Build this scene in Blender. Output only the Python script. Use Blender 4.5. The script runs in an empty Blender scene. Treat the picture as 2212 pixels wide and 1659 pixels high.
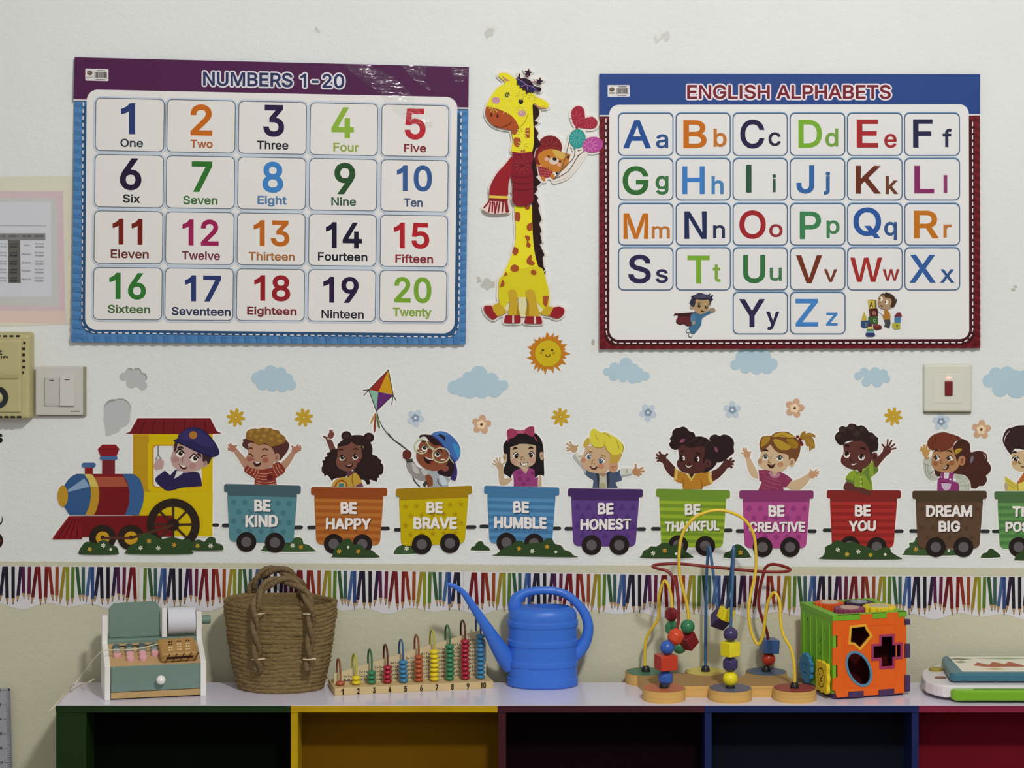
import bpy, bmesh, math, random
from math import sin, cos, pi, radians as R
from mathutils import Vector, Matrix
from mathutils.geometry import tessellate_polygon
rnd = random.Random(7)
SC = bpy.context.scene
COL = SC.collection

# ---------------------------------------------------------------- camera, world, lamps, exposure
S = 0.0008            # metres per photo pixel on the wall plane (y = 0)
D = 4.2               # distance from the camera to the wall
CX, HY = 1106.0, 350.0   # photo pixel of the optical axis
ZC = 1.6              # eye height
cam = bpy.data.cameras.new('camera')
cam.sensor_width = 36
cam.lens = 36 * D / (2212 * S)
cam.shift_y = -(829.5 - HY) / 2212
cam.clip_start = .05
camo = bpy.data.objects.new('camera', cam)
camo.location = (0, -D, ZC)
camo.rotation_euler = (pi / 2, 0, 0)
COL.objects.link(camo)
SC.camera = camo
w = bpy.data.worlds.new('room_light')
SC.world = w
w.use_nodes = True
w.node_tree.nodes['Background'].inputs[0].default_value = (1.0, 1.0, .985, 1)
w.node_tree.nodes['Background'].inputs[1].default_value = .36


def lamp(name, loc, target, size, power, color):
    l = bpy.data.lights.new(name, 'AREA')
    l.shape = 'SQUARE'
    l.size = size
    l.energy = power
    l.color = color
    o = bpy.data.objects.new(name, l)
    o.location = loc
    o.rotation_euler = (Vector(target) - Vector(loc)).to_track_quat('-Z', 'Y').to_euler()
    COL.objects.link(o)
    return o


lamp('ceiling_and_fill_lamp', (.60, -2.6, 2.95), (.3, 0, 1.1), .24, 60, (1, .997, .985))
lamp('ceiling_and_fill_lamp', (-.2, -4.8, 2.95), (0, 0, 1.0), .9, 22, (1, .997, .985))  # unseen fill lamp, added behind the camera to even out the light
SC.view_settings.view_transform = 'Standard'
SC.view_settings.look = 'None'
SC.view_settings.exposure = 0.18
SC.view_settings.gamma = 1
SC.view_settings.use_curve_mapping = False


# ---------------------------------------------------------------- helpers
def wall(x, y):
    return Vector(((x - CX) * S, 0, ZC - (y - HY) * S))


def P(x, y, d):
    s = S * (1 - d / D)
    return Vector(((x - CX) * s, -d, ZC - (y - HY) * s))


SHELF = ZC - .8906    # height of the shelf top


def ground(x, y):
    d = D * (1 - .8906 / ((y - HY) * S))
    p = P(x, y, d)
    p.z = SHELF
    return p


def lin(h):
    h = h.lstrip('#')
    o = []
    for i in (0, 2, 4):
        c = int(h[i:i + 2], 16) / 255
        o.append(c / 12.92 if c <= .04045 else ((c + .055) / 1.055) ** 2.4)
    return o


MATS = {}
EW = .84     # what a white print on the wall returns


def pm(h, rough=.55, spec=.25, e=EW, metal=0, bump=0, bscale=200, var=0, vscale=30, coat=0, stretch=None, name=None):
    """procedural material; h is the colour seen in the room, e the light that falls there"""
    key = (h, rough, spec, e, metal, bump, bscale, var, vscale, coat, stretch)
    if key in MATS:
        return MATS[key]
    m = bpy.data.materials.new(name or 'paint_' + h.lstrip('#'))
    m.use_nodes = True
    nt = m.node_tree
    b = nt.nodes['Principled BSDF']
    c = [min(.88, v / e) for v in lin(h)] + [1]
    b.inputs['Base Color'].default_value = c
    b.inputs['Roughness'].default_value = rough
    b.inputs['Specular IOR Level'].default_value = spec
    b.inputs['Metallic'].default_value = metal
    if coat:
        b.inputs['Coat Weight'].default_value = coat
        b.inputs['Coat Roughness'].default_value = .12
    if var or bump:
        tc = nt.nodes.new('ShaderNodeTexCoord')
        mp = nt.nodes.new('ShaderNodeMapping')
        nt.links.new(tc.outputs['Object'], mp.inputs[0])
        if stretch:
            mp.inputs['Scale'].default_value = stretch
    if var:
        n = nt.nodes.new('ShaderNodeTexNoise')
        n.inputs['Scale'].default_value = vscale
        n.inputs['Detail'].default_value = 4
        nt.links.new(mp.outputs[0], n.inputs['Vector'])
        mx = nt.nodes.new('ShaderNodeMix')
        mx.data_type = 'RGBA'
        mx.inputs[6].default_value = [max(0, v * (1 - var)) for v in c[:3]] + [1]
        mx.inputs[7].default_value = [min(.9, v * (1 + var)) for v in c[:3]] + [1]
        nt.links.new(n.outputs[0], mx.inputs[0])
        nt.links.new(mx.outputs[2], b.inputs['Base Color'])
    if bump:
        n2 = nt.nodes.new('ShaderNodeTexNoise')
        n2.inputs['Scale'].default_value = bscale
        n2.inputs['Detail'].default_value = 3
        nt.links.new(mp.outputs[0], n2.inputs['Vector'])
        bp = nt.nodes.new('ShaderNodeBump')
        bp.inputs['Strength'].default_value = bump
        bp.inputs['Distance'].default_value = .002
        nt.links.new(n2.outputs[0], bp.inputs['Height'])
        nt.links.new(bp.outputs[0], b.inputs['Normal'])
    MATS[key] = m
    return m


class MB:
    """collects polygons of one mesh"""
    def __init__(self):
        self.v, self.f, self.m, self.mats = [], [], [], []

    def mat(self, m):
        if m not in self.mats:
            self.mats.append(m)
        return self.mats.index(m)

    def add(self, verts, faces, m):
        k, o = self.mat(m), len(self.v)
        self.v += [tuple(v) for v in verts]
        for f in faces:
            self.f.append([i + o for i in f])
            self.m.append(k)

    def box(self, a, b, m, M=None):
        (x0, y0, z0), (x1, y1, z1) = a, b
        vs = [Vector((x, y, z)) for z in (z0, z1) for y in (y0, y1) for x in (x0, x1)]
        if M:
            vs = [M @ v for v in vs]
        self.add(vs, [(0, 2, 3, 1), (4, 5, 7, 6), (0, 1, 5, 4), (2, 6, 7, 3), (0, 4, 6, 2), (1, 3, 7, 5)], m)

    def prism(self, pts, h0, h1, m, axis='z', side=None):
        """extrude a 2D outline; axis z: (x,y), axis y: (x,z), axis x: (y,z)"""
        def mk(p, h):
            return {'z': (p[0], p[1], h), 'y': (p[0], h, p[1]), 'x': (h, p[0], p[1])}[axis]
        n = len(pts)
        tri = tessellate_polygon([[Vector((p[0], p[1], 0)) for p in pts]])
        self.add([mk(p, h0) for p in pts], [t[::-1] for t in tri], m)
        self.add([mk(p, h1) for p in pts], tri, m)
        self.add([mk(p, h) for h in (h0, h1) for p in pts], [(i, (i + 1) % n, n + (i + 1) % n, n + i) for i in range(n)], side or m)

    def lathe(self, prof, m, n=32, c=(0, 0, 0), sx=1, sy=1, M=None, cap=True):
        vs, fs = [], []
        for r, z in prof:
            for i in range(n):
                a = 2 * pi * i / n
                vs.append(Vector((c[0] + r * sx * cos(a), c[1] + r * sy * sin(a), c[2] + z)))
        k = len(prof)
        for j in range(k - 1):
            for i in range(n):
                fs.append((j * n + i, j * n + (i + 1) % n, (j + 1) * n + (i + 1) % n, (j + 1) * n + i))
        if cap:
            if prof[0][0] > 1e-5:
                fs.append(tuple(range(n))[::-1])
            if prof[-1][0] > 1e-5:
                fs.append(tuple(range((k - 1) * n, k * n)))
        if M:
            vs = [M @ v for v in vs]
        self.add(vs, fs, m)

    def tube(self, pts, rad, m, n=10, flat=1.0, cap=True, ref=None):
        pts = [Vector(p) for p in pts]
        k = len(pts)
        rads = rad if isinstance(rad, (list, tuple)) else [rad] * k
        vs, fs = [], []
        up = ref
        for j, p in enumerate(pts):
            t = (pts[min(k - 1, j + 1)] - pts[max(0, j - 1)]).normalized()
            if up is None:
                up = Vector((0, 1, 0)) if abs(t.y) < .9 else Vector((1, 0, 0))
            b = (up - t * up.dot(t))
            b = b.normalized() if b.length > 1e-6 else t.orthogonal().normalized()
            if ref is None:
                up = b
            nn = t.cross(b)
            for i in range(n):
                a = 2 * pi * i / n
                vs.append(p + nn * (rads[j] * cos(a)) + b * (rads[j] * flat * sin(a)))
        for j in range(k - 1):
            for i in range(n):
                fs.append((j * n + i, j * n + (i + 1) % n, (j + 1) * n + (i + 1) % n, (j + 1) * n + i))
        if cap:
            fs.append(tuple(range(n)))
            fs.append(tuple(range((k - 1) * n, k * n))[::-1])
        self.add(vs, fs, m)

    def build(self, name, parent=None, loc=None, smooth=None, bevel=0, segs=2, fix=True):
        me = bpy.data.meshes.new(name)
        me.from_pydata(self.v, [], self.f)
        for m in self.mats:
            me.materials.append(m)
        me.polygons.foreach_set('material_index', self.m)
        if fix:
            bm = bmesh.new()
            bm.from_mesh(me)
            bmesh.ops.remove_doubles(bm, verts=bm.verts, dist=1e-7)
            bmesh.ops.recalc_face_normals(bm, faces=bm.faces)
            bm.to_mesh(me)
            bm.free()
        if smooth:
            me.polygons.foreach_set('use_smooth', [True] * len(me.polygons))
            me.set_sharp_from_angle(angle=R(smooth))
        me.update()
        o = bpy.data.objects.new(name, me)
        COL.objects.link(o)
        if parent:
            o.parent = parent
        if loc:
            o.location = loc
        if bevel:
            md = o.modifiers.new('edge', 'BEVEL')
            md.width = bevel
            md.segments = segs
            md.limit_method = 'ANGLE'
            md.angle_limit = R(40)
        return o


def tag(o, label=None, cat=None, group=None, kind=None):
    if label:
        o['label'] = label
    if cat:
        o['category'] = cat
    if group:
        o['group'] = group
    if kind:
        o['kind'] = kind
    return o


def thing(name, label, cat, loc, rz=0, group=None):
    o = bpy.data.objects.new(name, None)
    o.empty_display_size = .02
    COL.objects.link(o)
    o.location = loc
    o.rotation_euler = (0, 0, rz)
    return tag(o, label, cat, group)


# ---------------------------------------------------------------- 2D outlines
def pts2(s):
    out = []
    for t in s.split():
        sh = t.endswith('!')
        a, b = t.rstrip('!').split(',')
        out.append((float(a), float(b), sh))
    return out


def spline(ps, closed=True, sub=4):
    """Catmull-Rom through points; points marked ! stay corners"""
    n = len(ps)
    out = []
    rng = range(n if closed else n - 1)
    for i in rng:
        p0, p1, p2, p3 = (ps[(i + k) % n] if closed else ps[max(0, min(n - 1, i + k))] for k in (-1, 0, 1, 2))
        m1 = [(p2[k] - p0[k]) / 2 for k in (0, 1)] if not p1[2] else [(p2[k] - p1[k]) for k in (0, 1)]
        m2 = [(p3[k] - p1[k]) / 2 for k in (0, 1)] if not p2[2] else [(p2[k] - p1[k]) for k in (0, 1)]
        nn = 1 if (p1[2] and p2[2]) else sub
        for j in range(nn):
            t = j / nn
            h = (2 * t**3 - 3 * t**2 + 1, t**3 - 2 * t**2 + t, -2 * t**3 + 3 * t**2, t**3 - t**2)
            out.append(tuple(h[0] * p1[k] + h[1] * m1[k] + h[2] * p2[k] + h[3] * m2[k] for k in (0, 1)))
    if not closed:
        out.append((ps[-1][0], ps[-1][1]))
    return out


def rrect(c, r, n=5):
    """rounded quad from four corners in order"""
    out = []
    for i in range(4):
        p, a, b = Vector(c[i]), Vector(c[i - 1]), Vector(c[(i + 1) % 4])
        u, v = (a - p).normalized() * r, (b - p).normalized() * r
        for j in range(n + 1):
            t = j / n
            ang = t * pi / 2
            q = p + u * (1 - sin(ang)) + v * (1 - cos(ang))
            out.append((q.x, q.y))
    return out


TXT = {}
# outlines of a plain grotesque face, thousandths of an em: advance | contour | contour ...
INTER = {
    'A': '480|16,0 85,0 134,142 344,142 395,0 463,0 276,509 201,509|239,457 282,317 324,199 153,199 220,393',
    'B': '456|377,305 392,331 398,366 394,410 381,442 359,469 329,491 300,502 254,508 60,509 60,0 247,0 301,4 335,14 362,28 384,45 400,67 411,91 418,127 416,164 406,196 390,222 369,242 345,255 308,264 356,286|354,120 341,92 323,74 296,63 272,58 125,57 125,231 248,231 279,228 317,211 342,184 354,155|125,285 125,452 240,452 273,448 299,439 323,417 334,388 334,353 323,326 299,302 277,291 252,286',
    'C': '510|408,348 473,348 463,385 448,418 427,447 402,471 373,490 340,504 305,513 267,516 220,511 177,498 138,475 104,445 77,407 57,362 44,311 40,254 44,197 57,146 77,101 104,63 138,33 177,11 220,-2 267,-7 305,-4 341,5 373,19 402,38 428,62 448,91 463,124 473,160 408,160 395,125 375,96 348,74 315,60 280,53 245,54 213,62 184,76 158,97 137,123 120,156 109,194 104,238 106,300 116,340 131,375 158,412 193,438 234,452 280,455 327,445 362,425 393,389',
    'D': '502|461,275 451,345 433,391 409,430 377,461 339,485 294,501 261,507 60,509 60,0 219,0 291,8 337,24 376,48 398,68 417,92 446,149 458,199|394,198 384,160 374,138 346,101 307,75 258,60 215,57 125,57 125,452 249,450 287,442 320,428 338,415 361,391 379,361 391,325 399,270',
    'E': '419|372,452 372,509 60,509 60,0 375,0 375,57 125,57 125,229 355,229 355,286 125,286 125,452',
    'F': '410|125,0 125,221 346,221 346,278 125,278 125,452 369,452 369,509 60,509 60,0',
    'G': '520|429,445 403,469 374,489 340,504 304,513 265,516 218,511 175,498 136,475 103,445 77,407 57,362 44,311 40,254 44,197 57,146 77,101 104,64 137,33 176,11 220,-2 269,-7 326,0 365,13 409,41 436,69 457,103 471,141 478,185 478,256 283,256 283,199 415,199 410,160 396,123 374,93 336,67 290,54 235,56 203,66 184,76 151,105 125,145 112,181 105,223 105,285 112,327 125,364 150,404 174,426 202,443 232,452 272,456 310,450 342,437 369,416 390,388 408,349 474,349 465,384 449,416',
    'H': '517|457,0 457,509 392,509 392,289 125,289 125,509 60,509 60,0 125,0 125,232 392,232 392,0',
    'I': '205|70,509 70,0 135,0 135,509',
    'J': '396|262,96 248,74 228,59 204,51 166,51 142,59 116,81 104,104 98,134 98,173 33,173 34,128 39,95 50,67 66,43 86,23 111,9 153,-4 185,-7 232,-1 259,9 283,23 313,55 330,95 336,145 336,509 272,509 271,134',
    'K': '467|125,0 125,167 198,245 372,0 449,0 243,289 448,509 364,509 179,309 125,242 125,509 60,509 60,0',
    'L': '393|125,57 125,509 60,509 60,0 361,0 361,57',
    'M': '628|280,181 152,509 60,509 60,0 122,0 119,436 167,301 286,0 342,0 471,331 507,439 504,0 568,0 568,509 476,509 342,158 315,72',
    'N': '523|60,509 60,0 125,0 125,415 387,0 463,0 463,509 399,509 399,94 136,509',
    'O': '533|418,168 403,133 383,105 358,82 330,66 300,56 267,53 234,56 203,66 175,82 151,105 131,133 116,168 107,208 103,254 107,300 116,340 131,375 151,404 175,426 203,443 234,453 267,456 300,453 330,443 358,427 383,404 403,376 418,341 427,300 430,254 427,208|489,197 493,254 489,311 477,362 456,407 429,445 396,475 357,498 314,511 267,516 220,511 177,498 138,475 105,445 78,407 57,362 44,311 40,254 44,197 57,146 78,101 105,63 138,33 177,11 220,-2 267,-7 314,-2 357,11 396,33 429,63 456,101 477,146',
    'P': '445|242,452 268,449 303,435 318,423 330,407 343,369 343,326 330,288 308,264 284,250 252,243 125,242 125,452|394,420 379,447 366,462 332,487 301,500 263,507 60,509 60,0 125,0 125,186 235,186 276,189 322,202 342,213 366,233 390,265 406,315 407,370',
    'Q': '533|418,168 403,133 368,84 313,159 245,159 321,58 267,53 234,56 203,66 175,82 151,105 131,133 116,168 107,208 103,254 107,300 116,340 131,375 151,404 175,426 203,443 234,453 267,456 300,453 330,443 358,427 383,404 403,376 418,341 427,300 430,254 427,208|401,-48 468,-48 403,39 429,63 456,101 477,146 489,197 493,254 489,311 477,362 456,407 429,445 396,475 357,498 314,511 267,516 220,511 177,498 138,475 105,445 78,407 57,362 44,311 40,254 44,197 57,146 78,101 105,63 138,33 177,11 220,-2 267,-7 314,-2 357,11',
    'R': '449|313,210 323,213 359,234 385,263 405,309 409,363 399,415 385,442 373,457 342,483 301,501 264,507 60,509 60,0 125,0 125,198 246,200 353,0 428,0|277,447 298,440 319,425 336,399 344,374 344,338 339,312 327,290 309,273 284,262 243,255 125,255 125,452 252,451',
    'S': '447|345,151 345,126 336,102 316,78 286,60 249,51 201,51 160,61 132,79 113,104 104,137 38,137 43,105 54,77 70,52 91,31 118,14 149,1 184,-6 224,-9 265,-6 302,2 333,16 360,34 381,55 396,81 405,109 408,139 406,163 398,191 383,214 359,238 305,266 164,311 139,326 121,347 116,363 116,387 120,403 132,423 150,439 167,448 209,458 257,456 286,447 302,437 326,412 337,378 401,378 397,406 387,433 371,456 351,476 326,493 296,505 263,513 227,516 191,513 148,502 110,482 87,463 65,431 55,403 52,372 57,337 65,316 78,298 116,267 168,244 278,212 321,190 338,171',
    'T': '449|193,452 193,0 257,0 257,452 417,452 417,509 32,509 32,452',
    'U': '517|124,178 124,509 60,509 60,160 64,136 74,101 85,80 106,52 143,22 177,5 203,-2 259,-8 315,-2 340,5 374,22 411,52 433,80 443,101 451,124 457,160 457,509 393,509 392,169 389,144 380,120 357,87 331,68 298,56 259,52 220,56 180,72 155,93 133,128 127,152',
    'V': '480|16,509 204,0 278,0 463,509 395,509 241,62 84,509',
    'W': '686|16,509 155,0 230,0 343,425 455,0 530,0 670,509 603,509 493,75 380,509 306,509 193,75 82,509',
    'X': '474|200,260 18,0 91,0 216,181 237,219 263,173 382,0 456,0 276,263 446,509 374,509 259,341 237,302 201,365 104,509 29,509',
    'Y': '472|203,208 203,0 268,0 268,208 455,509 381,509 237,267 91,509 16,509',
    'Z': '438|42,46 42,0 399,0 399,57 118,57 397,462 397,509 40,509 40,452 320,452',
    'a': '389|100,274 115,298 136,315 165,327 196,331 220,329 244,320 259,308 271,288 275,251 271,237 244,228 138,213 100,203 63,183 47,166 38,150 31,123 31,90 37,66 52,38 74,17 94,5 126,-5 160,-9 197,-5 226,6 252,25 277,59 277,0 337,0 337,251 331,298 319,327 296,353 269,370 233,381 199,384 171,383 141,378 111,367 85,351 67,335 52,315 41,291|170,45 130,52 114,61 102,72 94,87 92,105 95,124 101,136 117,150 139,160 246,179 276,190 274,121 266,99 257,83 239,66 222,56 202,49',
    'b': '424|292,0 338,37 365,74 382,120 389,160 389,218 376,286 338,340 304,366 263,381 220,384 159,371 114,314 114,509 53,509 53,0 112,0 112,67 151,13 212,-10|328,189 318,107 268,51 205,46 166,60 132,94 120,132 113,189 122,260 146,301 182,325 233,332 279,314 318,271',
    'c': '396|37,230 34,187 37,146 46,108 62,74 82,46 107,23 137,6 170,-5 207,-8 261,-1 306,21 341,56 354,78 363,102 304,117 289,85 268,64 239,50 207,46 173,51 151,61 134,76 115,102 106,126 98,160 96,197 99,224 108,258 119,281 134,300 151,315 189,329 230,328 253,321 276,306 292,286 303,262 362,277 340,322 305,356 260,377 207,384 170,381 137,371 107,353 82,330 62,302 46,268',
    'd': '424|313,67 313,0 372,0 372,509 311,509 311,312 266,371 204,384 162,381 121,366 87,340 50,289 35,218 35,160 42,120 60,74 86,37 121,10 161,-5 215,-10 274,13|279,300 304,258 312,189 304,120 279,77 240,50 189,46 146,61 106,110 96,189 106,270 146,315 192,332 244,325',
    'e': '404|312,103 267,56 224,47 170,51 130,76 105,114 95,169 371,169 371,207 366,252 357,282 341,315 319,341 294,361 266,374 228,383 193,384 157,378 125,365 97,346 74,320 55,290 42,254 35,215 34,172 40,132 51,96 68,64 90,38 117,16 160,-4 212,-8 266,-1 311,19 345,51 365,91|94,221 106,263 120,288 146,313 173,326 205,330 237,326 268,309 291,282 315,221',
    'f': '254|84,461 81,432 81,379 6,379 6,327 81,327 81,0 142,0 142,327 228,327 228,379 142,379 142,419 145,443 154,460 171,470 200,474 227,468 243,522 187,530 141,521 118,509 104,496 92,480',
    'g': '425|122,22 152,10 184,5 220,6 247,13 267,24 287,41 311,75 311,-6 307,-38 295,-62 267,-85 239,-94 218,-97 165,-92 128,-72 101,-41 51,-69 77,-105 112,-130 159,-146 207,-151 261,-145 308,-127 345,-97 360,-73 367,-54 372,-9 372,379 313,379 313,313 277,357 242,378 196,384 173,383 141,375 112,361 80,332 60,304 46,271 34,206 39,136 46,112 61,80 73,62 95,39|297,114 285,95 269,79 251,68 229,61 205,59 180,61 158,68 140,80 124,96 112,115 103,138 96,193 103,246 112,270 124,290 139,307 158,320 180,327 205,330 230,327 251,320 270,308 285,291 297,271 305,248 312,193 305,137',
    'h': '410|114,316 114,509 53,509 53,0 114,0 114,227 119,273 148,313 206,332 260,320 287,283 296,246 296,0 357,0 356,264 345,313 326,347 288,372 255,382 200,385 145,360',
    'i': '167|53,379 53,0 114,0 114,379|67,521 54,512 44,499 41,483 44,468 54,455 67,446 84,443 100,446 114,455 123,468 126,483 123,499 114,512 100,521 84,524',
    'j': '167|53,379 52,-42 46,-64 34,-78 14,-86 -10,-87 -10,-143 37,-139 58,-132 76,-122 98,-96 112,-55 114,379|126,483 123,499 114,512 100,521 83,524 67,521 53,512 44,499 41,483 44,468 53,455 67,446 83,443 100,446 114,455 123,468',
    'k': '381|372,0 201,216 360,379 284,379 114,205 114,509 53,509 53,0 114,0 114,141 154,178 294,0',
    'l': '190|124,509 62,509 62,0 124,0',
    'm': '610|53,379 53,0 114,0 114,238 117,266 129,294 148,314 173,326 199,330 229,326 248,316 266,295 273,275 274,0 335,0 335,247 338,270 348,295 365,314 389,326 419,330 447,326 467,317 483,302 492,281 496,254 496,0 557,0 557,266 551,305 532,342 510,364 476,381 445,386 407,383 374,372 347,353 322,330 299,347 281,367 248,383 207,386 172,376 141,355 130,342 112,379',
    'n': '410|53,379 53,0 114,0 114,227 117,257 126,283 141,303 161,317 190,327 220,329 246,323 267,310 287,283 296,246 296,0 357,0 356,264 344,313 332,336 315,354 288,372 255,382 217,384 187,379 160,367 137,349 112,379',
    'o': '415|37,230 34,187 37,146 46,108 62,74 82,46 107,23 137,6 170,-5 207,-8 245,-5 278,6 308,23 333,46 354,74 369,108 378,146 381,187 378,230 369,268 354,302 333,330 308,353 278,371 245,381 207,384 170,381 137,371 107,353 82,330 62,302 46,268|99,151 96,187 99,224 106,250 115,274 128,294 145,310 165,322 207,330 250,322 270,310 287,294 300,274 310,250 316,224 319,187 316,151 310,126 300,102 287,82 270,66 250,54 207,46 165,54 145,66 128,82 115,102 106,126',
    'p': '424|328,189 321,133 313,109 301,88 285,70 267,57 245,49 220,47 196,49 174,57 156,70 140,86 128,107 120,132 113,189 120,247 128,271 140,291 155,307 174,320 195,327 220,330 245,327 267,319 286,307 301,290 313,269 321,245|389,218 382,257 370,293 352,323 330,347 294,371 274,378 241,384 190,380 152,360 112,312 112,379 53,379 53,-143 114,-143 114,64 149,20 178,1 213,-7 252,-7 284,1 322,22 352,54 370,84 382,120 389,160',
    'q': '424|311,-143 372,-143 372,379 313,379 313,312 272,360 235,380 184,384 151,378 131,371 95,347 72,323 55,293 42,257 35,218 35,160 42,120 55,84 79,45 103,22 140,1 172,-7 212,-7 247,1 276,20 311,66|269,307 284,291 296,271 305,247 312,189 305,132 296,107 284,86 269,70 250,57 229,49 205,47 180,49 158,57 139,70 124,88 112,109 103,133 96,189 103,245 112,269 124,290 139,307 157,319 179,327 205,330 229,327 251,320',
    'r': '259|53,379 53,0 114,0 114,243 123,278 140,301 170,319 200,326 243,322 243,384 196,384 155,378 112,379',
    's': '365|279,358 239,378 197,384 158,382 131,377 107,367 81,349 61,325 51,305 47,282 48,255 57,229 66,215 95,191 137,173 225,151 250,139 260,129 267,112 268,97 262,81 244,62 225,52 200,46 173,46 143,51 119,64 105,79 94,107 36,94 42,71 53,50 67,32 84,18 128,-2 182,-8 233,-2 260,6 283,19 302,35 317,54 326,75 331,98 330,125 321,150 306,171 292,183 254,202 144,232 124,243 112,258 109,283 117,304 143,324 171,332 205,331 232,323 255,302 268,277 324,290 307,328',
    't': '227|65,327 65,93 69,61 86,28 115,6 156,-4 213,1 202,54 172,50 150,53 136,61 127,81 126,327 204,327 204,379 126,379 126,471 65,471 65,379 6,379 6,327',
    'u': '410|120,3 182,-5 250,6 298,61 298,0 357,0 357,379 296,379 296,145 283,89 244,57 200,50 157,56 119,98 114,144 114,379 53,379 53,127 66,56',
    'v': '389|17,379 163,0 226,0 371,379 305,379 195,62 84,379',
    'w': '567|23,379 138,0 199,0 284,300 368,0 429,0 545,379 480,379 397,70 316,379 252,379 170,70 87,379',
    'x': '379|218,105 287,0 358,0 224,192 352,379 282,379 220,285 190,233 100,379 29,379 155,195 21,0 91,0 161,105 189,154',
    'y': '389|305,379 194,63 174,129 84,379 17,379 163,-1 144,-53 116,-90 61,-86 47,-139 88,-145 128,-140 164,-120 194,-83 371,379',
    'z': '380|339,0 339,56 123,56 333,331 333,379 48,379 48,323 256,323 42,46 42,0',
    '0': '453|333,32 359,62 379,99 393,144 402,196 405,254 402,312 393,364 379,409 358,447 333,476 302,498 267,511 227,516 187,511 151,498 121,476 95,447 75,409 60,364 51,312 48,254 51,196 60,144 74,99 95,62 120,32 151,11 187,-2 227,-7 267,-2 302,11|200,456 227,460 253,456 276,446 297,429 313,405 327,376 336,341 344,254 336,168 327,133 313,103 297,80 276,63 253,53 227,50 200,53 177,63 157,80 140,103 127,133 117,168 109,254 117,341 127,376 140,405 157,429 177,446',
    '1': '400|212,0 276,0 276,509 218,509 180,462 130,428 86,412 86,352 120,362 160,380 212,419',
    '2': '453|81,433 71,405 66,362 127,362 134,402 153,433 184,453 224,460 262,454 283,443 297,432 315,403 320,366 311,327 282,282 64,47 64,0 389,0 389,57 150,57 322,241 357,290 373,324 380,351 381,382 370,428 356,453 337,474 297,501 268,511 236,515 203,514 172,508 143,496 118,480 98,459',
    '3': '453|134,78 117,102 109,132 44,132 49,101 60,74 76,50 98,30 123,14 152,2 184,-4 218,-7 277,1 327,23 365,58 380,84 387,103 393,145 387,186 371,222 352,246 318,271 276,286 251,290 221,289 372,461 372,509 70,509 70,452 292,452 157,299 157,248 212,247 251,242 281,230 304,212 322,184 329,152 325,116 311,88 292,70 262,56 226,50 191,52 159,62',
    '4': '453|247,509 40,158 40,105 282,105 282,0 343,0 343,105 413,105 413,163 343,163 343,318 282,318 282,163 109,163 311,509',
    '5': '453|288,72 250,53 229,50 202,51 163,66 135,94 127,108 122,130 60,130 64,102 73,76 88,53 108,32 131,16 159,3 189,-4 221,-7 257,-4 289,6 318,21 350,49 374,85 385,117 391,151 389,190 379,231 360,267 328,301 294,321 255,332 209,332 172,323 134,301 151,452 366,452 366,509 96,509 67,253 128,246 150,261 186,274 218,277 248,273 275,262 297,244 314,221 324,193 327,146 314,104',
    '6': '453|320,114 288,60 226,48 186,56 153,79 132,114 125,158 136,223 186,258 226,265 287,255 320,201 327,157|252,509 110,298 84,249 63,183 67,109 96,56 134,17 182,-1 226,-7 281,1 341,33 368,73 386,123 389,169 378,221 353,264 316,295 268,311 187,313 322,509',
    '7': '453|62,509 62,452 323,452 97,0 165,0 391,449 391,509',
    '8': '453|59,181 50,122 68,66 112,22 156,3 189,-4 226,-7 263,-4 296,3 342,23 383,64 403,121 393,181 372,220 339,249 307,262 353,298 378,342 382,380 377,423 350,464 315,493 269,511 226,516 184,511 137,493 101,464 75,422 70,380 74,342 99,297 147,263 113,249 81,220|139,410 159,437 188,454 226,460 264,454 294,437 313,410 319,376 312,341 293,313 263,296 226,290 189,296 159,313 139,341 133,376|145,74 123,102 115,139 123,177 147,208 182,228 226,235 270,228 305,208 329,177 337,139 329,102 307,74 272,55 226,49 180,55',
    '9': '453|125,352 133,395 166,448 226,460 288,448 320,394 327,350 320,308 288,255 226,243 166,255 133,308|66,386 65,329 74,287 100,245 137,214 185,197 265,195 130,0 200,0 343,211 368,259 391,326 384,401 356,452 318,493 271,510 226,516 171,507 113,477 77,425',
    '-': '453|337,188 337,244 114,244 114,188',
    '+': '453|255,226 255,364 198,364 198,226 61,226 61,172 198,172 198,34 255,34 255,172 391,172 391,226',
    '=': '453|72,153 72,97 381,97 381,153|72,245 381,245 381,301 72,301',
    ':': '188|50,41 53,24 63,9 78,-1 95,-4 113,-1 128,9 138,24 141,41 138,59 128,73 113,83 95,87 78,83 63,73 53,59|63,284 78,274 95,271 113,274 128,284 138,299 141,316 138,334 128,349 113,359 95,362 78,359 63,349 53,334 50,316 53,299',
    "'": '206|70,509 78,318 128,318 136,509',
}


def mitre(l, d):
    """shift a loop to its right by d with mitred corners"""
    n = len(l)
    out = []
    for i in range(n):
        p, a, b = Vector(l[i]), Vector(l[i - 1]), Vector(l[(i + 1) % n])
        e1, e2 = (p - a).normalized(), (b - p).normalized()
        nn = Vector((e1.y, -e1.x)) + Vector((e2.y, -e2.x))
        nn = nn / max(.4, nn.length_squared / 2)
        out.append(tuple(p + nn * d))
    return out


def loop_area(l):
    return sum(l[i - 1][0] * l[i][1] - l[i][0] * l[i - 1][1] for i in range(len(l))) / 2


def in_loop(p, l):
    r = False
    for i in range(len(l)):
        (x1, y1), (x2, y2) = l[i - 1], l[i]
        if (y1 > p[1]) != (y2 > p[1]) and p[0] < (x2 - x1) * (p[1] - y1) / (y2 - y1) + x1:
            r = not r
    return r


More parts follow.
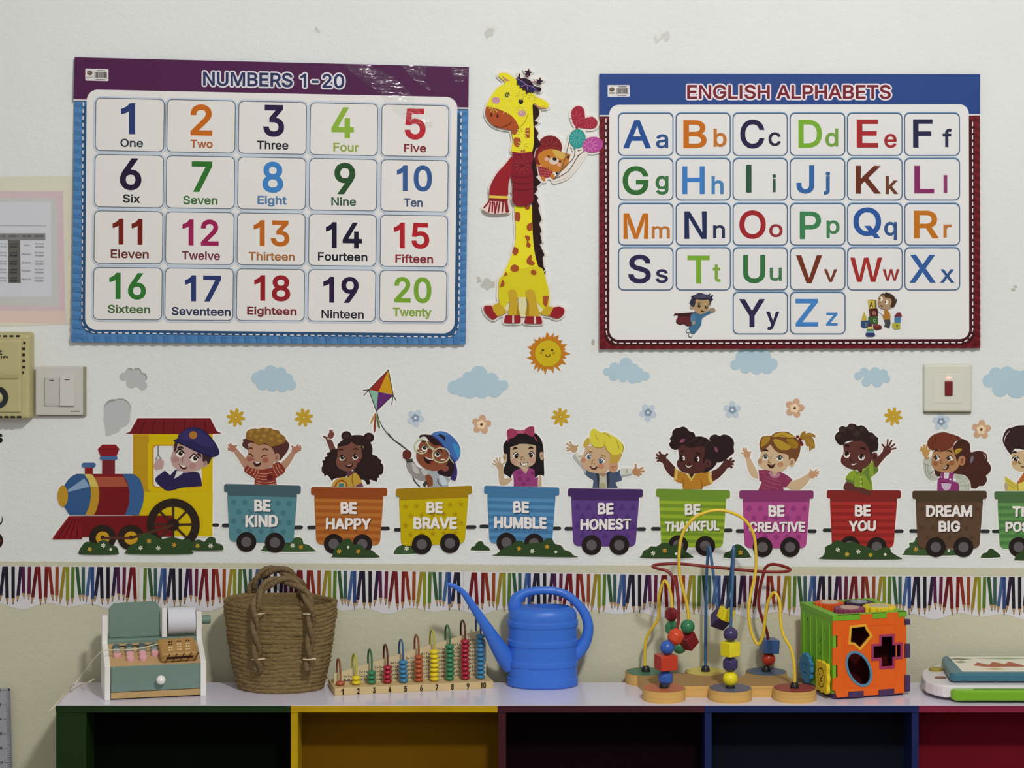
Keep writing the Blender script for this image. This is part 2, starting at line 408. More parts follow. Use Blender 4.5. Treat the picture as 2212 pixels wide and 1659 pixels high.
def glyphs(s):
    """loops of every letter (outer ones run anticlockwise) and the bounding box of the line"""
    if s in TXT:
        return TXT[s]
    out, x = [], 0
    for ch in s:
        if ch == ' ':
            x += 205
            continue
        adv, *cs = INTER[ch].split('|')
        out.append([[(int(v.split(',')[0]) + x, int(v.split(',')[1])) for v in c.split()] for c in cs])
        x += int(adv)
    al = [v for g in out for l in g for v in l]
    TXT[s] = (out, (min(v[0] for v in al), min(v[1] for v in al), max(v[0] for v in al), max(v[1] for v in al)))
    return TXT[s]


def set_text(s, x0, y0, x1, y1, r, grow=0, rounded=False):
    """filled letters in a box with y running up: list of (letter index, copy index, points, triangles)"""
    L, (a0, b0, a1, b1) = glyphs(s)
    x0, x1, y0, y1 = x0 + r, x1 - r, y0 + r, y1 - r
    fx, fy = (x1 - x0) / (a1 - a0), (y1 - y0) / max(1, b1 - b0)
    res = []
    for gi, g in enumerate(L):
        g = [[(x0 + (v[0] - a0) * fx, y0 + (v[1] - b0) * fy) for v in l] for l in g]
        dirs = [(0, 0)]
        if grow or rounded:
            R_ = r + grow
            dirs = [(R_ * cos(2 * pi * i / 16), R_ * sin(2 * pi * i / 16)) for i in range(16)]
            if grow:
                g = [l for l in g if loop_area(l) > 0]
        elif r:
            g = [(l, mitre(l, r)) for l in g]
            g = [m for l, m in g if loop_area(l) * loop_area(m) > 0]
        for o_ in [l for l in g if loop_area(l) > 0]:
            loops = [o_] + [h for h in g if loop_area(h) < 0 and in_loop(h[0], o_)]
            flat = [p for l in loops for p in l]
            tri = tessellate_polygon([[Vector((p[0], p[1], 0)) for p in l] for l in loops])
            for i, d in enumerate(dirs):
                res.append((gi, i, [(p[0] + d[0], p[1] + d[1]) for p in flat], tri))
    return res


class Sticker:
    """layers of print on a sheet on the wall; drawn in photo pixels, built in metres on the wall plane"""
    def __init__(self, name, label, cat, px, py, group=None, base=.0006, step=4e-5, rough=.55, spec=.1, single=False, border='#e2e0dc', bw=4.0):
        self.name, self.tags, self.single = name, (label, cat, group), single
        self.o = wall(px, py)
        self.z, self.step, self.rough, self.spec = base, step, rough, spec
        self.parts, self.order, self.ox, self.oy, self.k = {}, [], 0, 0, 1
        self.border, self.bw = border, bw
        self.root = None if single else thing(name, label, cat, self.o, 0, group)
        if border:
            self.part('backing')
            self.zb, self.nb = self.z, 0
            self.z += 3e-4

    def T(self, ox=0, oy=0, k=1):
        self.ox, self.oy, self.k = ox, oy, k
        return self

    def part(self, name, parent=None, oname=None, label=None):
        if name not in self.parts:
            self.parts[name] = [MB(), parent, oname or name, label]
            self.order.append(name)
        return name

    def px(self, p):
        return (self.ox + p[0] / self.k, self.oy + p[1] / self.k)

    def loc(self, q, z):
        v = wall(*q) - self.o
        return (v.x, -z, v.z)

    def mt(self, c):
        return c if not isinstance(c, str) else pm(c, self.rough, self.spec)

    def raw(self, part, c, qs, fs, dz=None):
        """qs in photo pixels"""
        z = self.z if dz is None else dz
        self.parts[part][0].add([self.loc(q, z) for q in qs], fs, self.mt(c))
        if dz is None:
            self.z += self.step

    def poly(self, part, c, qs, edge=True):
        tri = tessellate_polygon([[Vector((q[0], -q[1], 0)) for q in qs]])
        self.raw(part, c, qs, tri)
        if self.border and edge:
            n = len(qs)
            area = sum(qs[i][0] * qs[(i + 1) % n][1] - qs[(i + 1) % n][0] * qs[i][1] for i in range(n))
            sg = 1 if area > 0 else -1
            out = []
            for i in range(n):
                a, b = qs[i - 1], qs[(i + 1) % n]
                dx, dy = b[0] - a[0], b[1] - a[1]
                l = math.hypot(dx, dy) or 1
                out.append((qs[i][0] + sg * dy / l * self.bw, qs[i][1] - sg * dx / l * self.bw))
            for i in range(n):
                j = (i + 1) % n
                self.nb += 1
                self.raw('backing', self.border, [qs[i], qs[j], out[j], out[i]], [(0, 1, 2, 3)], self.zb + (self.nb % 97) * 2.5e-6)

    def f(self, part, c, s, edge=True, sub=4):
        self.poly(part, c, [self.px(p) for p in spline(pts2(s), True, sub)], edge)

    def F(self, part, c, s, edge=True):
        self.poly(part, c, [self.px(p) for p in pts2(s)], edge)

    def e(self, part, c, cx, cy, rx, ry=None, rot=0, edge=False, n=18):
        ry = rx if ry is None else ry
        a = R(rot)
        self.poly(part, c, [self.px((cx + rx * cos(t) * cos(a) - ry * sin(t) * sin(a), cy + rx * cos(t) * sin(a) + ry * sin(t) * cos(a)))
                            for t in (2 * pi * i / n for i in range(n))], edge)

    def s(self, part, c, wd, s, edge=False, sub=4, taper=False):
        ps = spline(pts2(s), False, sub)
        k = len(ps)
        L, Rr = [], []
        for i, p in enumerate(ps):
            a, b = ps[max(0, i - 1)], ps[min(k - 1, i + 1)]
            dx, dy = b[0] - a[0], b[1] - a[1]
            l = math.hypot(dx, dy) or 1
            h = wd / 2
            if taper:
                h *= .35 + .65 * sin(pi * min(1, max(0, i / (k - 1))))
            L.append((p[0] - dy / l * h, p[1] + dx / l * h))
            Rr.append((p[0] + dy / l * h, p[1] - dx / l * h))
        # round ends
        def cap(p, q):
            mx, my = (p[0] + q[0]) / 2, (p[1] + q[1]) / 2
            r = math.hypot(p[0] - q[0], p[1] - q[1]) / 2
            a0 = math.atan2(p[1] - my, p[0] - mx)
            return [(mx + r * cos(a0 - pi * j / 5), my + r * sin(a0 - pi * j / 5)) for j in range(1, 5)]
        out = L + cap(L[-1], Rr[-1]) + Rr[::-1] + cap(Rr[0], L[0])
        self.poly(part, c, [self.px(p) for p in out], edge)

    def text(self, part, c, s, x0, y0, x1, y1, bold=.036, slope=0, grow=0, dx=0, dy=0, wob=0):
        """fit a line of lettering into a photo-pixel box; strokes thickened by overlaid copies"""
        xm = (x0 + x1) / 2
        z, n = self.z, 1
        for gi, i, vs, fs in set_text(s, x0, -y1, x1, -y0, bold * (y1 - y0), grow, bool(wob)):
            qs = []
            for x, y in vs:
                y = -y
                if wob:
                    y += wob * sin(x * .37)
                    x += wob * .6 * sin(y * .23 + x * .1)
                qs.append(self.px((x + dx, y + (x - xm) * slope + dy)))
            self.raw(part, c, qs, fs, z + (i * 2 + gi % 2) * 3e-6)
            n = max(n, i + 1)
        self.z += max(self.step, n * 6e-6 + 6e-6)

    def done(self):
        objs = {}
        if self.single:
            allm = MB()
            for n in self.order:
                mb = self.parts[n][0]
                for k, m in enumerate(mb.mats):
                    fs = [f for f, i in zip(mb.f, mb.m) if i == k]
                    if fs:
                        allm.add(mb.v, fs, m)
            o = allm.build(self.name, None, self.o, fix=False)
            bm = bmesh.new(); bm.from_mesh(o.data)
            bmesh.ops.delete(bm, geom=[v for v in bm.verts if not v.link_faces], context='VERTS')
            bm.to_mesh(o.data); bm.free()
            face_front(o)
            return tag(o, *self.tags)
        for n in self.order:
            mb, par, on, lab = self.parts[n]
            if not mb.v:
                continue
            o = mb.build(on, objs.get(par, self.root) if par else self.root, fix=False)
            face_front(o)
            if lab:
                o['label'] = lab
            objs[n] = o
        return self.root


def face_front(o):
    me = o.data
    bm = bmesh.new()
    bm.from_mesh(me)
    bm.normal_update()
    flip = [f for f in bm.faces if f.normal.y > 0]
    if flip:
        bmesh.ops.reverse_faces(bm, faces=flip)
    bm.to_mesh(me)
    bm.free()
ES = .70    # light on the things standing on the shelf


def plaster():
    m = bpy.data.materials.new('painted_plaster')
    m.use_nodes = True
    nt = m.node_tree
    N, L = nt.nodes.new, nt.links.new
    b = nt.nodes['Principled BSDF']
    b.inputs['Roughness'].default_value = .62
    b.inputs['Specular IOR Level'].default_value = .2
    tc = N('ShaderNodeTexCoord')
    sx = N('ShaderNodeSeparateXYZ')
    L(tc.outputs['Object'], sx.inputs[0])

    def math_(op, a, c):
        n = N('ShaderNodeMath')
        n.operation = op
        for i, v in enumerate((a, c)):
            if isinstance(v, (int, float)):
                n.inputs[i].default_value = v
            else:
                L(v, n.inputs[i])
        return n.outputs[0]

    def noise(scale, detail=3, stretch=(1, 1, 1), rot=0, rough=.55):
        mp = N('ShaderNodeMapping')
        mp.inputs['Scale'].default_value = stretch
        mp.inputs['Rotation'].default_value = (0, rot, 0)
        L(tc.outputs['Object'], mp.inputs[0])
        n = N('ShaderNodeTexNoise')
        n.inputs['Scale'].default_value = scale
        n.inputs['Detail'].default_value = detail
        n.inputs['Roughness'].default_value = rough
        L(mp.outputs[0], n.inputs['Vector'])
        return n.outputs[0]
    # paint line between the white upper and the cream lower wall
    edge = math_('ADD', sx.outputs[2], math_('MULTIPLY', sx.outputs[0], .0065))
    edge = math_('ADD', edge, math_('MULTIPLY', math_('SUBTRACT', noise(160), .5), .003))
    fac = math_('GREATER_THAN', edge, .9040)
    big = noise(2.2, 5)
    mx = N('ShaderNodeMix'); mx.data_type = 'RGBA'
    mx.inputs[6].default_value = (.72, .73, .71, 1)
    mx.inputs[7].default_value = (.83, .845, .83, 1)
    L(big, mx.inputs[0])
    ml = N('ShaderNodeMix'); ml.data_type = 'RGBA'
    ml.inputs[6].default_value = (.57, .545, .39, 1)
    ml.inputs[7].default_value = (.65, .625, .465, 1)
    L(big, ml.inputs[0])
    mm = N('ShaderNodeMix'); mm.data_type = 'RGBA'
    L(fac, mm.inputs[0]); L(ml.outputs[2], mm.inputs[6]); L(mx.outputs[2], mm.inputs[7])
    L(mm.outputs[2], b.inputs['Base Color'])
    h = math_('ADD', math_('MULTIPLY', noise(300, 4, (1, 1, 1.4), R(38)), .5), math_('MULTIPLY', noise(70, 5, (1, 1, 1.25), R(-30)), .8))
    h = math_('ADD', h, math_('MULTIPLY', noise(9, 3), 1.2))
    bp = N('ShaderNodeBump')
    bp.inputs['Strength'].default_value = .3
    bp.inputs['Distance'].default_value = .0045
    L(h, bp.inputs['Height'])
    L(bp.outputs[0], b.inputs['Normal'])
    return m


PL = plaster()
mb = MB(); mb.box((-3, 0, 0), (3, .12, 3.0), PL)
WALL = tag(mb.build('wall_back'), 'white plaster wall with cream painted lower part', 'wall', kind='structure')
mb = MB(); mb.box((-3, -6, -.1), (3, .12, 0), pm('#8a8378', .5, .3, .9, var=.15, vscale=6))
tag(mb.build('floor'), 'plain grey floor under the shelf', 'floor', kind='structure')
mb = MB(); mb.box((-3, -6, 3.0), (3, .12, 3.1), pm('#e2e0da', .7, .1, .95))
tag(mb.build('ceiling'), 'white ceiling above the wall', 'ceiling', kind='structure')

# ---------------------------------------------------------------- cubby shelf
FD, BD = .214, .040          # front and back of the shelf, from the wall
fx = lambda x: (x - CX) * S * (1 - FD / D)
sh = thing('cubby_shelf', 'low cubby shelf with white laminate top and green, yellow, maroon, navy and crimson compartments', 'shelf', (fx(1250), -FD, 0))
sh0 = sh.location.copy()


def sbox(name, a, b, m, bevel=0, parent=None, label=None):
    mb = MB()
    mb.box(Vector(a) - sh0, Vector(b) - sh0, m)
    o = mb.build(name, parent or sh, bevel=bevel)
    if label:
        o['label'] = label
    return o


X0, X1, TH = fx(120), fx(2460), .0122
LAM = pm('#c6c2d0', .16, .5, .78, var=.05, vscale=9, name='white_laminate')
sbox('top_board', (X0, -FD, SHELF - .0012), (X1, -BD, SHELF), LAM)
wood = pm('#20180f', .6, .2, ES)
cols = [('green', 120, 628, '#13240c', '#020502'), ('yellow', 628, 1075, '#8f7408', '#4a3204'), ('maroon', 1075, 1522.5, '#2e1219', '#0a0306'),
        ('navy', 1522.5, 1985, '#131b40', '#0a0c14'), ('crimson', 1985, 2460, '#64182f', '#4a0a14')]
MC = {c: (pm(a, .45, .15, .55, var=.18, vscale=25), pm(b, .7, .03, .45, var=.12, vscale=8)) for c, _, _, a, b in cols}  # second of each pair: compartment back, its colour darkened to hold the shade inside
for c, a, b, _, _ in cols:
    sbox('edge_band', (fx(a), -FD, SHELF - TH), (fx(b) - .0004, -BD, SHELF - .0012), MC[c][0], label=c + ' painted top edge')
for c, a, b in (('green', 121, 186), ('yellow', 628, 643), ('maroon', 1077, 1093), ('navy', 1522.5, 1537.5), ('navy', 1970, 1984.5), ('crimson', 2445, 2459)):
    sbox('divider', (fx(a), -FD + .0012, .06), (fx(b), -BD, SHELF - TH), MC[c][0], label=c + ' upright panel')
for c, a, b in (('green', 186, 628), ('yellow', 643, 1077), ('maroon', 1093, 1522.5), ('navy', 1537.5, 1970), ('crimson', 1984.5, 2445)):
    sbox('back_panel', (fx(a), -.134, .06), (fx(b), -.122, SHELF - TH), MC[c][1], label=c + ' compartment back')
sbox('bottom_board', (X0, -FD, .04), (X1, -BD, .06), wood)
sbox('plinth', (X0 + .02, -FD + .02, 0), (X1 - .02, -BD - .01, .04), wood)
# ---------------------------------------------------------------- two printed wall charts
def bil(c, u, v):
    return tuple((c[0][k] * (1 - u) + c[1][k] * u) * (1 - v) + (c[3][k] * (1 - u) + c[2][k] * u) * v for k in (0, 1))


def dashes(st, part, col, path, ln, gap, wd):
    """broken line along photo-pixel points"""
    acc, on, cur = 0, True, [path[0]]
    for a, b in zip(path, path[1:]):
        a, b = Vector(a), Vector(b)
        L = (b - a).length
        t = 0
        while L - t > 1e-6:
            need = (ln if on else gap) - acc
            stp = min(need, L - t)
            t += stp; acc += stp
            q = a.lerp(b, t / L)
            if on:
                cur.append((q.x, q.y))
            if acc >= (ln if on else gap) - 1e-6:
                if on and len(cur) > 1:
                    for p, r in zip(cur, cur[1:]):
                        d = (Vector(r) - Vector(p))
                        if d.length < 1e-6:
                            continue
                        n = Vector((-d.y, d.x)).normalized() * wd / 2
                        z = st.z
                        st.raw(part, col, [(p[0] + n.x, p[1] + n.y), (r[0] + n.x, r[1] + n.y), (r[0] - n.x, r[1] - n.y), (p[0] - n.x, p[1] - n.y)], [(0, 1, 2, 3)], z)
                on = not on; acc = 0; cur = [(q.x, q.y)]
    st.z += st.step


def ring(st, part, col, outer, inner):
    n = len(outer)
    st.raw(part, col, list(outer) + list(inner), [(i, (i + 1) % n, n + (i + 1) % n, n + i) for i in range(n)])


PAPER = None


def gloss_paper(h, crease=False):
    """laminated print with a crumpled film near one corner"""
    m = pm(h, .42, .12, EW, coat=.08).copy()
    m.name = 'laminated_print'
    nt = m.node_tree
    N, L = nt.nodes.new, nt.links.new
    tc = N('ShaderNodeTexCoord')
    n = N('ShaderNodeTexNoise')
    n.inputs['Scale'].default_value = 14
    n.inputs['Detail'].default_value = 2
    L(tc.outputs['Object'], n.inputs['Vector'])
    bp = N('ShaderNodeBump')
    bp.inputs['Strength'].default_value = .12
    bp.inputs['Distance'].default_value = .003
    L(n.outputs[0], bp.inputs['Height'])
    L(bp.outputs[0], nt.nodes['Principled BSDF'].inputs['Normal'])
    return m


def barcode(st, x0, y0, x1, y1, sl):
    st.part('barcode_label')
    W, H = x1 - x0, y1 - y0
    q = lambda u, v: (x0 + u * W, y0 + v * H + (u - .5) * W * sl)
    st.poly('barcode_label', '#cfcac8', rrect([q(0, 0), q(1, 0), q(1, 1), q(0, 1)], 2))
    st.poly('barcode_label', '#5a4a40', [q(.19 + .13 * cos(a), .37 + .2 * sin(a)) for a in (i * pi / 3 + .5 for i in range(6))])
    st.poly('barcode_label', '#857468', [q(.16 + .05 * cos(a), .34 + .07 * sin(a)) for a in (i * pi / 3 for i in range(6))])
    for a, b in ((.60, .66), (.72, .76)):
        st.poly('barcode_label', '#8a8684', [q(.05, a), q(.32, a), q(.32, b), q(.05, b)])
    st.poly('barcode_label', '#7a7674', [q(.5, .1), q(.86, .1), q(.86, .19), q(.5, .19)])
    st.poly('barcode_label', '#7a7674', [q(.45, .85), q(.86, .85), q(.86, .93), q(.45, .93)])
    rr = random.Random(3)
    u = .4
    while u < .94:
        wd = rr.choice((.012, .018, .03))
        lo = .8 if u < .43 or u > .9 else .74
        st.poly('barcode_label', '#35332f', [q(u, .26), q(u + wd, .26), q(u + wd, lo), q(u, lo)])
        u += wd + rr.choice((.012, .018))


def chart(st, C, header, hline, white_c, panel, pr, side, dark, dash, inner, dashpath, stripe):
    """sheet, header band, patterned frame, dashed line and white panel"""
    st.part('sheet')
    st.poly('sheet', gloss_paper(side), C)
    st.part('border')
    # shaded stripes across the frame
    for a, b, c2, d2 in stripe:
        st.poly('border', gloss_paper(dark[1]), [a, b, c2, d2])
    st.part('header')
    st.poly('header', gloss_paper(header), [C[0], C[1], hline[1], hline[0]])
    st.poly('header', '#c9c2c4', [hline[0], hline[1], (hline[1][0], hline[1][1] + 3.4), (hline[0][0], hline[0][1] + 3.4)])
    st.poly('border', dark[0], inner)
    dashes(st, 'border', '#cfc9cb', dashpath, dash[0], dash[1], 2.4)
    st.part('panel')
    st.poly('panel', gloss_paper(white_c), rrect(panel, pr, 7))


# ---- numbers
st = Sticker('numbers_poster', 'laminated Numbers 1-20 chart with purple header and blue border, left on the wall', 'poster', 585, 740, base=.0012, step=3e-5, border=None)
C1 = [(163, 124), (1013, 145), (1006, 743), (157, 738)]
pan = [(189, 193.5), (988.5, 210), (982, 719.5), (186.5, 711)]
stripes = []
for i in range(26):
    v = i / 26
    a, b = bil(C1, 0, .16 + .84 * v), bil(C1, 0, .16 + .84 * (v + .018))
    stripes.append((a, (181, a[1] + 3), (181, b[1] + 3), b))
    a, b = bil(C1, 1, .16 + .84 * v), bil(C1, 1, .16 + .84 * (v + .018))
    stripes.append((a, (996, a[1] + 3), (996, b[1] + 3), b))
for i in range(34):
    v = i / 34
    a, b = bil(C1, v, 1), bil(C1, v + .013, 1)
    stripes.append((a, (a[0] - 2, 724), (b[0] - 2, 724), b))
inner = rrect([(181, 218), (997, 236), (990.5, 727), (179.5, 717.5)], 24, 6)
dp = [(181.5, 221), (179.7, 690)] + [(179.7 + 24 - 24 * cos(R(t)), 690 + 26 * sin(R(t))) for t in (20, 45, 70)] + [(206, 717.5), (965, 727)] + \
     [(966 + 24 * sin(R(t)), 701 + 26 * cos(R(t))) for t in (20, 45, 70)] + [(991, 698), (996.5, 240)]
chart(st, C1, '#4a1f45', [(160.5, 214.5), (1012, 232.5)], '#d6d3d0', pan, 24, '#4c7cac', ('#2b4c70', '#426f9f'), (8.5, 6.3), inner, dp, stripes)
barcode(st, 186, 149, 236, 175, .03)
st.part('title', label='NUMBERS 1-20 title in white outlined navy capitals')
for gr, c in ((3.3, '#cfcbd2'), (0, '#2f3558')):
    st.text('title', c, 'NUMBERS 1-20', 440, 157.5, 744.5, 188.5, slope=.0195, grow=gr)
NUM = [('1', '#2b3a6b', (263, 223, 294, 290), 'One', '#2f3540', (262, 300, 311, 318)),
       ('2', '#b8601a', (413, 226, 460, 293), 'Two', '#a2552a', (413, 302, 461, 320)),
       ('3', '#2c2040', (570, 227, 615, 296), 'Three', '#26242c', (556.5, 304.5, 624, 323)),
       ('4', '#83a63a', (717, 232, 765, 299), 'Four', '#8a9a4a', (721, 309, 776, 328)),
       ('5', '#ac2a34', (875, 235, 920, 302), 'Five', '#7a2a30', (873, 311, 921, 329)),
       ('6', '#281c36', (261, 342, 307.6, 411), 'Six', '#222028', (267.6, 419.5, 304.5, 438)),
       ('7', '#2f6b2c', (416, 348.6, 460, 414.7), 'Seven', '#3f6b3c', (397.5, 423, 471.4, 441.8)),
       ('8', '#3d7ab8', (568, 349, 613.4, 416.5), 'Eight', '#4f739c', (557.7, 422.8, 620.5, 446.3)),
       ('9', '#2a4d2c', (723.5, 351.4, 768.6, 419.7), 'Nine', '#36523a', (716.7, 425.8, 770, 444.3)),
       ('10', '#34568a', (858, 357, 933.7, 413.4), 'Ten', '#3f5070', (873, 428.4, 913.4, 446.8)),
       ('11', '#6b2018', (245.6, 472.4, 310, 528), 'Eleven', '#5c2620', (241.8, 539, 323.5, 557.7)),
       ('12', '#8f1f4d', (396, 473.7, 474, 530), 'Twelve', '#6b2a40', (395, 542.5, 477, 561)),
       ('13', '#b0601f', (549.4, 475.7, 626.8, 532), 'Thirteen', '#9a6436', (538.5, 544, 638, 562.8)),
       ('14', '#1e1a30', (705, 480, 783, 535.7), 'Fourteen', '#221f28', (688, 545, 794.4, 563.5)),
       ('15', '#a3222a', (851.4, 481, 928, 537), 'Fifteen', '#7c2830', (854.7, 549, 936, 568)),
       ('16', '#2f6e2e', (238.7, 588.9, 317.7, 646.3), 'Sixteen', '#44623a', (235.4, 657.7, 326.6, 676)),
       ('17', '#283566', (401.8, 594.4, 479.2, 650.4), 'Seventeen', '#2c3350', (373, 662.8, 500, 681)),
       ('18', '#8a1f28', (550.9, 593.4, 628.6, 650), 'Eighteen', '#6f2a2c', (535.5, 662, 642, 683.8)),
       ('19', '#2c1b3a', (699.5, 597, 776, 653.4), 'Ninteen', '#28222e', (695.7, 668.6, 786.8, 687)),
       ('20', '#6f9a33', (852.7, 598, 932.4, 654), 'Twenty', '#7f9a3e', (849.4, 664, 932.4, 687.6))]
for i, (a, ca, ba, b, cb, bb) in enumerate(NUM):
    col, row = i % 5, i // 5
    u0, u1 = (46 + 154.2 * col) / 850, (195.2 + 153.4 * col) / 850
    v0, v1 = (84 + 119 * row) / 600, (196.6 + 118.7 * row) / 600
    q = [bil(C1, u0, v0), bil(C1, u1, v0), bil(C1, u1, v1), bil(C1, u0, v1)]
    n = 'card' + a
    st.part(n, None, 'number_card', label='card %s %s' % (a, b))
    st.part(n + 'n', n, 'numeral'); st.part(n + 'w', n, 'number_word')
    z0 = st.z
    g = [(-1.8, -1.8), (1.8, -1.8), (1.8, 1.8), (-1.8, 1.8)]
    ring(st, n, '#b9c2cd', rrect([(p[0] + 1.9 * d[0], p[1] + 1.9 * d[1]) for p, d in zip(q, g)], 15), rrect(q, 12))
    ring(st, n, '#59626d', rrect(q, 12), rrect([(p[0] - d[0], p[1] - d[1]) for p, d in zip(q, g)], 10.5))
    st.poly(n, '#d4d1cd', rrect([(p[0] - d[0], p[1] - d[1]) for p, d in zip(q, g)], 10.5))
    st.text(n + 'n', ca, a, *ba, bold=.036, slope=.018)
    st.text(n + 'w', cb, b, *bb, bold=.038, slope=.018)
    if i < 19:
        st.z = z0
# the laminating film has lifted and crumpled at the upper right
film = bpy.data.materials.new('crumpled_film')
film.use_nodes = True
nt = film.node_tree
nt.nodes.remove(nt.nodes['Principled BSDF'])
gl, trn, mxs = nt.nodes.new('ShaderNodeBsdfGlossy'), nt.nodes.new('ShaderNodeBsdfTransparent'), nt.nodes.new('ShaderNodeMixShader')
gl.inputs['Roughness'].default_value = .2
mxs.inputs[0].default_value = .07
nt.links.new(trn.outputs[0], mxs.inputs[1]); nt.links.new(gl.outputs[0], mxs.inputs[2])
nt.links.new(mxs.outputs[0], nt.nodes['Material Output'].inputs[0])
tc, nz, mpn, bmp = (nt.nodes.new('ShaderNode' + k) for k in ('TexCoord', 'TexNoise', 'Mapping', 'Bump'))
mpn.inputs['Rotation'].default_value = (0, R(-38), 0)
mpn.inputs['Scale'].default_value = (9, 9, 32)
nt.links.new(tc.outputs['Object'], mpn.inputs[0]); nt.links.new(mpn.outputs[0], nz.inputs['Vector'])
nz.inputs['Scale'].default_value = 1.0
nz.inputs['Detail'].default_value = 4
bmp.inputs['Strength'].default_value = 1
bmp.inputs['Distance'].default_value = .026
nt.links.new(nz.outputs[0], bmp.inputs['Height']); nt.links.new(bmp.outputs[0], gl.inputs['Normal'])
st.T()
st.part('film_crease', label='crumpled glossy film')
st.f('film_crease', film, '740,141! 800,141! 850,168 885,200 905,240 935,268 925,280 880,262 840,232 815,198 780,172')
st.f('film_crease', film, '868,142! 922,143! 920,170 930,195 912,185 890,168')
st.f('film_crease', film, '975,146! 1011,148! 1008,170 985,178')
numbers = st.done()
# the sheet hangs from its top edge and stands a little off the wall below
numbers.rotation_euler = (R(-.62), 0, R(.10))
numbers.location.y = -.0085

# ---- alphabet
st = Sticker('alphabet_poster', 'laminated English Alphabets chart with blue header and striped red border, right on the wall', 'poster', 1705, 752, base=.0012, step=3e-5, border=None)
C2 = [(1294.5, 159.5), (2115.5, 160.5), (2115.5, 751), (1294.5, 753.5)]
pan = [(1315.8, 226.8), (2091, 225.6), (2091, 731.3), (1315.8, 733)]
stripes = []
for i in range(28):
    v = .16 + .84 * i / 28
    a, b = bil(C2, 0, v), bil(C2, 0, v + .016)
    stripes.append(((a[0], a[1] + 6), (1307, a[1] - 2), (1307, b[1] - 2), (b[0], b[1] + 6)))
    a, b = bil(C2, 1, v), bil(C2, 1, v + .016)
    stripes.append(((a[0], a[1] + 3), (2101, a[1] - 2), (2101, b[1] - 2), (b[0], b[1] + 3)))
for i in range(38):
    a, b = bil(C2, i / 38, 1), bil(C2, i / 38 + .012, 1)
    stripes.append(((a[0], a[1]), (a[0] + 6, 742), (b[0] + 6, 742), (b[0], b[1])))
inner = rrect([(1306, 252), (2102, 252), (2102, 742), (1306, 743.5)], 24, 6)
dp = [(1308.6, 256), (1308.6, 712)] + [(1308.6 + 26 - 26 * cos(R(t)), 712 + 28 * sin(R(t))) for t in (25, 50, 75)] + [(1336, 740.5), (2072, 739)] + \
     [(2072 + 26 * sin(R(t)), 711 + 28 * cos(R(t))) for t in (15, 40, 65)] + [(2098.6, 710), (2099, 256)]
chart(st, C2, '#26417c', [(1294.5, 248.5), (2115.5, 246.5)], '#d5d3d1', pan, 20, '#6b1c22', ('#3c1418', '#581318'), (9, 5.3), inner, dp, stripes)
barcode(st, 1312.3, 184, 1359.5, 209.3, 0)
st.part('title', label='ENGLISH ALPHABETS title in white outlined dark red capitals')
for gr, c in ((3.2, '#d8cdd2'), (0, '#6d2530')):
    st.text('title', c, 'ENGLISH ALPHABETS', 1483.6, 183.5, 1923, 214.5, grow=gr)
o3, o4, o5, o6 = (1280, 140), (1730, 140), (1280, 480), (1730, 480)


def bx(x0, ox, y0, oy, x1, ox1, y1, oy1):
    k = 4.608
    return (ox[0] + x0 / k, oy[1] + y0 / k, ox1[0] + x1 / k, oy1[1] + y1 / k)


def b1(o, *q):
    return bx(q[0], o, q[1], o, q[2], o, q[3], o)


